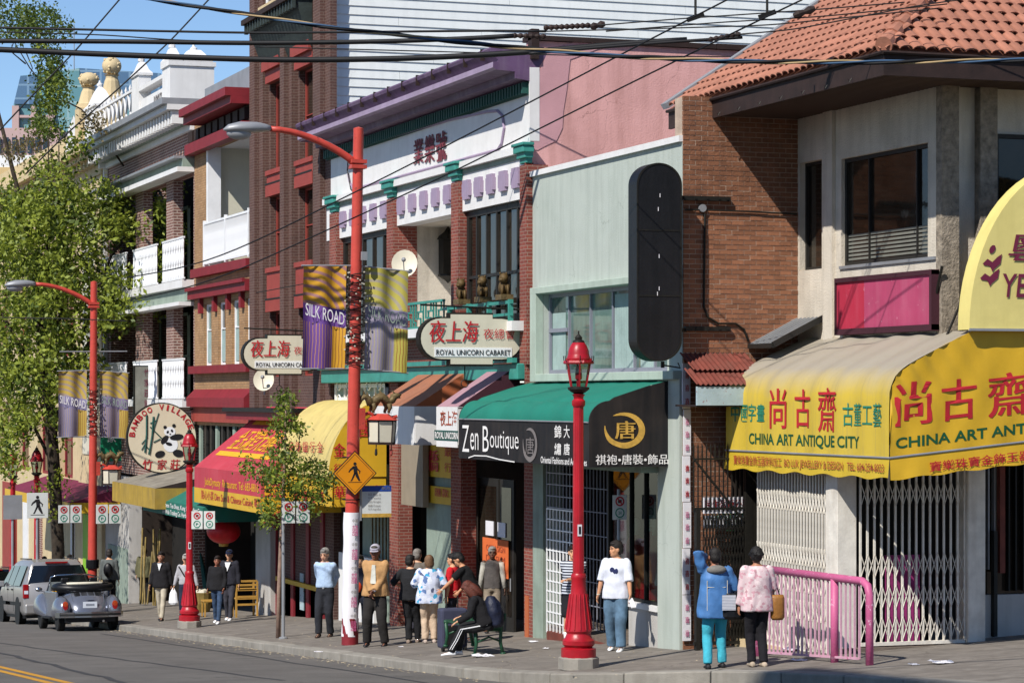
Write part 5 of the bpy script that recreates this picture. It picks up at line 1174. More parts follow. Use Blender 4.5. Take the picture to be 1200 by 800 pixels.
for i in range(n):
    y=a+(b-a)*(i+.5)/n; w2=(b-a)/n/2; m=MB(); z0=pz0+.1; z1=fz(112,143)
    m.bar((F+.15,y-w2,z0),(F+.15,y+w2,z1),.06); m.bar((F+.15,y+w2,z0),(F+.15,y-w2,z1),.06); m.lathe([(.03,0),(.05,.1),(.0,.25)],(F+.15,y,z1+.06),5); m.build('lattice_piece',M['white'],eb)
bx(eb,'downpipe',M['white'],F-.15,F-.02,E1-.3,E1-.12,0,zc)
bx(eb,'leader_head',M['white'],F-.3,F-.0,E1-.35,E1-.05,zc-.1,zc+.4)
# ground floor of the plum building
bx(eb,'wall',M['concretewall'],F-.02,F+.4,fy(152),fy(122),-4.5,1.4); bx(eb,'dado',M['greengrey'],F-.05,F-.021,fy(151),fy(128),-4.5,zz(640,F,fy(140)))
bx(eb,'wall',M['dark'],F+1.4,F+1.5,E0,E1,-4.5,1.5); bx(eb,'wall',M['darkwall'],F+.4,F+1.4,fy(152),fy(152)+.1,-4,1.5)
bx(eb,'pier',M['purplebrick'],F-.02,F+.4,E0,E0+.5,-4,1.5)
M['white2']=M['white']
# ================= CREAM BUILDING and beyond =================
fb=wthing('cream_building','cream stone building with great ball finials behind the street tree','building',(F,98,GZ(F,98)))
G0,G1=E1+.02,118
wl=[(G0+1.5+i*5.2,G0+4.4+i*5.2,z0,z1) for i in range(5) for z0,z1 in ((1.0,3.8),(5.5,8.6))]
m=MB(); wallh(m,'x',F,F+.5,G0,G1,-7,11.4,wl); m.build('wall',M['creamstone'],fb)
for a,b,z0,z1 in wl: window(fb,'x',F+.2,a,b,z0,z1,2,2,M['maroon'],M['glass'],.12)
zc2=fz(196,112); bx(fb,'cornice',M['creamstone'],F-.9,F+.3,G0,G1,zc2+.35,zc2+.55); bx(fb,'cornice',M['creamstone'],F-.6,F-.001,G0,G1,zc2+.15,zc2+.349); bx(fb,'cornice_band',M['creamstone'],F-.2,F-.002,G0,G1,zc2-.4,zc2-.05)
dm=MB().box(-.45,0,-.14,.14,-.12,.13).mesh('modillion',M['creamstone']); y=G0+.4
while y<G1: o=link('modillion',dm,fb); o.location=Vector((F-.01,y,zc2+.02))-Vector(fb.location); y+=.7
bx(fb,'pilaster',M['creamstone'],F-.15,F-.003,G0+.1,fy(97),-5,zc2-.41); bx(fb,'pilaster_panel',M['cream'],F-.19,F-.151,G0+1.3,fy(103),2,zc2-1.5)
# finials : pedestal, waist, carved ball
def finial(px,pyt,pyb,x):
    y=fy(px,x); s=dep(x,y)/3000; zb=zz(pyb,x,y); H=(pyb-pyt)*s; r=11.5*s
    m=MB(); m.lathe([(r*1.3,0),(r*1.3,H*.12),(r*1.05,H*.16),(r*.75,H*.46),(r*.62,H*.52),(r*.62,H*.58),(r*.8,H*.6)],(x,y,zb),12); m.build('finial_pedestal',M['creamstone'],fb)
    m=MB(); m.ball((x,y,zb+H*.8),(r,r,H*.2),14,10); 
    for i in range(30): a=random.random()*6.28; b=random.uniform(-1,1); m.ball((x+r*.95*math.cos(a)*math.cos(b),y+r*.95*math.sin(a)*math.cos(b),zb+H*.8+H*.2*math.sin(b)),(.055,.055,.055),6,4)
    m.build('finial_ball',M['creamstone'],fb,smooth=True)
    bx(fb,'finial_block',M['creamstone'],x-r*1.2,x+r*1.2,y-r*1.2,y+r*1.2,zb-3,zb-.001)
finial(104,85,128,F+.5); finial(131,67,120,F+1.0)
bx(fb,'parapet',M['creamstone'],F+.3,F+.6,G0,G1,zc2+.5,zc2+1.8)
m=MB(); m.add([(F+.2,fy(p),fz(q,p)) for p,q in ((88,180),(70,180),(74,150),(80,135),(86,150))],[(0,1,2,3,4)]); m.build('pediment',M['white'],fb)
# far buildings
gt=wthing('glass_tower','distant teal glass office tower with sloping blue roof','building',tuple(PD(100,500,300)))
def farbox(parent,name,mt,pl,pr,pt,pb,d,th=20):
    a,b=PD(pl,pb,d),PD(pr,pt,d); Rv=Vector((CS,-SN,0)); Fv=Vector((SN,CS,0)); z0,z1=a.z,b.z; w_=(b-a).dot(Rv); a.z=0
    P=[a,a+Rv*w_,a+Rv*w_+Fv*th,a+Fv*th]; m=MB(); m.add([(p.x,p.y,z0) for p in P]+[(p.x,p.y,z1) for p in P],[(0,1,2,3),(4,5,6,7),(0,1,5,4),(1,2,6,5),(2,3,7,6),(3,0,4,7)]); return m.build(name,mt,parent)
def tower(name,h,hg,grid_,bar='#c9cfd2'):
    m,t,b,N,L=nodes(name); tc=N('ShaderNodeTexCoord'); br=N('ShaderNodeTexBrick'); br.offset=0; mp=N('ShaderNodeMapping'); mp.inputs['Rotation'].default_value=(R(90),0,0); 
    L(tc.outputs['Object'],mp.inputs[0]); L(mp.outputs[0],br.inputs[0]); br.inputs['Scale'].default_value=1; br.inputs['Brick Width'].default_value=grid_; br.inputs['Row Height'].default_value=grid_; br.inputs['Mortar Size'].default_value=.12
    br.inputs['Color1'].default_value=hx(h); br.inputs['Color2'].default_value=hx(hg); br.inputs['Mortar'].default_value=hx(bar); L(br.outputs[0],b.inputs['Base Color']); b.inputs['Roughness'].default_value=.25; return m
M['tealglass']=tower('teal_curtain_wall','#5a858c','#6c969a',1.9,'#86a4a8'); M['pinkstone']=mat('pink_stone','#b59a96',.8,.05,.1)  # teal glass muted so its colour carries distance haze
Rv=Vector((CS,-SN,0)); Fv=Vector((SN,CS,0))
def farpoly(parent,name,mt,pts,d,th):
    P=[PD(a,b,d) for a,b in pts]; return MB().prism(P,Fv*th).build(name,mt,parent)
farpoly(gt,'glass_wall',M['tealglass'],[(16,230),(16,122),(24,89),(45,87),(93,80),(125,82),(188,86),(188,230)],300,25)
M['blueglass']=tower('blue_roof_glazing','#45617f','#52708d',1.6,'#6f8ba3')  # blue roof glass muted in colour for the same haze
farpoly(gt,'roof_glazing',M['blueglass'],[(93,80),(188,86),(196,112),(104,130)],299.5,.3); farpoly(gt,'roof_glazing',M['blueglass'],[(24,89),(16,122),(40,122),(45,88)],299.6,.3)
for a,b in ((14,22),(36,42),(56,62)): farbox(gt,'stone_pier',M['pinkstone'],a,b,124,240,299.3,.5)
for y in (135,150,170): farbox(gt,'stone_band',M['pinkstone'],14,64,y,y+3,299.4,.4)
farbox(gt,'spire',M['steel'],86.3,87,30,82,299,.3)
pb=wthing('brick_midrise','distant pink and white mid-rise block seen through the branches','building',tuple(PD(30,500,220)))
farbox(pb,'wall',M['pinkstone'],-20,70,150,520,240,20)
for i in range(7): farbox(pb,'window',M['glass'],-4+i*9,1+i*9,161,180,239.7,.2)
farbox(pb,'roof_band',M['white'],-20,60,182,196,239.5,1); farbox(pb,'wall',mat('yellow_stucco','#c9ad7c',.9,.05,1),-20,60,196,212,239.4,1); farbox(pb,'wall',M['greengrey'],-20,40,212,245,235,1)
ob=wthing('background_block','plain grey block closing the street view at far left','building',tuple(PD(-20,500,200))); farbox(ob,'wall',M['greengrey'],-60,20,250,680,200,20)
for i in range(6): farbox(ob,'window',M['glass'],-20+i*7,-16+i*7,300,330,199.8,.1)
# ---- ground-floor shops on the far stretch
def awn(name,label,px0,px1,X0,zb,zv,zt,mt,mte,mtv):
    y0,y1=fy(px1,X0),fy(px0,X0); return slope_awning(name,label,y0,y1,mt,mte,mtv,zb,zv,zt,X0,F-.05)
zq=lambda py,px,X:fz(py,px,X)
t1=awn('teal_awning','teal green awning with white printed valance behind the red street lamp',168,238,14.2,zq(604,200,14.2),zq(588,200,14.2),2.1,M['tealc'],M['tealc'],M['tealc'])
m=MB(); tX(m,'Chinese Tea Shop, Kung Fu Trading Co.',14.18,190,236,592,599,wt=.01); tX(m,'Tin Wah Trading Co. Herbal, Ginseng, Tea',14.18,190,236,600,607,wt=.01); m.build('lettering',M['lwhite'],t1)
M['ybox']=mat('dirty_yellow_canvas','#a88a32',.8,.15,2,.2,50,streak=.35)
t2=awn('weathered_awning','weathered grey brown awning with dirty yellow front below the panda sign',132,182,13.9,zq(594,170,13.9),zq(570,170,13.9),2.0,M['grayc'],M['fascia'],M['ybox'])
t3=awn('burgundy_awning','burgundy canvas awning with yellow valance behind the tree trunk',6,82,14.3,zq(596,60,14.3),zq(584,60,14.3),1.0,M['maroonc'],M['maroonc'],M['yellow'])
for i,(a,b,mt) in enumerate(((4,20,'brickred'),(28,34,'white'),(42,50,'purplebrick'),(62,70,'concretewall'),(84,88,'white'),(98,100,'iron'))): bx(fb,'shop_pier',M[mt],F-.05,F+.2,fy(b),fy(a),-8,.4)
ng=wthing('lime_sign','lime green lit shop panel beside the far red pole','sign',(F-.1,fy(98),-2)); bx(ng,'panel',mat('lime_paint','#7fb31c',.6,.1,2),F-.2,F-.15,fy(103,F-.2),fy(97,F-.2),-5,zq(600,100,F))
gs=wthing('green_sign','emerald green sign board with white characters beside the far pole','sign',(14.8,85,2)); Yg=84
q0,q1=PY(118,500,Yg),PY(145,540,Yg); MB().box(q0.x,q1.x,Yg,Yg+.1,q1.z,q0.z).build('board',mat('emerald_paint','#0d7d58',.5,.1,2),gs)
m=MB(); tY(m,'酒',Yg-.01,126,136,499,508,wt=.02); tY(m,'家',Yg-.01,126,136,508,518,wt=.02); m.build('lettering',M['lwhite'],gs)
# vertical grey sign and the round panda sign
vs_=wthing('vertical_sign','grey weathered upright sign with faded red characters above the panda sign','sign',(14.5,78,4)); Yv=78
q0,q1=PY(157,428,Yv),PY(187,520,Yv); MB().box(q0.x,q1.x,Yv,Yv+.15,q1.z,q0.z).build('cabinet',M['iron'],vs_); q0,q1=PY(158.5,429.5,Yv),PY(185.5,519,Yv); MB().box(q0.x,q1.x,Yv-.012,Yv-.001,q1.z,q0.z).build('face',mat('dull_grey_sign','#85847a',.7,.2,2),vs_)
m=MB()
for i,s in enumerate('竹家莊飯'): tY(m,s,Yv-.02,169,175,432+i*12,441+i*12,wt=.0)
m.build('lettering',M['maroonc'],vs_)
pn=wthing('round_sign','large round cream sign with sitting panda and red BAMBOO VILLAGE lettering','sign',tuple(PY(190,513,72.5))); Yp=72.5
cc_=PY(190,513,Yp); s_=dep(cc_.x,cc_.y)/3000; Rr=41.5*s_
MB().lathe([(Rr,0),(Rr,.2),(.0,.2)],(cc_.x,Yp,cc_.z),48,'y').build('cabinet',M['iron'],pn)
M['signcream']=mat('sign_cream','#d8cbb0',.5,.04,2,.03,20)
MB().add([(cc_.x+Rr*.965*math.cos(t),Yp-.006,cc_.z+Rr*.965*math.sin(t)) for t in np.linspace(0,2*math.pi,60,endpoint=False)],[tuple(range(60))]).build('face',M['signcream'],pn)
def PP(a,b,k=0): p=PY(a,b,Yp-.012-k*.003); return p
m=MB(); word='BAMBOO VILLAGE'
for i,chh in enumerate(word):
    if chh==' ': continue
    a=R(173-i*(152/13)); rr=36.0
    cx,cy=190+.93*rr*math.cos(a)/.943*1.0,513-rr*math.sin(a); c0=PP(cx,cy); tu=Vector((math.sin(a),0,-math.cos(a))); up=Vector((math.cos(a),0,math.sin(a))); h_=7*s_; w2=(5.8 if chh not in 'IL' else (2.2 if chh=='I' else 4.4))*s_
    text(m,chh,c0-tu*w2/2-up*h_/2,c0+tu*w2/2-up*h_/2,c0-tu*w2/2+up*h_/2,wt=.03)
for s,p0_,p1_ in (('竹',167,179),('家',184,195),('莊',199,211)): tY(m,s,Yp-.012,p0_,p1_,538,550,wt=.02,italic=.1)
m.build('lettering',M['lred'],pn)
def blob(m,cx,cy,rx,ry,k,rot=0,n=20):
    m.add([PP(cx+rx*math.cos(t)*math.cos(rot)-ry*math.sin(t)*math.sin(rot),cy+rx*math.cos(t)*math.sin(rot)+ry*math.sin(t)*math.cos(rot),k) for t in np.linspace(0,2*math.pi,n,endpoint=False)],[tuple(range(n))])
m=MB(); 
for i,(a,b,c,d) in enumerate(((172,486,170,530),(180,488,175,532))): m.tube([PP(a,b),PP((a+c)/2+1,(b+d)/2),PP(c,d)],.03,4)
for a,b,c,d in ((186,484,181,500),(181,500,174,532),(176,500,190,514),(173,512,166,520),(176,496,184,492),(180,518,188,514),(170,520,166,527),(170,521,175,527)): m.tube([PP(a,b),PP(c,d)],.018,4)
m.build('bamboo_drawing',M['tealdark'],pn)
m=MB(); blob(m,199,505.5,6.8,5.6,1); blob(m,200,521,8.5,8.5,1,.2); m.build('panda_white',M['whiteclean'],pn)
m=MB(); 
for a in ((193.5,500.5,2.1,2.1,2,0),(203.8,498.5,2.1,2.1,2,0),(196.5,506,1.3,1.8,3,.5),(201.5,504.5,1.3,1.8,3,-.5),(199.5,508.5,1,.8,3,0),(207,512,8,3.6,2,-.15),(193,515,6,3.4,2,-.9),(187.5,532,6,4,2,-.3),(209,531,6.6,4.4,2,.2),(198,520,4,2,2,.3)): blob(m,*a)
m.build('panda_black',M['lblack'],pn)
MB().bar(PY(228,500,Yp+.1),PY(236,500,Yp+.1),.06).bar(PY(222,480,Yp+.1),PY(238,476,Yp+.1),.05).build('arm',M['iron'],pn)
# ================= STREET FURNITURE =================
def street_lamp(label,H=4.8):
    t=thing('street_lamp',label,'street lamp',(0,0,0),0,'red globe-top lantern lamps along the kerb'); k=H/4.8
    MB().lathe([(.3,0),(.3,.16),(.27,.18)],(0,0,0),8).build('plinth',M['kerb'],t)
    MB().lathe([(.26,.16),(.26,.3),(.2,.32),(.24,.36),(.24,.42),(.2,.46),(.18,.52),(.2,.56),(.19,.62),(.15,.9),(.12,1.12),(.105,1.3),(.115,1.33),(.115,1.37),(.1,1.4)],(0,0,0),16).build('base',M['red'],t,auto=True)
    m=MB()
    for i in range(14):
        a=2*math.pi*i/14; m.tube([(.2*math.cos(a),.2*math.sin(a),.58),(.125*math.cos(a),.125*math.sin(a),1.1)],.012,4)
    m.build('fluting',M['red'],t)
    m=MB(); m.lathe([(.082,1.38),(.07,3.86)],(0,0,0),14)
    for i in range(7):
        a=2*math.pi*i/7; m.tube([(.076*math.cos(a),.076*math.sin(a),1.42),(.066*math.cos(a),.066*math.sin(a),3.84)],.012,4,)
    m.build('shaft',M['red'],t,auto=True)
    MB().lathe([(.08,3.84),(.1,3.87),(.1,3.93),(.07,3.96),(.08,4.0),(.1,4.02),(.06,4.04)],(0,0,0),16).build('collar',M['red'],t,auto=True)
    MB().lathe([(.06,4.03),(.11,4.06),(.16,4.1),(.16,4.13),(.1,4.14)],(0,0,0),12).build('lantern_cup',M['iron'],t,auto=True)
    n=6; zb,ztp=4.14,4.47; rb,rt=.125,.2
    for i in range(n):
        a=2*math.pi*i/n+.26; b=2*math.pi*(i+1)/n+.26
        MB().bar((rb*math.cos(a),rb*math.sin(a),zb),(rt*math.cos(a),rt*math.sin(a),ztp+.08),.018).build('lantern_rib',M['red'],t)
        MB().quad((rb*.96*math.cos(a),rb*.96*math.sin(a),zb),(rb*.96*math.cos(b),rb*.96*math.sin(b),zb),(rt*.96*math.cos(b),rt*.96*math.sin(b),ztp),(rt*.96*math.cos(a),rt*.96*math.sin(a),ztp)).build('pane',M['clear'],t)
        m=MB(); m.tube([(rt*1.05*math.cos(a),rt*1.05*math.sin(a),ztp+.03),(rt*1.18*math.cos(a),rt*1.18*math.sin(a),ztp+.05),(rt*1.22*math.cos(a),rt*1.22*math.sin(a),ztp+.12)],.007,4); m.build('crest_hook',M['iron'],t)
    m=MB(); m.lathe([(.03,4.14),(.03,4.24),(.05,4.25),(.05,4.34),(.0,4.36)],(0,0,0),10); m.build('bulb_holder',M['red'],t); MB().ball((0,0,4.37),(.05,.05,.08),10,8).build('bulb',M['cream'],t,smooth=True)
    MB().lathe([(.22,4.47),(.23,4.49),(.22,4.52),(.18,4.53)],(0,0,0),6).build('lantern_rim',M['red'],t)
    MB().lathe([(.18,4.52),(.175,4.56),(.16,4.6),(.155,4.62),(.15,4.67),(.12,4.74),(.085,4.79),(.03,4.81)],(0,0,0),20).build('dome',M['red'],t,smooth=True)
    MB().lathe([(.09,4.785),(.085,4.81),(.05,4.83),(.055,4.86),(.03,4.89),(.012,4.91),(.012,4.95),(.0,4.96)],(0,0,0),12).build('cap',M['iron'],t,auto=True)
    return t
l0=street_lamp('bright red fluted street lamp at the near kerb corner beside man in white top')
def put(o,px,py,H=None,g=GZ): p=PG(px,py,g); o.location=(p.x,p.y,g(p.x,p.y)); return p
p=put(l0,678,783); MB().box(-.045,.02,-.085,-.078,1.95,2.12).build('sticker',M['paper'],l0); MB().box(-.03,.005,-.089,-.086,1.98,2.09).build('sticker_print',M['lblack'],l0)
for (px,py,pt,lab) in ((222,735,503,'red street lamp in front of the teal awning beside the man carrying white bag'),(15,714,528,'leftmost red street lamp, by the left edge of the frame behind the blue car'),(43,713,524,'red street lamp behind the walk sign and the silver minivan')):
    c=copy_tree(l0); c['label']=lab; p=put(c,px,py); s=(py-pt)*dep(p.x,p.y)/3000/4.9; c.scale=(s,s,s)
# tall poles with cobra head lights, banners, lanterns
def bannermat(name,pur,gold,x0):
    m,t,b,N,L=nodes(name); tc=N('ShaderNodeTexCoord'); co=tc.outputs['Object']; sp=N('ShaderNodeSeparateXYZ'); L(co,sp.inputs[0])
    def mth(op,a,b_=None,c=None):
        n=N('ShaderNodeMath'); n.operation=op
        for i,v in enumerate((a,b_,c)):
            if v is None: continue
            if hasattr(v,'links'): L(v,n.inputs[i])
            else: n.inputs[i].default_value=v
        return n.outputs[0]
    P,G=hx(pur),hx(gold)
    wv=N('ShaderNodeTexWave'); wv.bands_direction='X'; wv.inputs['Scale'].default_value=5.5; wv.inputs['Distortion'].default_value=2.5; wv.inputs['Detail Scale'].default_value=.6; L(co,wv.inputs[0])
    thin=ramp(N,L,wv.outputs[0],.80,.9,(0,0,0,1),(1,1,1,1))
    rg=N('ShaderNodeTexWave'); rg.wave_type='RINGS'; rg.rings_direction='SPHERICAL'; rg.inputs['Scale'].default_value=2.2; rg.inputs['Distortion'].default_value=1.5; mp=N('ShaderNodeMapping'); mp.inputs['Location'].default_value=(-x0-.1,0,-.9); L(co,mp.inputs[0]); L(mp.outputs[0],rg.inputs[0])
    rings=ramp(N,L,rg.outputs[0],.62,.72,(0,0,0,1),(1,1,1,1))
    G2=tuple(P[i]*.45+G[i]*.55 for i in range(3))+(1,); P2=tuple(P[i]*.55+G[i]*.45 for i in range(3))+(1,); low=mixc(N,L,thin,P,G2); edge=mth('GREATER_THAN',sp.outputs[0],x0+.58); low=mixc(N,L,edge,low,mixc(N,L,thin,G,hx('#8a5a20')))
    up=mixc(N,L,rings,G,P2); zz2=mth('MULTIPLY_ADD',sp.outputs[0],.16,sp.outputs[2]); mid=1.0+.16*x0+.16*.4
    isup=mth('GREATER_THAN',zz2,mid+.17); col=mixc(N,L,isup,low,up); band=mth('COMPARE',zz2,mid,.17); col=mixc(N,L,band,col,P)
    finish(t,N,L,b,col,co,.7,.1,6); return m
M['banA']=bannermat('purple_gold_banner','#633c86','#c48f1c',-1.03); M['banB']=bannermat('faded_gold_banner','#8a8398','#aaa046',.2)
M['banC']=bannermat('dull_lilac_banner','#77708f','#a98f3c',-1.03); M['banD']=bannermat('dull_lilac_banner_b','#6f6480','#a98f3c',.2)
def tall_pole(label,H,arm,ban,lan=True,scalep=1):
    t=thing('tall_lamp_pole',label,'street light',(0,0,0),0,'tall red street light poles'); P_=M['redpole']
    MB().lathe([(.15,0),(.145,.3),(.118,4.5),(.097,H),(.0,H+.03)],(0,0,0),16).build('shaft',P_,t,auto=True)
    MB().lathe([(.16,0),(.16,.5),(.15,.51)],(0,0,0),16).build('base_sleeve',M['maroon'],t,auto=True)
    z=H-.72; a=[(0,0,z)]
    for i in range(1,10):
        u=i/9; a.append((-arm*u,0,z+.62*math.sin(u*math.pi*.5)**.8))
    MB().tube(a,[.075-.02*i/9 for i in range(10)],8).build('arm',P_,t,smooth=True)
    MB().box(-.16,.14,-.14,.14,z-.05,z+.02).box(-.16,.14,-.14,.14,z+.05,z+.12).build('clamp',P_,t)
    e=a[-1]; m=MB(); r=[]
    for u,h,w_,dz in ((0,.07,.07,0),(.12,.1,.1,0),(.3,.14,.17,-.01),(.7,.15,.19,-.03),(.95,.1,.14,-.05),(1.05,.02,.04,-.06)):
        r.append([(e[0]-u*.85,w_*math.cos(k*math.pi/6),e[2]+dz+h*math.sin(k*math.pi/6)*(.9 if math.sin(k*math.pi/6)>0 else .55)) for k in range(12)])
    m.loft(r); m.build('lamp_head',M['steel'],t,smooth=True)
    m=MB(); m.ball((e[0]-.6,0,e[2]-.12),(.24,.13,.12),14,8); m.build('lens',M['clear'] if 0 else M['steel'],t,smooth=True)
    zt_,zb_,wd=ban
    for s,mt in ((-1,'banA'),(1,'banB')):
        mt=mt if scalep==1 else ('banC' if s<0 else 'banD')
        n=12; m=MB(); x0,x1=s*.2,s*(.2+wd)
        vs=[(x0+(x1-x0)*i/n,.05*math.sin(i*.9+s)+.03*math.sin(j*.7),zt_+(zb_-zt_)*j/10-(.06*i/n if s>0 else .02*i/n)) for i in range(n+1) for j in range(11)]
        m.add(vs,[(i*11+j,(i+1)*11+j,(i+1)*11+j+1,i*11+j+1) for i in range(n) for j in range(10)]); 
        me=m.mesh('banner',M[mt],True,off=Vector((0,0,zb_))); o=link('banner',me,t); o.location=(0,0,zb_)
        MB().tube([(s*.1,0,zt_+.01),(s*(.24+wd),0,zt_-.0-(.06 if s>0 else .02))],.018,6).build('banner_rod',M['steel'],t); MB().tube([(s*.1,0,zb_-.0),(s*(.24+wd),0,zb_-.0-(.06 if s>0 else .02))],.018,6).build('banner_rod',M['steel'],t)
        m=MB(); xa,xb=min(x0,x1),max(x0,x1); h_=zt_-zb_
        text(m,'SILK ROAD',(xa+.03,-.08,zb_+h_*.51),(xb-.04,-.08,zb_+h_*.42),(xa+.03,-.08,zb_+h_*.63),wt=.0,toward=(0,-99,0)); m.build('lettering',M['lwhite'] if s<0 else M['greengrey'],t)
    return t
def lantern_arm(t,z,s=1):
    """side bracket with a bronze dragon standing on a cream box lantern"""
    MB().tube([(s*.1,0,z-.02),(s*.3,0,z+.06),(s*.55,0,z-.06),(s*.86,0,z-.0)],.035,8).box(s*.08,s*.2,-.1,.1,z-.25,z+.15).build('lantern_bracket',M['redpole'],t,smooth=False)
    cx=s*.56
    rings=[[(cx+a*math.cos(k*math.pi/3),a*math.sin(k*math.pi/3),zz_) for k in range(6)] for a,zz_ in ((.34,z-.07),(.3,z-.05),(.17,z+.02),(.14,z+.05))]
    m=MB(); m.loft(rings); m.build('lantern_roof',M['redpole'],t)
    rings=[[(cx+a*math.cos(k*math.pi/3),a*math.sin(k*math.pi/3),zz_) for k in range(6)] for a,zz_ in ((.25,z-.52),(.28,z-.07))]
    MB().loft(rings).build('lantern_shade',M['cream'],t); 
    m=MB(); 
    for a,zz_ in ((.27,z-.54),(.29,z-.1)): m.loft([[(cx+b*math.cos(k*math.pi/3),b*math.sin(k*math.pi/3),zz_+e) for k in range(6)] for b,e in ((a,0),(a,.05))])
    for k in range(6): m.tube([(cx+.255*math.cos(k*math.pi/3),.255*math.sin(k*math.pi/3),z-.52),(cx+.285*math.cos(k*math.pi/3),.285*math.sin(k*math.pi/3),z-.07)],.012,4)
    m.build('lantern_frame',M['fascia'],t)
    for k,c in ((-.15,'iron'),(.15,'brickred')): MB().tube([(cx+k,-.15,z-.54),(cx+k,-.15,z-.62)],.01,4).lathe([(.012,-.13),(.03,-.1),(.022,.0)],(cx+k,-.15,z-.62),6).build('tassel',M[c],t)
    # dragon
    m=MB(); P=[(s*.13,0,z+.25),(s*.17,0,z+.42),(s*.27,0,z+.52),(s*.38,0,z+.46),(s*.44,0,z+.3),(s*.52,0,z+.28),(s*.6,0,z+.44),(s*.72,0,z+.52),(s*.84,0,z+.42),(s*.92,0,z+.36),(s*1.02,0,z+.42),(s*1.08,0,z+.54)]
    m.tube(P,[.03,.07,.09,.1,.11,.12,.135,.14,.13,.11,.1,.1],8)
    for i in range(1,11): p=P[i]; m.tube([(p[0],0,p[2]+.05),(p[0]-.04*s,0,p[2]+.2)],[.05,.006],5)
    m.ball((s*1.12,0,z+.55),(.13,.1,.09),10,7); m.tube([(s*1.15,0,z+.57),(s*1.26,0,z+.59)],[.045,.03],6); m.tube([(s*1.15,0,z+.52),(s*1.24,0,z+.49)],[.03,.018],6); m.tube([(s*1.1,.03,z+.6),(s*1.02,.05,z+.7)],[.02,.006],5); m.tube([(s*1.1,-.03,z+.6),(s*1.02,-.05,z+.7)],[.02,.006],5)
    for a,b in ((.46,.04),(.5,-.06),(.86,.05),(.92,-.05)): m.tube([(s*a,b,z+.32),(s*(a+.03),b*1.4,z+.2),(s*(a-.02),b*1.5,z+.07)],[.08,.055,.035],6); m.ball((s*a,b*1.5,z+.06),(.05,.03,.02),6,4)
    m.v=[(v[0]*.74,v[1]*.8,z+.03+(v[2]-z)*.66) for v in m.v]
    m.build('dragon',M['bronze'],t,smooth=True)
def string_lights(t,z0,z1,r=.14):
    m=MB(); n=int((z1-z0)*70); m.tube([(r*math.cos(i*.55),r*math.sin(i*.55),z0+(z1-z0)*i/n) for i in range(n)],.012,4)
    m.tube([(r*1.1*math.cos(-i*.7),r*1.1*math.sin(-i*.7),z0+(z1-z0)*i/n) for i in range(n)],.01,4); m.build('light_string_cord',M['iron'],t)['kind']='stuff'
    m=MB(); 
    for i in range(130):
        a=random.random()*6.28; z=random.uniform(z0,z1); rr=r+random.uniform(.02,.1); m.box(rr*math.cos(a)-.012,rr*math.cos(a)+.012,rr*math.sin(a)-.012,rr*math.sin(a)+.012,z-.012,z+.012)
    m.build('light_string_bulbs',M['cream'],t,fix=False)['kind']='stuff'
def facecam(o,extra=0): o.rotation_euler=(0,0,-TH*extra)
P1=PG(410,755); k1=3000/dep(P1.x,P1.y); zf=lambda py:(755-py)/k1
pole1=tall_pole('tall red light pole wrapped in white posters with two SILK ROAD banners',zf(150),1.72,(zf(312),zf(432),.83)); pole1.location=P1; pole1.rotation_euler=(0,R(1.0),0)
lantern_arm(pole1,zf(487)); string_lights(pole1,zf(430),zf(318))
m=MB(); n=20; r=.185
vs=[]; r=.158
for i in range(n+1):
    a=R(-115-75)+R(150)*i/n
    for z in np.linspace(zf(745),zf(600),24): rr=r+.006*math.sin(z*9+i*.5); vs.append((rr*math.cos(a)*1.02,rr*math.sin(a),z))
m.add(vs,[(i*24+j,(i+1)*24+j,(i+1)*24+j+1,i*24+j+1) for i in range(n) for j in range(23)]); m.build('poster_wrap',M['paper'],pole1,smooth=True)
m=MB(); z=zf(738); k=0
while z<zf(610):
    text(m,'囍',(-.05,-.2,z),(.06,-.2,z),(-.05,-.2,z+.2),wt=.02,toward=(0,-99,0)); z+=.45
m.build('poster_print',M['pinkrail'],pole1)
m=MB(); z=zf(738)+.25
while z<zf(610): text(m,'中華',(-.05,-.2,z),(.06,-.2,z),(-.05,-.2,z+.07),wt=.01,toward=(0,-99,0)); z+=.45
m.build('poster_print',M['lgrey'],pole1)
P2=PG(108,719); 
pole2=tall_pole('farther tall red light pole with pair of dull lilac banners by the street tree',zf(150),1.72,(zf(312),zf(432),.83),scalep=2); pole2.location=P2; pole2.rotation_euler=(0,R(.3),0)
lantern_arm(pole2,zf(487)); string_lights(pole2,zf(430),zf(345))
MB().tube([(-1.0,0,zf(278)),(1.0,0,zf(276))],.02,6).build('wire_bracket',M['steel'],pole2); MB().lathe([(.19,1.35),(.19,1.6),(.185,1.61)],(0,0,0),14).build('pasted_stickers',M['black'],pole2)
MB().box(.05,.16,-.2,-.13,zf(305),zf(295)).build('photo_cell',M['steel'],pole1)
# ---- signs
M['signyellow']=paint('amber_sign','#d98a08',.45); M['signwhite']=paint('sign_white','#cfd2cf',.45); M['signback']=M['steel']
def ped(m,P,s):       # walking figure
    m.add([P(s*.09*math.cos(t)+.0,s*(.78)+s*.09*math.sin(t)) for t in np.linspace(0,6.28,12,endpoint=False)],[tuple(range(12))])
    for q in ([(-.1,.66),(.1,.68),(.14,.3),(-.06,.26)],[(-.06,.3),(.06,.3),(-.16,-.12),(-.26,-.12),(-.2,-.05)],[(.02,.32),(.14,.32),(.3,-.12),(.2,-.12),(.04,.12)],[(-.1,.66),(-.06,.54),(-.24,.42),(-.32,.32),(-.36,.36),(-.28,.5)],[(.1,.68),(.14,.55),(.3,.4),(.26,.26),(.22,.26),(.24,.38),(.1,.48)],[(-.38,-.17),(.38,-.17),(.38,-.2),(-.38,-.2)]): m.add([P(a*s,b*s) for a,b in q],[tuple(range(len(q)))])
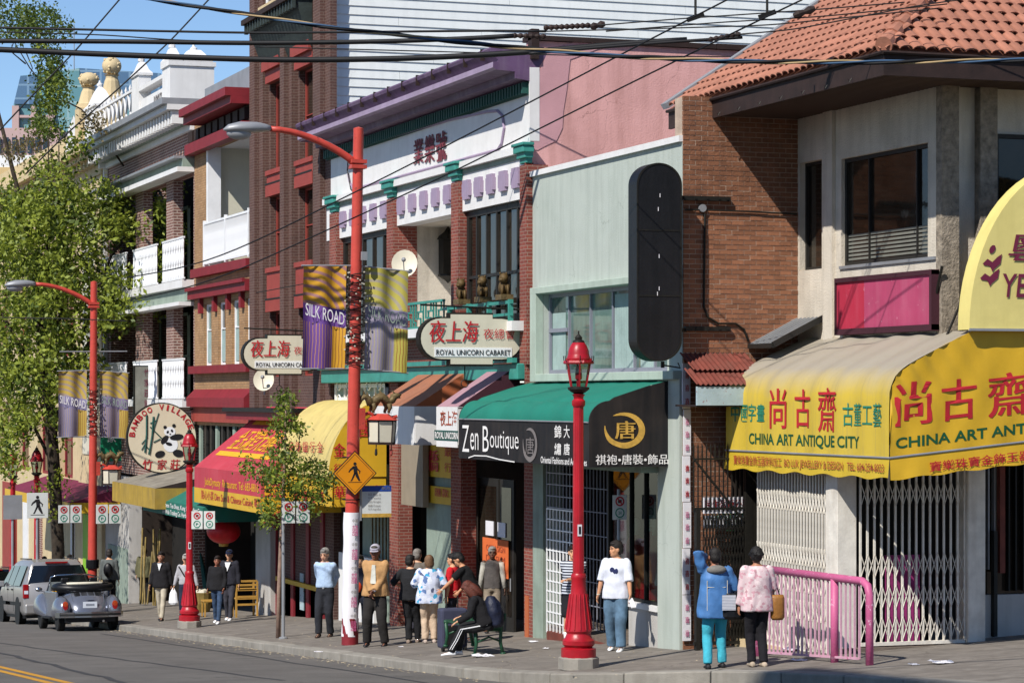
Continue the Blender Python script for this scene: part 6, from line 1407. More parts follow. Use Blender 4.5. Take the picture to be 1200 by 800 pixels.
cs=thing('crossing_sign','amber diamond pedestrian crossing sign strapped to the near red pole','sign',P1+Vector((.03,-.24,zf(554)))); e=.42
def diamond(h,y,r=.05): return [(h,y,0),(0,y,h),(-h,y,0),(0,y,-h)]
MB().prism(diamond(e+.01,0),(0,.012,0)).build('plate',M['lblack'],cs); MB().prism(diamond(e-.015,-.004),(0,.003,0)).build('face',M['signyellow'],cs); m=MB(); 
b=e-.05
for i in range(4):
    d_=diamond(b,-.006); d2=diamond(b-.012,-.006); m.add([d_[i],d_[(i+1)%4],d2[(i+1)%4],d2[i]],[(0,1,2,3)])
ped(m,lambda a,b:(a-.0,-.007,b-.1),.36); m.build('symbol',M['lblack'],cs)
MB().tube([(0.17*math.cos(a),.24+.17*math.sin(a),.3) for a in np.linspace(0,6.28,16)],.012,4).tube([(0.17*math.cos(a),.24+.17*math.sin(a),-.5) for a in np.linspace(0,6.28,16)],.012,4).build('strap',M['iron'],cs)
bs=thing('bus_stop_sign','blue and white bus timetable board on the near red pole','sign',P1+Vector((.5,-.1,zf(588))))
MB().box(-.29,.29,0,.02,-.29,.31).build('board',M['signwhite'],bs); MB().box(-.29,.29,-.005,-.001,.2,.31).build('header',mat('blue_header','#24499a',.5,.05,2),bs); MB().box(-.29,.29,-.004,-.001,-.29,-.22).build('footer',M['gold'],bs)
m=MB(); 
for i,s in enumerate(('003 Main St','019 Stanley','022 Knight','008 Fraser','N19 NightBus')): text(m,s,(-.17,-.004,.12-.07*i),(.08,-.004,.12-.07*i),(-.17,-.004,.165-.07*i),toward=(0,-99,0))
text(m,'BUS',(.1,-.008,.235),(.26,-.008,.235),(.1,-.008,.285),toward=(0,-99,0)); m.build('lettering',M['lgrey'],bs)
MB().box(-.33,-.3,-.01,.05,-.35,.33).build('bracket',M['steel'],bs)
def ring(m,cx,cz,r0,r1,y=-.006,n=20): m.add([(cx+r*math.cos(t),y,cz+r*math.sin(t)) for r in (r0,r1) for t in np.linspace(0,2*math.pi,n,endpoint=False)],[(i,(i+1)%n,n+(i+1)%n,n+i) for i in range(n)])
def parking(label,loc,rz,s=1,two=True,green=True):
    t=thing('parking_sign',label,'sign',loc,rz); w=.14
    for k in ((-1,1) if two else (0,)):
        cx=k*.155; MB().box(cx-w,cx+w,0,.012,-.225,.225).build('plate',M['signwhite'],t,bevel=.004)
        m=MB(); ring(m,cx,.11,.062,.09); m.add([(cx-.055,-.007,.165-.0),(cx-.035,-.007,.175),(cx+.055,-.007,.055),(cx+.035,-.007,.045)],[(0,1,2,3)]); m.build('red_ring',M['lred'],t)
        m=MB(); m.box(cx-.035,cx+.035,-.005,-.002,.08,.14); m.build('letter_panel',M['lblack'],t)
        m=MB(); ring(m,cx,-.1,.07,.092); m.build('green_ring' ,M['lteal'],t); m=MB(); text(m,'P' if k<0 else '2H',(cx-.03,-.005,-.13),(cx+.03,-.005,-.13),(cx-.03,-.005,-.07),wt=.02,toward=(0,-99,0)); text(m,'↔',(cx-.07,-.005,-.215),(cx+.07,-.005,-.215),(cx-.07,-.005,-.195),toward=(0,-99,0)); m.build('lettering',M['lteal'],t)
    t.scale=(s,s,s); return t
pp1=PG(332,748); k=3000/dep(pp1.x,pp1.y); h=(748-600)/k
ps1=wthing('sign_post','grey metal sign post beside the thin trunk of the young street tree','post',pp1); MB().tube([pp1,pp1+Vector((0,0,h+.3))],.035,8).build('pole',M['steel'],ps1); MB().lathe([(.09,0),(.09,.03),(.04,.05)],pp1,10).build('base',M['steel'],ps1)
parking('pair of white no-parking plates on grey post beside young tree',pp1+Vector((.25,-.06,h)),0,1.0)
p=l0.location; L2=[o for o in C.objects if o.name=='street_lamp.001'][0].location; k=3000/dep(L2.x,L2.y); parking('pair of white parking plates fixed beside the lamp near the teal awning',Vector(L2)+Vector((.3,-.16,(735-609)/k)),R(-18),.95)
parking('pair of white parking plates on the farther tall red pole',P2+Vector((.45,-.2,(719-602)/(3000/dep(P2.x,P2.y)))),0,1.25)
q=PD(82,602,78); parking('pair of dull grey parking plates in the shade by the tree trunk',q,0,1.2)
MB().tube([q+Vector((.1,.05,-2.9)),q+Vector((.1,.05,.3))],.035,6).build('pole',M['iron'],tag(thing('sign_post','dark thin sign post in tree shade carrying grey plates','post')))
q=PG(725,757); k=3000/dep(q.x,q.y); sp3=wthing('sign_post','thin grey post behind the man in white top','post',q); MB().tube([q,q+Vector((0,0,2.6))],.028,8).build('pole',M['steel'],sp3)
parking('single small parking plate on thin post behind the man in white top',q+Vector((0,-.05,(757-594)/k)),0,.9,two=False)
wsn=PD(44,592,73); ws=thing('walk_sign','square white sign with black walking figure beside far red lamp','sign',wsn); MB().box(-.3,.3,0,.02,-.36,.36).build('plate',M['signwhite'],ws,bevel=.005); m=MB(); ped(m,lambda a,b:(a,-.004,b-.17),.52); m.build('symbol',M['lblack'],ws)
MB().tube([(0,.06,-3),(0,.06,.3)],.04,8).build('pole',M['steel'],ws)
w2=thing('traffic_sign','blank grey back of a square sign beside leftmost red lamp','sign',PD(15,594,76)); MB().box(-.28,.28,0,.02,-.36,.36).build('plate',M['steel'],w2); MB().tube([(0,.06,-3),(0,.06,.3)],.04,8).build('pole',M['steel'],w2)
# bench
bp=PG(575,767); bn=wthing('bench','dark green cast iron street bench with wooden slats facing the road','bench',bp); bx0,by0,bz=bp.x-.28,bp.y,GZ(bp.x,bp.y)
for y in (by0,by0+1.55):
    m=MB(); m.tube([(bx0,y,bz),(bx0+.03,y,bz+.2),(bx0,y,bz+.43)],.03,6).tube([(bx0+.5,y,bz),(bx0+.45,y,bz+.2),(bx0+.46,y,bz+.45),(bx0+.53,y,bz+.68)],.03,6).tube([(bx0-.03,y,bz+.43),(bx0+.46,y,bz+.41)],.03,6).tube([(bx0+.05,y,bz+.22),(bx0+.25,y,bz+.3),(bx0+.45,y,bz+.22)],.018,6).ball((bx0,y,bz+.02),(.05,.04,.03),8,5).ball((bx0+.5,y,bz+.02),(.05,.04,.03),8,5); m.build('bench_end',M['greenbench'],bn,smooth=True)
for i in range(5): bx(bn,'seat_slat',M['greenbench'],bx0+.0+i*.095,bx0+.08+i*.095,by0-.05,by0+1.6,bz+.435,bz+.465)
for i in range(2): bx(bn,'back_slat',M['greenbench'],bx0+.475+i*.03,bx0+.5+i*.03,by0-.05,by0+1.6,bz+.5+i*.1,bz+.585+i*.1)
# suitcase
sp_=PG(530,762); sc=wthing('suitcase','upright dark slate suitcase standing next to the seated woman','suitcase',sp_); m=MB().box(sp_.x-.24,sp_.x+.24,sp_.y-.14,sp_.y+.14,sp_.z+.05,sp_.z+.74); m.build('shell',mat('slate_fabric','#3b3d52',.8,.12,4),sc,bevel=.04); MB().box(sp_.x-.18,sp_.x+.18,sp_.y-.165,sp_.y-.142,sp_.z+.12,sp_.z+.45).build('pocket',M['lblack'],sc,bevel=.005); MB().tube([(sp_.x-.1,sp_.y,sp_.z+.73),(sp_.x-.1,sp_.y,sp_.z+.95),(sp_.x+.1,sp_.y,sp_.z+.95),(sp_.x+.1,sp_.y,sp_.z+.73)],.012,6).build('handle',M['iron'],sc)
for s in (-1,1): MB().lathe([(.05,-.02),(.05,.02)],(sp_.x+s*.2,sp_.y-.1,sp_.z+.05),10,'x').build('wheel',M['rubber'],sc)
# litter
li=0
for (px,py,s,lab) in ((1105,777,.28,'crumpled white paper bag lying flat near the folding gate'),(1071,779,.12,'small white scrap of paper near the folding gate'),(937,774,.2,'crumpled grey and white wrapper beside women at railing'),(931,762,.35,'torn white sheets at foot of the pink railing'),(361,767,.16,'white paper cup lid in the gutter left of the postered pole'),(373,764,.14,'small folded paper leaning on the kerb by the postered pole'),(565,769,.3,'thin white newspaper lying under the green bench'),(523,786,.06,'tiny white scrap in the gutter near the bench'),(625,752,.15,'grey scrap of litter at the brick pier'),(787,758,.14,'scrap of pale litter by the boutique riser'),(470,758,.08,'small white scrap near the postered pole'),(640,760,.1,'flattened pale wrapper on sidewalk left of the near lamp')):
    p=PG(px,py,RZ if py in(767,786) else GZ); m=MB(); n=7; vs=[]
    for i in range(n):
        for j in range(n): 
            a,b=(i/(n-1)-.5)*s,(j/(n-1)-.5)*s*.7; vs.append((p.x+a+random.uniform(-.1,.1)*s,p.y+b*1.5+random.uniform(-.1,.1)*s,p.z+.012+abs(random.gauss(0,.12))*s*.45))
    m.add(vs,[(i*n+j,(i+1)*n+j,(i+1)*n+j+1,i*n+j+1) for i in range(n-1) for j in range(n-1)]); tag(m.build('litter',M['paper']),lab,'litter')
g=MB(); 
for i in range(420):
    y=random.uniform(36,75)**1.0; x=12.4-abs(random.gauss(0,.22))-.03; z=RZ(x,y)+.006; w_=random.uniform(.012,.05); a=random.random()*3.1; c_,s_=math.cos(a)*w_,math.sin(a)*w_
    g.add([(x-c_,y-s_,z),(x+s_*.6,y-c_*.6,z+.004),(x+c_,y+s_,z+.01),(x-s_*.6,y+c_*.6,z+.006)],[(0,1,2,3)])
for i in range(260):
    x=random.uniform(12.7,16); y=random.uniform(33,72); z=GZ(x,y)+.004; w_=random.uniform(.01,.035); a=random.random()*3.1; c_,s_=math.cos(a)*w_,math.sin(a)*w_
    g.add([(x-c_,y-s_,z),(x+s_*.6,y-c_*.6,z+.003),(x+c_,y+s_,z+.008),(x-s_*.6,y+c_*.6,z+.004)],[(0,1,2,3)])
tag(g.build('gutter_litter',mat('litter_bits','#a79a82',.9,.5,9,.2),fix=False),kind='stuff')
# furniture & goods by the red awning shop
ch=wthing('wooden_chairs','stack of yellow pine folding chairs outside red awning shop','chairs',PG(287,722)); b=PG(287,722); w=.55
m=MB()
for x in (-w/2,w/2):
    for y in (-.2,.2): m.bar((b.x+x,b.y+y,b.z),(b.x+x,b.y+y,b.z+.92),.045)
m.build('leg',M['wood'],ch)
for z in (.3,.5,.68,.8,.9): m=MB(); m.box(b.x-w/2,b.x+w/2,b.y-.22,b.y-.18,b.z+z,b.z+z+.05); m.build('rail',M['wood'],ch); 
for z in (.46,.7): bx(ch,'seat',M['wood'],b.x-w/2,b.x+w/2,b.y-.22,b.y+.2,b.z+z,b.z+z+.025)
ps_=wthing('cane_bundle','leaning bundle of yellow bamboo canes outside the teal awning shop','bamboo canes',(15.3,67,-1.8))
for i in range(11):
    px=random.uniform(190,222); a=PG(px,random.uniform(706,712)); a.x=min(a.x,15.8); q=a+Vector((random.uniform(-.1,.25),random.uniform(-.2,.6),random.uniform(1.4,2.4))); MB().tube([a,q],.03,6).build('cane',M['bamboo'],ps_)
gb=wthing('umbrella','folded dark green umbrella leaning by the bamboo goods','umbrella',PG(243,712)); a=PG(247,712); MB().tube([a,a+Vector((-.1,.1,.5)),a+Vector((-.25,.3,1.6))],[.015,.1,.03],8).build('canopy',M['tealdark'],gb)
bb=wthing('basket','woven tan basket of goods beside the red lamp','basket',PG(236,717)); a=PG(236,717); MB().lathe([(.22,0),(.3,.25),(.32,.55),(.3,.56),(.26,.2)],a,14).build('body',M['bamboo'],bb); 
for i in range(5): MB().ball((a.x+random.uniform(-.15,.15),a.y+random.uniform(-.15,.15),a.z+.55),(.1,.1,.09),8,6).build('parcel',M['cream'],bb)
ss=wthing('stool','low pine stool between the basket and walking couple','stool',PG(246,722)); a=PG(246,722); bx(ss,'seat',M['wood'],a.x-.2,a.x+.2,a.y-.2,a.y+.2,a.z+.4,a.z+.44)
for s in (-1,1):
    for u in (-1,1): MB().bar((a.x+s*.17,a.y+u*.17,a.z),(a.x+s*.17,a.y+u*.17,a.z+.4),.035).build('leg',M['wood'],ss)
for i,(px,py) in enumerate(((308,716),(320,717))):
    a=PG(px,py); t=wthing('bundle',['pale sack slumped at base of white column','grey plastic bag of goods below shop window'][i],'sack',a); m=MB(); m.ball((a.x,a.y,a.z+.12),(.22,.2,.16),10,7); m.ball((a.x+.1,a.y,a.z+.28),(.12,.12,.12),8,6); m.build('sack',M['paper'],t,smooth=True)
for px,c,l in ((318,'lilac','lilac paper banner hanging below the shop window sill'),(352,'paleblue','pale blue and white poster below the shop window sill')):
    a=PX(px,700,XBB-.06); MB().box(XBB-.03,XBB-.01,a.y-.18,a.y+.18,a.z-.3,a.z+.6).build('sheet',M[c],wthing('poster',l,'poster',a))
# ================= WIRES =================
M['wire']=mat('black_cable','#101013',.6,.2,6,0)
def wire(label,pts,r,d0,d1=None,sag=0,col='wire'):
    d1=d1 or d0; n=len(pts); X=[p[0] for p in pts]; out=[]
    px=np.linspace(X[0],X[-1],40); py=np.interp(px,X,[p[1] for p in pts]) if X[0]<X[-1] else None
    # smooth
    k=np.array([.25,.5,.25]); 
    for _ in range(6): py[1:-1]=np.convolve(py,k,'valid')
    for i,(a,b) in enumerate(zip(px,py)): out.append(PD(a,b,d0+(d1-d0)*i/39))
    o=MB().tube(out,r,6).build('overhead_cable',M[col],smooth=True); return tag(o,label,'cable')
wire('thin upper overhead cable crossing blue sky at the left, first below the frame top',[(-30,32),(150,36),(300,39),(600,36),(640,37)],.022,45)
wire('very thin overhead wire between the two upper cables over the sky',[(-30,37),(120,41),(200,47),(320,51)],.012,45)
wire('middle thick overhead cable running to the ribbed insulator',[(-30,48),(150,49),(300,51),(450,49),(560,45),(605,42)],.045,45)
wire('thickest black overhead cable crossing whole left half of the frame',[(-30,57),(100,63),(200,67),(330,71),(480,69),(600,63),(660,58),(730,51),(805,47)],.055,45)
wire('thin overhead wire over white clapboard below the thick cable',[(300,55),(450,59),(560,62),(700,66),(1000,67)],.012,46)
# twisted bundle: three strands
for i,(c,lab) in enumerate((('wire','black strand of the twisted overhead bundle'),('blueline','blue strand of the twisted overhead bundle'),('tanline','tan strand of the twisted overhead bundle'))):
    if c=='blueline': M[c]=mat(c,'#3e5a78',.5,.1,4,0)
    if c=='tanline': M[c]=mat(c,'#a9916a',.5,.1,4,0)
    base=[(170,-2),(300,19),(400,34),(500,45),(600,56),(720,66),(800,70),(900,73),(1050,73),(1230,70)]
    px=np.linspace(170,1230,260); py=np.interp(px,[p[0] for p in base],[p[1] for p in base]); out=[]
    for j,(a,b) in enumerate(zip(px,py)):
        ph=j*.16+i*2.1; out.append(PD(a,b+math.sin(ph)*(1.7 if px[j]>500 else 1.2),28+math.cos(ph)*.02))
    tag(MB().tube(out,.018 if i==0 else .012,5).build('overhead_cable',M[c],smooth=True),lab,'cable')
wire('long diagonal trolley wire rising to the frame top, upper of the pair',[(150,325),(230,312),(300,283),(380,243),(467,200),(600,131),(720,68),(860,-4)],.012,48,34)
wire('long diagonal trolley wire rising to the right, lower of the pair',[(150,352),(232,336),(300,308),(400,262),(520,207),(600,167),(750,92),(900,19),(940,0)],.012,48,34)
wire('diagonal wire crossing sky behind drooping tree branches, left one',[(-10,163),(35,115),(90,58),(145,-6)],.016,50)
wire('diagonal wire crossing sky and white parapet, right one',[(30,204),(80,155),(130,112),(200,48),(250,-6)],.016,50)
wire('level wire from left edge to the bracket of the far red pole',[(-10,372),(70,373),(150,376)],.016,70)
wire('wire from purple banner to the teal balcony corner',[(300,343),(380,328),(440,318)],.01,49)
for lab,pts,d in (('upper thin wire leading right from the insulators',[(700,30),(800,22),(950,12),(1060,3)],36),('second thin wire leading right from the insulators',[(710,37),(850,26),(960,20),(1110,5)],36),('third thin wire over the clapboard leading to the right roof',[(640,37),(760,34),(900,30),(1100,10)],36),('short pale wire above the tiles at right',[(860,41),(930,35),(1080,6),(1200,-10)],35)): wire(lab,pts,.01,d)
wire('cable along the top of the pink wall with insulator at its end',[(620,63),(700,56),(780,50),(870,44)],.03,44)
def insul(lab,a,b,r,d,n=9):
    A=PD(*a,d);B=PD(*b,d); m=MB(); dv=(B-A); rs=[];ps=[]
    for i in range(n*2+1): ps.append(A+dv*i/(n*2)); rs.append(r*(1 if i%2 else .55))
    m.tube(ps,rs,8); tag(m.build('insulator',M['fascia'],smooth=False),lab,'insulator')
insul('ribbed brown strain insulator, longest, over the clapboard',(637,33),(692,30),.055,45); insul('stubby dark insulator at the right end of the longest one',(692,32),(709,28),.07,45,2)
insul('ribbed insulator just above the lilac cornice end',(600,42),(640,43),.05,45,6); insul('ribbed insulator at the end of the pink wall cable',(830,47),(868,40),.05,44,6); insul('small dark clamp near the left roof verge',(930,19),(955,10),.06,36,2)
for lab,px,py in (('black wire hanger at the top centre right, left one',815,20),('black wire hanger at the top, right one by the roof verge',899,17)):
    a=PD(px,py,36); t=wthing('wire_hanger',lab,'wire hanger',a); MB().tube([a,a+Vector((0,0,.5))],.018,6).build('rod',M['iron'],t); MB().bar(a+Vector((-.12,0,-.05)),a+Vector((.12,0,.04)),.06,.07).build('clamp',M['iron'],t)
# ================= TREES =================
def leafmat(name,a,b_,c_):
    m,t,b,N,L=nodes(name); tc=N('ShaderNodeTexCoord'); co=tc.outputs['Object']; col=ramp(N,L,noise(N,L,co,1.3,3),.35,.65,hx(a),hx(b_)); col=mixc(N,L,ramp(N,L,noise(N,L,co,9,2),.5,.7,(0,0,0,1),(.7,)*3+(1,)),col,hx(c_))
    b.inputs['Roughness'].default_value=.55; L(col,b.inputs['Base Color']); tr=N('ShaderNodeBsdfTranslucent'); L(col,tr.inputs[0]); mx=N('ShaderNodeMixShader'); mx.inputs[0].default_value=.35; o=t.nodes['Material Output']; L(b.outputs[0],mx.inputs[1]); L(tr.outputs[0],mx.inputs[2]); L(mx.outputs[0],o.inputs[0]); return m
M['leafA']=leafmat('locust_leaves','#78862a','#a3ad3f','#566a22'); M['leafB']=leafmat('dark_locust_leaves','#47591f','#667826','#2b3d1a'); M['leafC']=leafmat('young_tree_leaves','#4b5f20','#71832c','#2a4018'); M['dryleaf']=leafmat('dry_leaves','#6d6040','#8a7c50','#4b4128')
M['bark']=mat('bark','#3a3128',.95,.3,6,.8,20)
def sprays(spec,d0,dspread,leaf,per,droop,parent,name,mt,seed=1):
    g=np.random.default_rng(seed); V=[];Fc=[];k=0
    for cx,cy,rx,ry,n in spec:
        for _ in range(n):
            while True:
                u,v=g.uniform(-1,1,2)
                if u*u+v*v<1: break
            d=d0+g.normal()*dspread; s=d/3000; c=np.array(PD(cx+u*rx,cy+v*ry,d)); az=g.uniform(0,2*math.pi); dirh=np.array([math.cos(az),math.sin(az),0.]); L_=g.uniform(.4,1.)*droop
            for j in range(per):
                t=j/per; p=c+dirh*L_*t+np.array([0,0,-L_*t*t*.9])+g.normal(size=3)*leaf*.9
                a=g.normal(size=3); a/=np.linalg.norm(a); b=np.cross(a,g.normal(size=3)); b/=np.linalg.norm(b)+1e-9; w=leaf*g.uniform(.45,1.45)
                V+= [p-a*w*.5,p-b*w*.28,p+a*w*.5,p+b*w*.28]; Fc.append((k,k+1,k+2,k+3)); k+=4
    ro=root_off(parent); V=np.array(V)-np.array(ro); me=bpy.data.meshes.new(name); me.from_pydata(V.tolist(),[],Fc); me.materials.append(mt); o=link(name,me,parent); o['kind']='stuff'; return o
tb0=PG(68,712); dT=dep(tb0.x,tb0.y); tree=wthing('street_tree','large yellow green street tree with leafy drooping crown above parked cars','tree',tb0)
D=lambda px,py,dd=0: PD(px,py,dT+dd)
k=dT/3000
MB().tube([D(69,716),D(68,640),D(64,560),D(60,500),D(52,430),D(45,360)],[8.5*k,7.5*k,7.5*k,7*k,6*k,5*k],12).build('trunk',M['bark'],tree,smooth=True)
for pts,r in (([(45,360),(35,280),(10,180),(-10,100)],4),([(60,470),(20,400),(-20,330)],4),([(52,430),(80,340),(70,250),(60,180)],3.2),([(62,500),(95,420),(130,350),(190,300),(215,260)],3),([(95,400),(130,300),(170,250),(190,215)],2),([(70,560),(40,500),(5,480)],2.5),([(145,195),(115,150),(95,128),(60,110),(35,80),(5,30),(0,-10)],1.3),([(30,75),(12,60),(20,40)],1),([(15,62),(30,60),(38,80),(34,90)],1),([(55,330),(56,230),(57,160)],1.4),([(70,300),(69,230),(69,170)],1.4)):
    q=[D(a,b,random.uniform(-1,1)*i*.3) for i,(a,b) in enumerate(pts)]; MB().tube(q,[r*k*(1-.7*i/len(q)) for i in range(len(q))],6).build('limb',M['bark'],tree,smooth=True)
main=[(35,300,50,70,240),(85,335,45,60,130),(25,400,45,60,130),(85,420,28,45,80),(8,250,28,40,50),(60,235,38,28,60),(110,260,30,25,40),(150,262,32,14,34),(185,245,20,12,22),(205,212,10,6,6),(200,275,14,22,22),(155,335,35,22,55),(185,312,18,26,30),(120,222,25,14,18),(130,370,28,14,26),(165,360,22,10,16),(22,460,38,45,80),(8,520,16,38,30),(75,470,18,30,26),(145,235,16,10,10),(60,195,30,16,20),(95,165,14,12,8)]
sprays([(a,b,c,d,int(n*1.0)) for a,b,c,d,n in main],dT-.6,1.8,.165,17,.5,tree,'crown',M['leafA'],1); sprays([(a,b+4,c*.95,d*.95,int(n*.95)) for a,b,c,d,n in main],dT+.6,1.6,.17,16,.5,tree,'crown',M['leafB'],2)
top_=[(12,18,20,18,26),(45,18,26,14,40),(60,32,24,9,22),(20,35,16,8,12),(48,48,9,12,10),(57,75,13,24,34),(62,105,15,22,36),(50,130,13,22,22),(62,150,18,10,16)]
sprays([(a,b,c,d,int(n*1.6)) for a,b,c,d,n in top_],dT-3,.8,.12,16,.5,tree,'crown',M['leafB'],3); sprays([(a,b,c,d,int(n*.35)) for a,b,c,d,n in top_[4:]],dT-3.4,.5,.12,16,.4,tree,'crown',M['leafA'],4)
sprays([(45,152,14,10,10),(28,168,26,12,18),(20,180,18,8,8),(108,138,9,10,12),(115,150,9,8,8)],dT-3,.5,.12,14,.3,tree,'crown',M['dryleaf'],5)
# sucker leaves on trunk
sprays([(68,560,14,10,6),(60,575,16,5,8),(48,572,8,5,4),(72,520,6,8,4),(70,600,3,6,2)],dT-.5,.3,.14,12,.3,tree,'crown',M['leafA'],6)
yb0=PG(326,747); dY=dep(yb0.x,yb0.y); yt=wthing('young_tree','slim young street tree with sparse dark leaves in front of the red awning','tree',yb0)
E=lambda px,py,dd=0: PD(px,py,dY+dd); k=dY/3000
MB().tube([yb0,E(327,690),E(329,640),E(332,580),E(334,520),E(335,470)],[3.0*k,2.6*k,2.4*k,2*k,1.5*k,.6*k],8).build('trunk',mat('pale_bark','#8d7466',.9,.2,8,.4,30),yt,smooth=True)
for pts in ([(330,625),(312,605),(300,590)],[(331,600),(350,580),(372,560)],[(332,570),(315,548),(298,545)],[(333,540),(350,525),(352,500)],[(334,520),(322,500)],[(331,610),(345,600),(352,612)],[(333,560),(360,545),(368,530)]):
    q=[E(a,b,random.uniform(-.2,.2)*i) for i,(a,b) in enumerate(pts)]; MB().tube(q,[1.1*k,.7*k,.3*k],5).build('limb',M['bark'],yt,smooth=True)
ysp=[(334,470,9,14,20),(336,492,12,10,18),(325,500,9,7,10),(350,501,8,5,9),(332,530,18,14,36),(298,546,13,9,18),(310,556,16,9,20),(335,560,24,14,48),(365,545,16,8,20),(362,572,20,14,36),(382,560,10,7,10),(322,590,18,12,24),(350,598,18,10,18),(312,608,8,7,10),(378,583,8,6,8)]
sprays(ysp,dY,.35,.085,12,.2,yt,'crown',M['leafC'],7); sprays([(a,b,c*.9,d*.9,int(n*.35)) for a,b,c,d,n in ysp],dY-.1,.4,.085,12,.2,yt,'crown',M['leafA'],8)
sprays([(322,606,14,6,5),(340,600,10,6,4)],dY,.2,.09,8,.1,yt,'crown',mat('red_leaves','#b04a2a',.6,.2,8),9)
# ================= PEOPLE =================
def remesh(m,vox,sm=2,disp=0.,seed=0,aim=None):
    me=m.mesh('tmp',[],False); o=bpy.data.objects.new('tmp',me); C.objects.link(o)
    r=o.modifiers.new('r','REMESH'); r.mode='VOXEL'; r.voxel_size=vox; r.use_smooth_shade=True
    s=o.modifiers.new('s','SMOOTH'); s.iterations=sm; s.factor=.5
    dg=bpy.context.evaluated_depsgraph_get(); out=bpy.data.meshes.new_from_object(o.evaluated_get(dg)); C.objects.unlink(o); bpy.data.objects.remove(o); bpy.data.meshes.remove(me)
    if disp:
        n=len(out.vertices); co=np.empty(n*3); no=np.empty(n*3); out.vertices.foreach_get('co',co); out.vertices.foreach_get('normal',no); co=co.reshape(-1,3); no=no.reshape(-1,3)
        q=co*1.0; w_=.9*np.sin(q[:,0]*11+seed)+.8*np.sin(q[:,1]*13+seed*3); d=np.sin(q[:,2]*26+w_*2.3+seed)*(.5+.5*np.sin(q[:,0]*17+q[:,2]*9+seed*2))+.5*np.sin(q[:,2]*14-q[:,0]*31+w_*3)
        co+=no*(d*disp)[:,None]; out.vertices.foreach_set('co',co.ravel())
    out.polygons.foreach_set('use_smooth',[True]*len(out.polygons)); return out
def ik(a,b,l1,l2,bend):
    a,b=Vector(a),Vector(b); d=b-a; L_=min(d.length,(l1+l2)*.999); d=d.normalized(); b=a+d*L_
    x=(l1*l1-l2*l2+L_*L_)/(2*L_); h=math.sqrt(max(0,l1*l1-x*x)); v=Vector(bend); v=(v-d*v.dot(d)).normalized(); return a+d*x+v*h,b
def tors(m,spine,ws,ds,n=16,fr=None):
    rings=[]; 
    for i,p in enumerate(spine):
        d=(spine[min(i+1,len(spine)-1)]-spine[max(0,i-1)]).normalized(); rx=Vector((1,0,0)); fy_=d.cross(rx).normalized()*-1
        rings.append([p+rx*(ws[i]*math.copysign(abs(math.cos(t))**.8,math.cos(t)))+fy_*(ds[i]*math.copysign(abs(math.sin(t))**.85,math.sin(t))) for t in np.linspace(0,2*math.pi,n,endpoint=False)])
    m.loft(rings)
SK={}
def skin(c):
    if c not in SK: SK[c]=mat('skin_'+c,c,.55,.05,6,.05,30)
    return SK[c]
def cm(name,h,**k):
    kk=dict(rough=.9,var=.16,scale=5,bump=.75,bscale=11); kk.update(k)
    if name not in M: M[name]=mat(name,h,**kk)
    return M[name]
M['eye']=mat('eye_dark','#1a1210',.3,.0,3,0); M['lips']=mat('lips','#8a4b40',.6,.05,3,0)
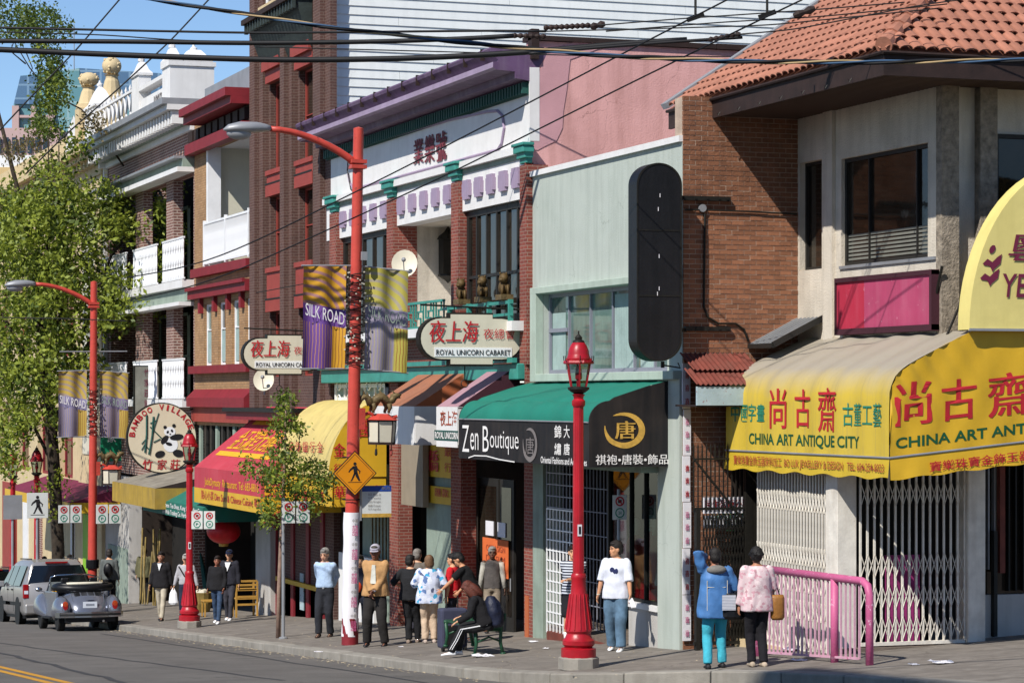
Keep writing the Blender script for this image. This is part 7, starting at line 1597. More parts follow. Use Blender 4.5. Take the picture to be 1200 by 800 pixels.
def person(label,px,pyf,pyt,face,top,bot,skc='#cb9a78',hair='short',hairc='#15110f',sleeve='long',legs='long',hem=.92,puff=.0,baggy=1.,L=None,Rh=None,FL=None,FR=None,lean=0,look=0,nod=0,shoe='black',hat=None,hatc=None,seat=0,extra=None,loc=None,H=None,build=1.,collar=None,group=None,shirtopen=None):
    p=loc if loc is not None else PG(px,pyf); dd=dep(p.x,p.y); H=H or (pyf-pyt)*dd/3000; H=max(1.45,min(1.88,H)); s=H/1.76
    if 0: print(label,round(H,2),[round(a,2) for a in p])
    rz=R(face)-TH; t=thing('person',label,'person',p,rz,group); t.scale=(s,s,s)
    b=build; hz=.92 if not seat else .52
    P0=Vector((0,0,hz)); ln=R(lean); up=Vector((0,math.sin(ln),math.cos(ln)))
    def S(z): return P0+up*(z-.92)
    FL=FL or (-.11,.0,.0); FR=FR or (.11,.03,.0)
    hips=[P0+Vector((-.09,0,0)),P0+Vector((.09,0,0))]; kn=[];an=[]
    for hp,ft in zip(hips,(FL,FR)):
        a=Vector(ft)+Vector((0,0,.085)); k_,a=ik(hp,a,.435,.42,(0,1,.05)); kn.append(k_); an.append(a)
    sh=[S(1.435)+Vector((-.172*b,0,0)),S(1.435)+Vector((.172*b,0,0))]
    L=L or (-.27,.04,.80); Rh=Rh or (.27,.04,.80); el=[];wr=[]
    for i,(s_,h_) in enumerate(zip(sh,(L,Rh))):
        sg=-1 if i==0 else 1; e,w=ik(s_,h_,.285,.255,(sg*.5,-.8,-.3)); el.append(e); wr.append(w)
    neck=S(1.50); Hd=S(1.622)+Vector((0,.02,0))
    Hm=Matrix.Translation(Hd)@Matrix.Rotation(R(look),4,'Z')@Matrix.Rotation(-R(nod)-ln*.6,4,'X')@Matrix.Scale(1.09,4)
    h=lambda x,y,z: Hm@Vector((x,y,z))
    # body: one continuous remeshed surface
    m=MB(); tors(m,[S(.84),S(.93),S(1.04),S(1.16),S(1.3),S(1.42),S(1.475),S(1.51)],[.13*b,.165*b,.145*b,.14*b,.165*b,.165*b,.11,.06],[.09,.105,.095,.095,.105,.085,.065,.055])
    m.tube([S(1.42),neck,Hd+Vector((0,-.01,-.05))],[.06,.052,.05],12)
    for sg in (0,1):
        m.tube([sh[sg]+Vector((0,0,-.0)),sh[sg].lerp(el[sg],.5),el[sg],el[sg].lerp(wr[sg],.4),wr[sg]],[.052,.046,.038,.038,.026],10); m.ball(sh[sg],.055)
        m.tube([hips[sg],hips[sg].lerp(kn[sg],.5),kn[sg],kn[sg].lerp(an[sg],.35),an[sg]],[.085,.07,.055,.055,.036],12)
        ft=an[sg]; m.tube([ft+Vector((0,-.05,-.05)),ft+Vector((0,.06,-.055)),ft+Vector((0,.15,-.065))],[.035,.036,.02],8)
    def hb(x,y,z,rx,ry,rz_):
        n0=len(m.v); m.ball((0,0,0),(rx,ry,rz_),16,12)
        for i in range(n0,len(m.v)): v=Vector(m.v[i]); m.v[i]=tuple(Hm@(v+Vector((x,y,z))))
    hb(0,-.01,.03,.074,.092,.092); hb(0,.02,-.045,.056,.068,.062); hb(0,.088,-.012,.011,.018,.02); hb(-.077,.0,0,.01,.02,.03); hb(.077,.0,0,.01,.02,.03); hb(0,.06,-.075,.028,.028,.022)
    hb(0,.078,.012,.008,.012,.03); hb(-.032,.074,.034,.022,.012,.007); hb(.032,.074,.034,.022,.012,.007); hb(0,.078,-.042,.022,.014,.012); hb(-.04,.06,-.015,.02,.02,.02); hb(.04,.06,-.015,.02,.02,.02)
    # palms
    hd=[]
    for sg in (0,1):
        d=(wr[sg]-el[sg]).normalized(); side=Vector((1,0,0)); side=(side-d*side.dot(d)); 
        if side.length<.2: side=Vector((0,1,0))-d*d.y
        side.normalize(); nrm=d.cross(side).normalized(); hd.append((d,side,nrm)); q=wr[sg]
        if abs(d.z)>.6: side,nrm=nrm,side; hd[-1]=(d,side,nrm)
        rings=[]
        for u,w_,th in ((0,.024,.02),(.03,.034,.017),(.07,.04,.015),(.095,.036,.012)): rings.append([q+d*u+side*(w_*math.cos(a))+nrm*(th*math.sin(a)) for a in np.linspace(0,2*math.pi,10,endpoint=False)])
        m.loft(rings)
    near=dd<52
    body=remesh(m,.013 if near else .018,1); 
    for mt in (skin(skc),M['eye'],M['lips']): body.materials.append(mt)
    # fingers, thumb, eyes, lips appended to the same mesh
    e=MB()
    for sg in (0,1):
        d,side,nrm=hd[sg]; q=wr[sg]; ins=Vector((1 if sg==0 else -1,0,0)) 
        cl=nrm if nrm.dot(ins)>0 or abs(nrm.x)<.2 else -nrm
        for k,(o_,l_) in enumerate(((-.028,.062),(-.0095,.074),(.0095,.07),(.028,.054))):
            a=q+d*.085+side*o_; b1=a+d*l_*.45+cl*.006; c1=b1+(d*.8+cl*.6).normalized()*l_*.32; d1=c1+(d*.45+cl*.9).normalized()*l_*.26; e.tube([a-d*.02,a,b1,c1,d1],[.0085,.0085,.0082,.0075,.006],6)
        fw=side if side.y>0 else -side
        a=q+d*.025+fw*.024; e.tube([a,a+fw*.028+d*.022,a+fw*.038+d*.05+cl*.008,a+fw*.036+d*.072+cl*.014],[.012,.011,.0095,.007],6)
    e.cur=1
    for sx in (-1,1):
        n0=len(e.v); e.ball((0,0,0),(.011,.006,.005),8,6)
        for i in range(n0,len(e.v)): e.v[i]=tuple(Hm@(Vector(e.v[i])+Vector((sx*.03,.083,.018))))
        n0=len(e.v); e.box(-.02,.02,-.004,.004,-.003,.003)
        for i in range(n0,len(e.v)): e.v[i]=tuple(Hm@(Vector(e.v[i])+Vector((sx*.032,.086,.043))))
    e.cur=2; n0=len(e.v); e.ball((0,0,0),(.022,.007,.006),8,6)
    for i in range(n0,len(e.v)): e.v[i]=tuple(Hm@(Vector(e.v[i])+Vector((0,.092,-.045))))
    bm=bmesh.new(); bm.from_mesh(body); em=e.mesh('e',[None]*0 or [skin(skc),M['eye'],M['lips']]); bm.from_mesh(em); bm.to_mesh(body); bm.free(); body.polygons.foreach_set('use_smooth',[True]*len(body.polygons)); body.name='body'; link('body',body,t)
    # top garment
    m=MB(); g=.018+puff; hw=(.175+.02*(hem<.9))*b
    sp=[S(hem-.0)]+[S(z) for z in (max(hem+.06,.95),1.08,1.2,1.32,1.43,1.49)]
    tors(m,sp,[hw+g,hw+g-.005,.15*b+g+.012,.155*b+g*.9,.168*b+g*.6,.155*b+g*.4,.085+g*.4],[.115+g,.115+g,.108+g,.107+g,.112+g*.8,.09+g*.5,.058+g*.4])
    f={'long':1.,'half':.55,'short':.45,'elbow':.6,'none':0}[sleeve]
    for sg in (0,1):
        if f==0: continue
        a,b_,c=sh[sg],el[sg],wr[sg]; g_=g; g=.014+puff*.35; m.ball(a,.05+g*.7)
        if f<.5: m.tube([a,a.lerp(b_,.35),a.lerp(b_,.8)],[.052+g,.054+g,.056+g],12)
        elif f<1: m.tube([a,a.lerp(b_,.5),b_,b_.lerp(c,.15)],[.052+g,.052+g,.052+g,.056+g],12)
        else: m.tube([a,a.lerp(b_,.5),b_,b_.lerp(c,.5),b_.lerp(c,.95)],[.052+g,.048+g,.043+g,.039+g,.032+g],12)
        g=g_
    if seat:
        for sg in (0,1): pass
    o=link('top',remesh(m,.016 if near else .022,2,.003+puff*.06,len(label)),t,top)
    # bottom garment
    m=MB(); g=.014*baggy; tors(m,[S(.85) if not seat else P0+Vector((0,0,-.07)),S(.9),S(.97),S(1.03)],[.155*b+g,.172*b+g,.165*b+g,.15*b+g],[.11+g,.118+g,.11+g,.1+g])
    for sg in (0,1):
        a,b_,c=hips[sg],kn[sg],an[sg]; w=baggy
        if legs=='long': m.tube([a+Vector((0,0,.02)),a.lerp(b_,.5),b_,b_.lerp(c,.5),b_.lerp(c,1.02)],[.1*b,.083*w,.07*w,.064*w,.06*w],14)
        else: m.tube([a,a.lerp(b_,.5),a.lerp(b_,.95)],[.1,.09*w,.085*w],14)
    link('trousers',remesh(m,.016 if near else .022,2,.0045,len(label)+3),t,bot)
    # shoes
    sm=M['lblack'] if shoe=='black' else (M['whiteclean'] if shoe=='white' else cm(shoe[0],shoe[1]))
    for sg in (0,1):
        a=an[sg]; m=MB(); rings=[]
        for y,w_,h_ in ((-.085,.02,.05),(-.075,.036,.075),(-.02,.04,.085),(.05,.043,.065),(.12,.045,.045),(.165,.03,.03),(.178,.01,.015)): rings.append([(a.x+w_*math.cos(k),a.y+y,a.z-.085+max(0,h_*(.5+.5*math.sin(k)))) for k in np.linspace(0,2*math.pi,12,endpoint=False)])
        m.loft(rings); m.build('shoe',sm,t,smooth=True)
        if legs!='long': MB().tube([a+Vector((0,0,.0)),a.lerp(kn[sg],.45)],[.042,.055],10).build('sock',M['whiteclean'],t,smooth=True)
    hm=None
    if hair:
        hm=cm('hair_'+hairc,hairc,rough=.6,var=.3,scale=30,bump=.6,bscale=60); m=MB()
        def hb2(x,y,z,rx,ry,rz_):
            n0=len(m.v); m.ball((0,0,0),(rx,ry,rz_),16,12)
            for i in range(n0,len(m.v)): v=Vector(m.v[i]); m.v[i]=tuple(Hm@(v+Vector((x,y,z))))
        hb2(0,-.02,.056,.084,.097,.088)
        hb2(0,-.05,.005,.08,.07,.082); hb2(0,.045,.098,.06,.045,.028)
        if hair=='spiky':
            for i in range(26): a=random.random()*6.28; q=random.random(); hb2(.065*q*math.cos(a),-.01+.075*q*math.sin(a),.132-.035*q,.02,.02,.034)
        if hair=='curly':
            for i in range(60): a=random.random()*6.28; q=random.random(); hb2(.085*q**.5*math.cos(a),-.035+.085*q**.5*math.sin(a),.125-.1*q,.026,.026,.026)
        if hair=='bob': hb2(0,-.045,-.02,.092,.07,.1); hb2(0,-.02,.04,.092,.1,.085)
        if hair=='long': hb2(0,-.06,-.08,.1,.07,.17); hb2(-.07,.03,-.06,.035,.06,.15); hb2(.07,.03,-.06,.035,.06,.15)
        if hair=='tuft': hb2(0,.03,.11,.06,.05,.025)
        hmesh=remesh(m,.014,1,.003,5); link('hair',hmesh,t,hm)
    if hat:
        m=MB(); n0=0; rings=[]
        for z,r_ in ((.045,1.02),(.08,.99),(.115,.8),(.14,.4),(.146,.08)): rings.append([h(.085*r_*math.cos(k),-.012+.102*r_*math.sin(k),z) for k in np.linspace(0,2*math.pi,16,endpoint=False)])
        m.loft(rings); 
        m.add([h(.07*math.cos(k),.07+(.09 if j else .0)*math.sin(k)+.0,.05-.012*j) for j in (0,1) for k in np.linspace(0,math.pi,10)],[(i,i+1,i+11,i+10) for i in range(9)]); m.build('hat',hatc,t,smooth=True)
    if extra: extra(t,dict(S=S,h=h,wr=wr,sh=sh,el=el,P0=P0,kn=kn,an=an,hd=hd))
    return t
PR_=lambda n,h,**k: cm(n,h,**k)
def printmat(name,base,cols,scale,thr=.55):
    if name in M: return M[name]
    m,t,b,N,L=nodes(name); tc=N('ShaderNodeTexCoord'); co=tc.outputs['Object']; col=hx(base)
    v=N('ShaderNodeTexVoronoi'); v.inputs['Scale'].default_value=scale; L(co,v.inputs[0]); r=N('ShaderNodeValToRGB'); r.color_ramp.interpolation='CONSTANT'; L(v.outputs['Color'],r.inputs[0])
    el=r.color_ramp.elements; el[0].color=hx(base); el[0].position=0; el[1].position=thr; el[1].color=hx(cols[0])
    for i,c in enumerate(cols[1:]): e=el.new(thr+(1-thr)*(i+1)/len(cols)); e.color=hx(c)
    finish(t,N,L,b,r.outputs[0],co,.85,.2,20); M[name]=m; return m
def stripemat(name,a,b_,sc):
    m,t,b,N,L=nodes(name); tc=N('ShaderNodeTexCoord'); sp=N('ShaderNodeSeparateXYZ'); L(tc.outputs['Object'],sp.inputs[0]); mm=N('ShaderNodeMath'); mm.operation='MULTIPLY'; mm.inputs[1].default_value=sc; L(sp.outputs[2],mm.inputs[0]); f=N('ShaderNodeMath'); f.operation='FRACT'; L(mm.outputs[0],f.inputs[0])
    col=ramp(N,L,f.outputs[0],.48,.52,hx(a),hx(b_)); finish(t,N,L,b,col,tc.outputs['Object'],.85,.2,20); return m
def bag(t,name,m,mt,label=None):
    o=m.build(name,mt,t,smooth=False); return o
# --- man in white top
def ex(t,k):
    m=MB(); w=k['wr'][0]; m.box(w.x-.05,w.x+.02,w.y+.02,w.y+.1,w.z-.16,w.z-.04); 
    tag(MB().bar(w+Vector((-.01,.03,-.06)),w+Vector((-.09,.12,-.2)),.07,.03).build('paper',M['paper'],t))
    m=MB(); 
    for a,b,c in ((0,.0,.03),(.03,.03,.04),(.01,-.04,.03)): q=k['S'](1.28+a); m.ball((q.x+b,q.y+.139,q.z),(c,.004,.045),8,5)
    m.build('shirt_print',cm('navy','#242a55'),t)
    MB().lathe([(.03,-.006),(.03,.006)],k['wr'][1],10).build('bracelet',M['cream'],t)
person('young man in white crew top and baggy pale blue jeans standing beside boutique window',722,762,634,163,cm('white_knit','#d5d9e6',bump=.35,bscale=7),printmat('washed_denim','#53708a',['#6f8ba3','#46627c'],18,.5) if 0 else cm('washed_denim','#58748c',var=.35,scale=3,bump=.5,bscale=9),hair='spiky',hairc='#1c1512',sleeve='elbow',hem=.84,puff=.018,baggy=1.38,look=-50,L=(-.28,.14,.84),Rh=(.3,.08,.80),FL=(-.12,.16,0),FR=(.1,-.12,0),shoe='white',extra=ex,skc='#c48f6c')
# --- woman in blue jacket, back view
def ex(t,k):
    m=MB(); q=k['S'](1.45)+Vector((0,-.1,0)); m.ball(q,(.15,.09,.07)); o=m.build('hood',cm('grey_hood','#77746f'),t,smooth=True)
    q=Vector((.24,-.13,.95)); m=MB(); r=[]
    for z,w_,d_ in ((-.22,.14,.05),(-.18,.21,.075),(.05,.19,.065),(.16,.13,.04)): r.append([(q.x+w_*math.cos(a),q.y+d_*math.sin(a),q.z+z) for a in np.linspace(0,6.28,12,endpoint=False)])
    m.loft(r); b_=m.build('shoulder_bag',M['black'],t,smooth=False); MB().box(q.x-.18,q.x+.02,q.y-.085,q.y-.07,q.z-.08,q.z+.14).build('bag_panel',stripemat('striped_panel','#c9cbd2','#8e93a0',45),t)
    MB().tube([q+Vector((-.12,0,.12)),k['sh'][1]+Vector((-.02,-.02,.09)),q+Vector((.05,.12,.12))],.012,5).build('strap',M['black'],t)
    for s in (-1,1): MB().tube([Vector((s*.15,-.155,.86)),Vector((s*.15,-.15,1.3))],.005,4).build('piping',M['cream'],t)
    MB().tube([(-.15,-.158,1.2),(.12,-.16,1.2)],.005,4).build('piping',M['cream'],t)
person('person in blue hooded rain jacket and turquoise trousers shading eyes with a hand',838,783,647,8,cm('blue_rain_jacket','#4473aa',rough=.6,bump=.5,bscale=7),cm('turquoise_cotton','#3fa9bd',var=.06),hair='short',hairc='#1a1512',hem=.74,puff=.05,baggy=1.12,L=(-.13,.12,1.62),Rh=(.22,.22,1.12),FL=(-.12,-.06,0),FR=(.13,.1,0),extra=ex,skc='#a06a50',build=1.05,H=1.68)
# --- woman in pale floral blouse
def ex(t,k):
    q=Vector((.3,-.05,.93)); m=MB(); r=[]
    for z,w_,d_ in ((-.24,.08,.05),(-.2,.11,.06),(.08,.11,.055),(.13,.09,.04)): r.append([(q.x+w_*math.cos(a),q.y+d_*math.sin(a),q.z+z) for a in np.linspace(0,6.28,12,endpoint=False)])
    m.loft(r); m.build('handbag',cm('tan_leather','#96662f',rough=.5),t,smooth=True); MB().tube([q+Vector((-.05,0,.12)),k['sh'][1]+Vector((.0,-.02,.08)),q+Vector((.05,.05,.12))],.01,5).build('strap',M['lblack'],t)
person('woman with short black curls, pale pink blouse and tan handbag near pink railing',887,781,645,12,printmat('pink_floral_cotton','#cdb5b8',['#c4949e','#d8c6c6','#b3878f'],26,.62),cm('black_slacks','#16141a'),hair='curly',hairc='#120e0d',hem=.82,puff=.03,baggy=1.1,L=(-.26,.05,.86),Rh=(.2,.2,1.0),look=-15,FL=(-.06,.06,0),FR=(.1,-.02,0),shoe=('beige_shoe','#b0a08c'),extra=ex,skc='#a87256',H=1.66,build=1.05)
# --- striped tee behind the near lamp
person('person in navy and white striped tee with folded arms leaning at gate behind red lamp',672,744,622,175,stripemat('navy_stripes','#1a1d33','#c6ccd6',21),cm('black_shorts','#14141a'),loc=Vector((F+.02-.3,fy(672,F-.28),GZ(F,43.)+.02)),H=1.76,hair='short',sleeve='short',legs='short',hem=.9,puff=.02,baggy=1.25,L=(.1,.2,1.17),Rh=(-.12,.24,1.14),FL=(-.1,0,0),FR=(.12,.02,0),shoe='white')
# --- elderly man in light blue shirt
def ex(t,k): MB().box(-.02,.02,.13,.145,.965,1.0).build('belt_buckle',M['steel'],t); MB().lathe([(.165,.955),(.168,.99)],(0,0,0),20,sy=.76).build('belt',M['lblack'],t)
person('grey haired older man in pale blue shirt, hands behind back, beside the shop window',381,746,642,168,cm('sky_shirt','#a9c0dd'),cm('charcoal_trousers','#22242b'),hair='short',hairc='#8f8b86',sleeve='long',hem=.98,baggy=1.2,L=(-.1,-.17,.98),Rh=(.1,-.18,.98),nod=12,look=-10,FL=(-.1,-.04,0),FR=(.1,.12,0),shoe=('brown_sandal','#3a2a22'),extra=ex,skc='#c9987c')
# --- man in tan jacket and cap
def ex(t,k):
    q=k['S'](1.2); MB().prism([(-.03,.135,1.42),(.03,.135,1.42),(.05,.178,1.1),(-.05,.178,1.1)],(0,.012,0)).build('shirt_front',cm('pale_shirt','#c6c6bd'),t); MB().lathe([(.035,-.012),(.035,.012)],k['wr'][0],10).build('watch',M['steel'],t)
person('man in tan jacket and pale cap clasping hands, right of the postered pole',440,757,638,170,cm('tan_jacket','#b38a5c'),cm('dark_grey_trousers','#23201f'),hair='short',hairc='#4a443e',hat=1,hatc=cm('pale_cap','#a8a3ae'),hem=.88,puff=.035,baggy=1.3,L=(-.03,.22,.98),Rh=(.03,.2,.94),FL=(-.17,.02,0),FR=(.15,0,0),extra=ex,skc='#7d5240',nod=6)
person('person in dark clothes with orange red bag, mostly hidden behind tan jacket man',422,741,668,180,cm('dusty_navy','#2a2c3c'),cm('navy_trousers','#1e2230'),H=1.6,extra=lambda t,k: MB().ball((.05,.17,1.05),(.1,.05,.13)).build('bag',cm('red_orange_bag','#c0401f'),t,smooth=True))
# --- man in black tee, back view
person('man in loose black tee seen from behind, left of the patterned blouse',481,753,650,-12,cm('black_tee','#1b1c20'),cm('black_trousers','#131418'),hair='short',hairc='#171310',sleeve='elbow',hem=.86,puff=.03,baggy=1.15,look=-25,L=(-.3,.2,1.15),Rh=(.24,.14,1.02),FL=(-.02,-.05,0),FR=(.12,.12,0),shoe=('taupe_shoe','#8c7c70'))
person('grey haired person in grey top behind the man in black tee',489,741,643,-20,cm('grey_cardigan','#6d655d'),cm('grey_skirt','#33323c'),hair='short',hairc='#7c7670',baggy=1.2)
# --- woman in patterned blouse
person('woman in white blouse with blue patchwork print and beige trousers, back to camera',503,753,650,8,printmat('blue_patchwork','#c6cce0',['#5d78a8','#d3d8e6','#3c9cc4','#b9bfd2','#4d5470','#dfe3ee'],14,.5),cm('beige_trousers','#bfa78f'),hair='bob',hairc='#6f5239',sleeve='elbow',hem=.8,puff=.045,baggy=1.15,L=(-.2,.2,1.18),Rh=(.24,.15,1.05),FL=(-.08,.0,0),FR=(.1,.03,0),shoe=('cream_shoe','#b8a79b'),H=1.62,build=1.1)
# --- man in red behind, man in black leaning
person('person in bright red shirt facing left, half hidden behind leaning man in black',531,750,648,70,cm('bright_red_shirt','#bb1420'),cm('dark_jeans','#1c2030'),hair='short',hairc='#0f0c0b',sleeve='elbow',puff=.02,hem=.88)
person('young man in black tee leaning forward with one banded wrist reaching down',556,752,644,80,cm('black_tee2','#0d0d10'),cm('black_jeans','#101116'),hair='spiky',hairc='#0d0a09',sleeve='short',hem=.93,puff=.015,lean=24,nod=18,L=(-.2,.62,.98),Rh=(.24,.34,.95),FL=(-.12,-.05,0),FR=(.12,.05,0),skc='#c08a68',extra=lambda t,k: MB().lathe([(.032,-.012),(.032,.012)],k['wr'][0],10).build('wrist_band',M['cream'],t))
# --- seated woman with backpack
def ex(t,k):
    S=k['S']; m=MB(); q=S(1.2)+Vector((.03,-.24,0)); rg=[]
    for z,w_,d_ in ((-.28,.14,.09),(-.23,.2,.14),(0,.22,.17),(.15,.19,.14),(.26,.1,.07)): rg.append([(q.x+w_*math.cos(a),q.y+d_*math.sin(a)+z*.2,q.z+z) for a in np.linspace(0,6.28,14,endpoint=False)])
    m.loft(rg); link('backpack',remesh(m,.02,2,.006,3),t,cm('navy_nylon','#171d33',rough=.55)); MB().ball(q+Vector((0,-.11,-.08)),(.12,.05,.1)).build('backpack_pocket',cm('navy_nylon','#171d33'),t,smooth=True)
    for s in (-1,1):
        MB().tube([S(1.42)+Vector((s*.13,-.06,.06)),S(1.42)+Vector((s*.13,.1,.03)),S(1.2)+Vector((s*.15,.15,0))],.016,5).build('backpack_strap',M['lblack'],t)
        a,b,c=Vector((s*.09,0,.52)),k['kn'][0 if s<0 else 1],k['an'][0 if s<0 else 1]
        for o in (-.02,.02): MB().tube([a+Vector((s*.095,o,.03)),b+Vector((s*.085,o,.01)),b.lerp(c,.5)+Vector((s*.075,o,0)),c+Vector((s*.07,o,.03))],.007,4).build('trouser_stripe',M['whiteclean'],t)
ps0=bp.copy(); ps0.z=GZ(ps0.x,ps0.y); ps0+=Vector((-.03,.0,0))
sw_t=person('seated woman with long reddish brown hair, black jacket and navy backpack on bench end',555,768,672,90,cm('black_jacket','#131216'),cm('black_track_pants','#141417'),loc=Vector((bx0+.2,by0-.02,bz)),H=1.66,hair='long',hairc='#5a2a1c',hem=.94,puff=.03,seat=1,lean=24,nod=34,L=(-.12,.5,.6),Rh=(.14,.46,.66),FL=(-.1,.62,.0),FR=(.08,.5,0),shoe='white',baggy=1.15,extra=ex)
# --- man in grey waistcoat behind
person('older man in grey vest with shadowed face standing behind the green bench',577,741,648,178,cm('grey_vest','#55504e'),cm('khaki_trousers','#8d8070'),hair='short',hairc='#8d8781',sleeve='none',skc='#5f4234',H=1.66,hem=.9,L=(-.26,.14,.9),Rh=(.26,.1,.85),extra=lambda t,k:[MB().tube([k['sh'][i],k['el'][i],k['wr'][i]],[.065,.055,.04],10).build('sleeve',cm('pale_shirt2','#aaa69c'),t,smooth=True) for i in (0,1)] and None)
# --- far couple
person('woman in black sweater and blue jeans walking beside man with navy cap',255,730,651,172,cm('black_sweater','#17161a'),cm('blue_jeans','#32455f',var=.3),hair='short',hairc='#241812',hem=.86,puff=.02,FL=(-.08,.22,0),FR=(.1,-.22,0),shoe='white',L=(-.2,.12,.92),skc='#96604a')
person('man in navy cap and dark jacket walking behind the woman in black sweater',269,726,644,172,cm('dark_jacket','#25252f'),cm('grey_trousers','#35343c'),hat=1,hatc=cm('navy_cap','#1a2340'),hem=.9,puff=.03,FL=(-.06,.15,0),FR=(.08,-.12,0),shoe='white',extra=lambda t,k:MB().prism([(-.07,.16,1.46),(.08,.16,1.46),(.03,.175,1.2)],(0,.006,0)).build('shirt_front',M['whiteclean'],t))
def ex(t,k):
    MB().lathe([(.02,.0),(.1,-.15),(.13,-.4),(.08,-.45)],(.33,.05,.88),10,sy=.5).build('carrier_bag',M['whiteclean'],t); MB().tube([(.16,.14,1.45),(-.0,.17,1.2),(-.2,.12,1.0)],.02,5).build('strap',M['lblack'],t)
person('man in grey cap and pale shirt carrying white bag, partly behind the red street lamp',218,727,649,172,cm('pale_grey_shirt','#a9a7ab'),cm('navy_trousers2','#1d2438'),hair='short',hairc='#555555',hat=1,hatc=cm('grey_cap','#aaa6a0'),hem=.96,L=(-.34,.05,.86),Rh=(.32,.02,.9),extra=ex)
person('man in black cardigan over white shirt with cream trousers walking on sidewalk',189,727,646,172,cm('black_cardigan','#18161a'),cm('cream_trousers','#b5ab98'),hair='short',hairc='#1a1412',hem=.84,puff=.02,FL=(-.07,.2,0),FR=(.07,-.2,0),L=(-.26,-.05,.87),Rh=(.28,.1,.85),extra=lambda t,k:MB().prism([(-.05,.145,1.47),(.06,.145,1.47),(.01,.16,1.28)],(0,.006,0)).build('shirt_front',M['whiteclean'],t),skc='#a8765c')
person('person in olive jacket and dark trousers stepping into the dark doorway',169,706,642,0,cm('olive_jacket','#5d5a3f'),cm('dark_trousers','#15151a'),hair='short',hairc='#15110f',hem=.82,puff=.03)
def ex(t,k):
    m=MB(); q=k['S'](1.2)+Vector((0,-.2,0)); m.ball(q,(.13,.08,.2)); m.build('backpack',M['black'],t,smooth=True)
person('person with black backpack walking away behind the open-top silver car',128,718,640,0,cm('grey_green_shirt','#5c6160'),cm('dark_trousers','#15151a'),hair='short',hairc='#2a2320',extra=ex)
person('dark haired person whose head shows above the silver minivan, left one',52,712,642,175,cm('brown_shirt','#4a3a33'),cm('dark_trousers','#15151a'),H=1.7,skc='#a8765c')
person('person with dark bun whose head shows above the silver minivan roof, right one',82,712,641,160,cm('dusty_navy','#2a2c3c'),cm('dark_trousers','#15151a'),H=1.72,hair='bob')
# ================= CARS =================
M['carsilver']=mat('silver_car_paint','#a8a5a3',.3,.04,3,.02,20,metal=.55); M['carblue']=mat('blue_grey_car_paint','#7f838f',.22,.05,3,.02,20,metal=.6); M['cardark']=mat('dark_blue_car_paint','#16223c',.2,.05,3,.02,20,metal=.5)
M['carglass']=glassmat('car_glass','#0d1012',.05,.02,.3); M['tail']=paint('red_tail_lamp','#8c0f14',.2); M['chrome']=mat('chrome','#b9bcc0',.15,.03,3,0,20,metal=1); M['plastic']=mat('black_trim','#141416',.6,.1,4,.1); M['plate']=paint('number_plate','#c5cbd6',.5)
def wheel(t,x,y,r,w=.2,far=False):
    o=MB().lathe([(r*.62,-w/2),(r*.93,-w/2),(r,-w*.35),(r,w*.35),(r*.93,w/2),(r*.62,w/2)],(x,y,r),24,'x').build('wheel',M['rubber'],t,auto=True)
    sx=-1 if x<0 else 1; MB().lathe([(r*.64,sx*w*.1),(r*.62,sx*w*.42),(r*.5,sx*w*.36),(r*.2,sx*w*.42),(.0,sx*w*.44)],(x,y,r),20,'x').build('rim',M['chrome'],o,auto=True)
def rings_car(st,n=24):
    """stations: y, half width, z bottom, z belt, z top, half width at top"""
    out=[]
    for (y,w,zb,zm,zt,wt) in st:
        q=[(-w*.92,zb),(-w,zb+.12),(-w,zm-.08),(-w*.985,zm),(-wt-.02,zt-.08),(-wt+.06,zt-.015),(-wt*.5,zt),(0,zt+.005)]; ring=q+[(-a,b) for a,b in q[-2::-1]]
        out.append([(a,y,b) for a,b in ring])
    return out
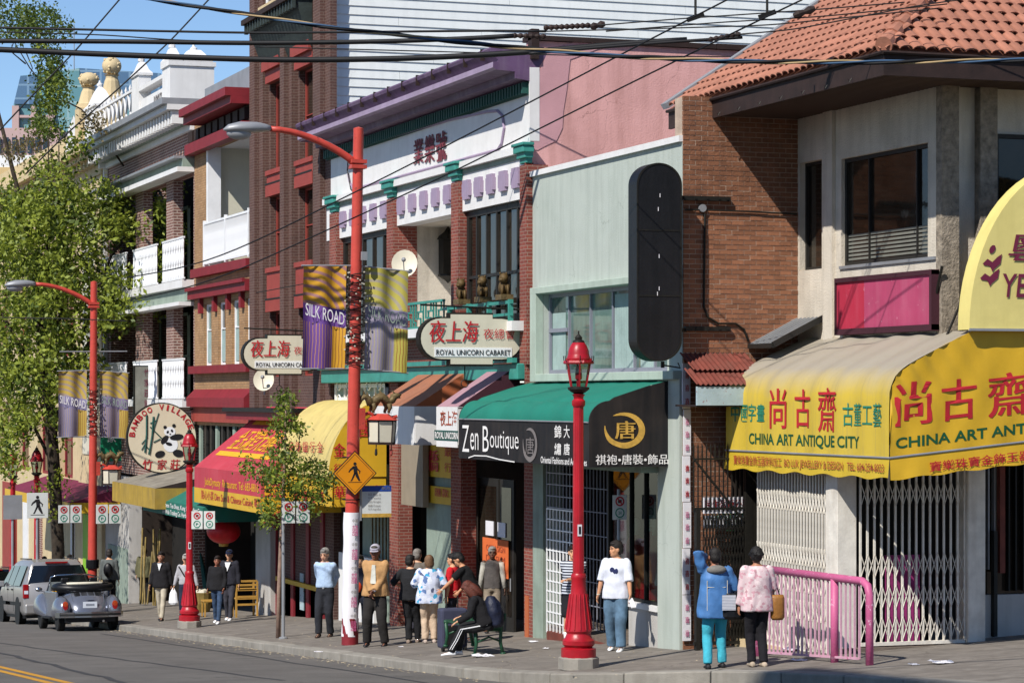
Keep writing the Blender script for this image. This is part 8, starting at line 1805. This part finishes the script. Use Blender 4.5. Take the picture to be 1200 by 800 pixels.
def van(label,loc,rz,col,lowtop=1.,sc=1):
    t=thing('minivan' if lowtop==1. else 'parked_car',label,'van' if lowtop==1. else 'car',loc,rz); T=lowtop; 
    st=[(0,.86,.32,.9,1.1*T,.8),(.05,.93,.28,1.0,1.18*T,.78),(.22,.95,.26,1.02,1.70*T,.66),(.5,.96,.26,1.02,1.76*T,.68),(2.2,.97,.26,1.02,1.77*T,.7),(3.0,.97,.26,1.02,1.72*T,.68),(3.9,.96,.26,1.0,1.08,.84),(4.6,.9,.3,.86,.88,.7),(4.9,.7,.36,.7,.72,.5)]
    m=MB(); m.loft(rings_car(st)); b=m.build('body',col,t,auto=True)
    # windows
    zb,ztw=1.06,1.60*T
    f=lambda y: .965
    def sidewin(y0,y1,sx,y1t=None):
        y1t=y1t or y1
        xb,xt=.967,.715 if T==1. else .75
        m=MB(); A=[(sx*(xb+.0),y0,zb),(sx*(xb+.0),y1,zb),(sx*(xt+.035),y1t,ztw),(sx*(xt+.035),y0+.06,ztw)]; m.prism(A,(sx*.012,0,0)); m.build('side_window',M['carglass'],t)
    for sx in (-1,1): sidewin(.35,1.5,sx); sidewin(1.58,2.55,sx); sidewin(2.63,3.6,sx,3.02)
    MB().prism([(-.8,.028,1.1),(.8,.028,1.1),(.64,.155,1.6*T),(-.64,.155,1.6*T)],(0,-.012,0)).build('rear_window',M['carglass'],t)
    MB().prism([(-.8,3.87,1.1),(.8,3.87,1.1),(.64,3.02,1.66*T),(-.64,3.02,1.66*T)],(0,.012,.012)).build('windshield',M['carglass'],t)
    for sx in (-1,1): MB().box(sx*.78,sx*.935,-.015,.1,.72,1.1).build('tail_lamp',M['tail'],t,bevel=.02); MB().box(sx*.8,sx*.91,-.02,.0,.84,.93).build('reverse_lamp',M['plate'],t); wheel(t,sx*.86,.85,.34); wheel(t,sx*.86,3.85,.34)
    for sx in (-1,1):
        for yw in (.85,3.85): MB().lathe([(.37,-.01),(.42,-.01),(.42,.01),(.37,.01)],(sx*.965,yw,.34),24,'x').build('wheel_arch',M['plastic'],t)
    MB().box(-.9,.9,-.12,.06,.3,.56).build('bumper',col,t,bevel=.04); MB().box(-.97,-.96,.3,3.9,.52,.62).box(.96,.97,.3,3.9,.52,.62).build('side_trim',M['plastic'],t)
    MB().box(-.15,.15,-.02,-.0,.82,.97).build('number_plate',M['lyellow'] if T==1. else M['plate'],t); MB().box(-.3,.3,.12,.2,1.66*T,1.70*T).build('brake_light',M['tail'],t)
    for s in (-1,1): MB().tube([(s*.6,.6,1.78*T),(s*.6,2.6,1.79*T)],.018,6).build('roof_rail',M['plastic'],t)
    MB().box(-1.12,-.97,3.2,3.3,1.02,1.18).box(.97,1.12,3.2,3.3,1.02,1.18).build('mirror',col,t,bevel=.02)
    for y in (1.54,2.59): MB().box(-.972,-.968,y-.006,y+.006,.35,1.05).box(.968,.972,y-.006,y+.006,.35,1.05).build('door_gap',M['plastic'],t)
    for y in (1.65,2.45): MB().box(-.995,-.97,y,y+.16,.93,.97).build('door_handle',M['plastic'],t)
    MB().box(-.88,.88,.2,4.6,.18,.3).build('underbody',M['plastic'],t); t.scale=(sc,sc,sc); return t
v=PG(68,731,RZ); sl_=math.atan(.06)
vn=van('silver minivan parked at the kerb behind the convertible, rear window dark',(v.x,v.y,RZ(v.x,v.y)),0,M['carsilver']); vn.rotation_euler=(-sl_,0,0); vn.scale=(1.04,1.04,1.04)
bc=PD(-6,690,92); 
v2=van('dark blue car cut off by left edge of the frame ahead of minivan',(bc.x,bc.y,RZ(bc.x,bc.y)),0,M['cardark'],lowtop=.86); v2.rotation_euler=(-sl_,0,0)
def beetle(label,loc):
    t=thing('convertible_car',label,'car',loc); col=M['carblue']
    # tub and bonnets
    def sec(y,w,zt,zb=.33,n=18): 
        r=[]
        for i in range(n+1):
            a=math.pi*i/n; r.append((-w*math.copysign(abs(math.cos(a))**.75,math.cos(a)),y,zb+(zt-zb)*math.sin(a)**.62))
        return r
    m=MB(); m.loft([sec(*q) for q in ((-.02,.3,.52),(.06,.42,.66),(.22,.53,.82),(.45,.62,.93),(.7,.67,.97),(.95,.69,.97))]); m.build('engine_lid_body',col,t,smooth=True)
    m=MB(); m.loft([sec(*q) for q in ((2.55,.69,.96),(2.8,.66,.96),(3.2,.58,.9),(3.6,.45,.76),(3.85,.3,.6))]); m.build('front_bonnet',col,t,smooth=True)
    for s in (-1,1): MB().prism([(s*.69,.9,.33),(s*.69,2.6,.33),(s*.68,2.6,.95),(s*.68,.9,.95)],(-s*.07,0,0)).build('door',col,t,bevel=.02)
    MB().box(-.66,.66,.5,3.3,.28,.42).build('floor_pan',M['plastic'],t)
    for s in (-1,1):
        m=MB(); r=[]
        for y,zz0,rx,rz_ in ((-.02,.5,.06,.1),(.03,.52,.13,.2),(.2,.52,.19,.30),(.45,.5,.22,.36),(.75,.48,.2,.34),(1.0,.42,.14,.24),(1.15,.36,.06,.1)): r.append([(s*(.62)+rx*math.cos(a),y,zz0+max(-.15,rz_*math.sin(a))) for a in np.linspace(0,2*math.pi,18,endpoint=False)])
        m.loft(r); m.build('rear_fender',col,t,smooth=True)
        m=MB(); r=[]
        for y,zz0,rx,rz_ in ((2.35,.36,.05,.08),(2.5,.42,.14,.2),(2.8,.5,.21,.34),(3.1,.52,.23,.38),(3.4,.54,.22,.34),(3.65,.54,.15,.22),(3.72,.54,.05,.1)): r.append([(s*.62+rx*math.cos(a),y,zz0+max(-.15,rz_*math.sin(a))) for a in np.linspace(0,2*math.pi,18,endpoint=False)])
        m.loft(r); m.build('front_fender',col,t,smooth=True)
        MB().box(s*.6,s*.8,1.1,2.4,.3,.34).build('running_board',M['plastic'],t)
        MB().lathe([(.0,-.03),(.075,-.025),(.08,.0),(.08,.06)],(s*.6,.0,.62),18,'y',sx=.85,sy=1.35).build('tail_lamp',M['tail'],t,auto=True); MB().lathe([(.0,-.035),(.062,-.03),(.066,-.02)],(s*.6,.0,.66),14,'y').build('turn_lamp',M['lyellow'] if 0 else mat('amber_lamp%d'%s,'#a8401c',.2),t)
        wheel(t,s*.64,.52,.32,.17); wheel(t,s*.66,2.98,.32,.17)
    m=MB(); r=[(-.8,.16,.4),(-.72,-.02,.4),(-.4,-.13,.4),(0,-.15,.4),(.4,-.13,.4),(.72,-.02,.4),(.8,.16,.4)]
    for i in range(6): m.bar(r[i],r[i+1],.05,.13)
    m.build('bumper',M['chrome'],t); m=MB(); 
    for i in range(6): a,b=Vector(r[i]),Vector(r[i+1]); m.bar(a+Vector((0,-.03,.0)),b+Vector((0,-.03,.0)),.012,.05)
    m.build('bumper_strip',M['plastic'],t)
    MB().box(-.6,.6,-.02,.2,.22,.34).build('rear_valance',M['plastic'],t); MB().tube([(.3,-.1,.24),(.3,.2,.24)],.03,8).build('exhaust',M['chrome'],t)
    MB().box(-.17,.17,.0,.02,.56,.71).build('number_plate',M['plate'],t); m=MB(); text(m,'KJR 402',(-.14,-.003,.6),(.14,-.003,.6),(-.14,-.003,.66),toward=(0,-99,0)) if 0 else m.box(-.1,.1,-.004,-.002,.61,.66); m.build('plate_characters',cm('plate_grey','#7d8390'),t)
    m=MB(); m.prism([(-.1,.04,.74),(.1,.04,.74),(.08,.1,.8),(-.08,.1,.8)],(0,-.03,.01)); m.build('plate_lamp',col,t)
    for i in range(2):
        for s in (-1,1): MB().tube([(s*(.22+.1*i),.1-.02*i,.58),(s*(.28+.1*i),.22,.74),(s*(.3+.1*i),.42,.88)],.011,5).build('lid_rib',col,t)
    for k in range(4): 
        for s in (-1.5,-.5,.5,1.5): MB().box(s*.17-.07,s*.17+.07,.3+k*.045,.315+k*.045,.85+k*.022,.87+k*.022).build('vent_slot',M['plastic'],t)
    # folded soft top
    m=MB(); 
    m.tube([(-.66,1.35,1.02),(-.68,1.0,1.06),(-.6,.72,1.04),(-.3,.58,1.02),(0,.55,1.01),(.3,.58,1.02),(.6,.72,1.04),(.68,1.0,1.06),(.66,1.35,1.02)],[.06,.085,.09,.09,.09,.09,.09,.085,.06],10); m.tube([(-.6,1.3,1.08),(-.62,1.0,1.1),(-.5,.8,1.1),(0,.7,1.09),(.5,.8,1.1),(.62,1.0,1.1),(.6,1.3,1.08)],.07,8); m.build('folded_soft_top',M['black'],t,smooth=True)
    m=MB(); m.tube([(-.56,.95,1.13),(-.4,.74,1.14),(0,.66,1.14),(.4,.74,1.14),(.56,.95,1.13)],[.02,.035,.04,.035,.02],8); m.build('top_lining',M['cream'],t,smooth=True)
    # windscreen frame, glass, seats, wheel
    m=MB(); m.tube([(-.62,2.62,.93),(-.55,2.35,1.3),(-.4,2.3,1.34),(0,2.28,1.35),(.4,2.3,1.34),(.55,2.35,1.3),(.62,2.62,.93)],.022,6); m.build('windshield_frame',M['chrome'],t,smooth=True); MB().quad((-.6,2.6,.95),(.6,2.6,.95),(.53,2.34,1.31),(-.53,2.34,1.31)).build('windshield',M['clear'],t)
    for s in (-1,1):
        m=MB(); m.box(s*.35-.2,s*.35+.2,1.45,1.58,.6,1.12); m.build('seat',M['black'],t,bevel=.05); MB().box(s*.35-.1,s*.35+.1,1.47,1.55,1.13,1.28).build('headrest',M['black'],t,bevel=.03); m=MB(); m.tube([(s*.62,1.95,.96),(s*.63,1.97,1.28)],.014,5).tube([(s*.63,1.97,1.28),(s*.58,2.33,1.28)],.014,5); m.build('window_frame',M['chrome'],t)
    MB().tube([(-.35+.17*math.cos(a),2.1+.05*math.sin(a),.98+.16*math.sin(a)) for a in np.linspace(0,6.28,16)],.012,5).build('steering_wheel',M['black'],t)
    m=MB(); m.ball((-.86,2.35,1.0),(.09,.03,.06),10,6); m.tube([(-.7,2.4,.93),(-.84,2.36,.97)],.01,5); m.build('mirror',M['chrome'],t,smooth=True)
    return t
b_=PG(106,739,RZ); bt=beetle('silver blue vintage open-top convertible parked in front of the minivan',(b_.x,b_.y,RZ(b_.x,b_.y))); bt.rotation_euler=(-sl_,0,0); bt.scale=(1.06,1.06,1.06)
# ================= across the street (outside the frame): the block that shades the near corner =================
ap=PG(955,781); t_=24.; cpos=Vector((ap.x,ap.y,ap.z))-LD*(27/1.06*LD.length/LD.length)
k=(31)/(-LD.z); cpos=ap-LD*k
hb=wthing('opposite_building','brick block across the street outside the frame','building',(cpos.x-6,cpos.y-10,0)); print('opp',cpos)
bx(hb,'wall',M['redbrick'],cpos.x-14,cpos.x,cpos.y-24,cpos.y,-1,cpos.z); bx(hb,'cornice',M['white'],cpos.x-14.2,cpos.x+.02,cpos.y-24,cpos.y+.02,cpos.z-.6,cpos.z-.2)
for i in range(6):
    for j in range(5): bx(hb,'window',M['glass'],cpos.x+.0,cpos.x+.05,cpos.y-22+i*3.8,cpos.y-20+i*3.8,2+j*3.8,4.4+j*3.8)
print('objects',len(bpy.data.objects),'tris',sum(len(o.data.polygons) for o in bpy.data.objects if o.type=='MESH'))
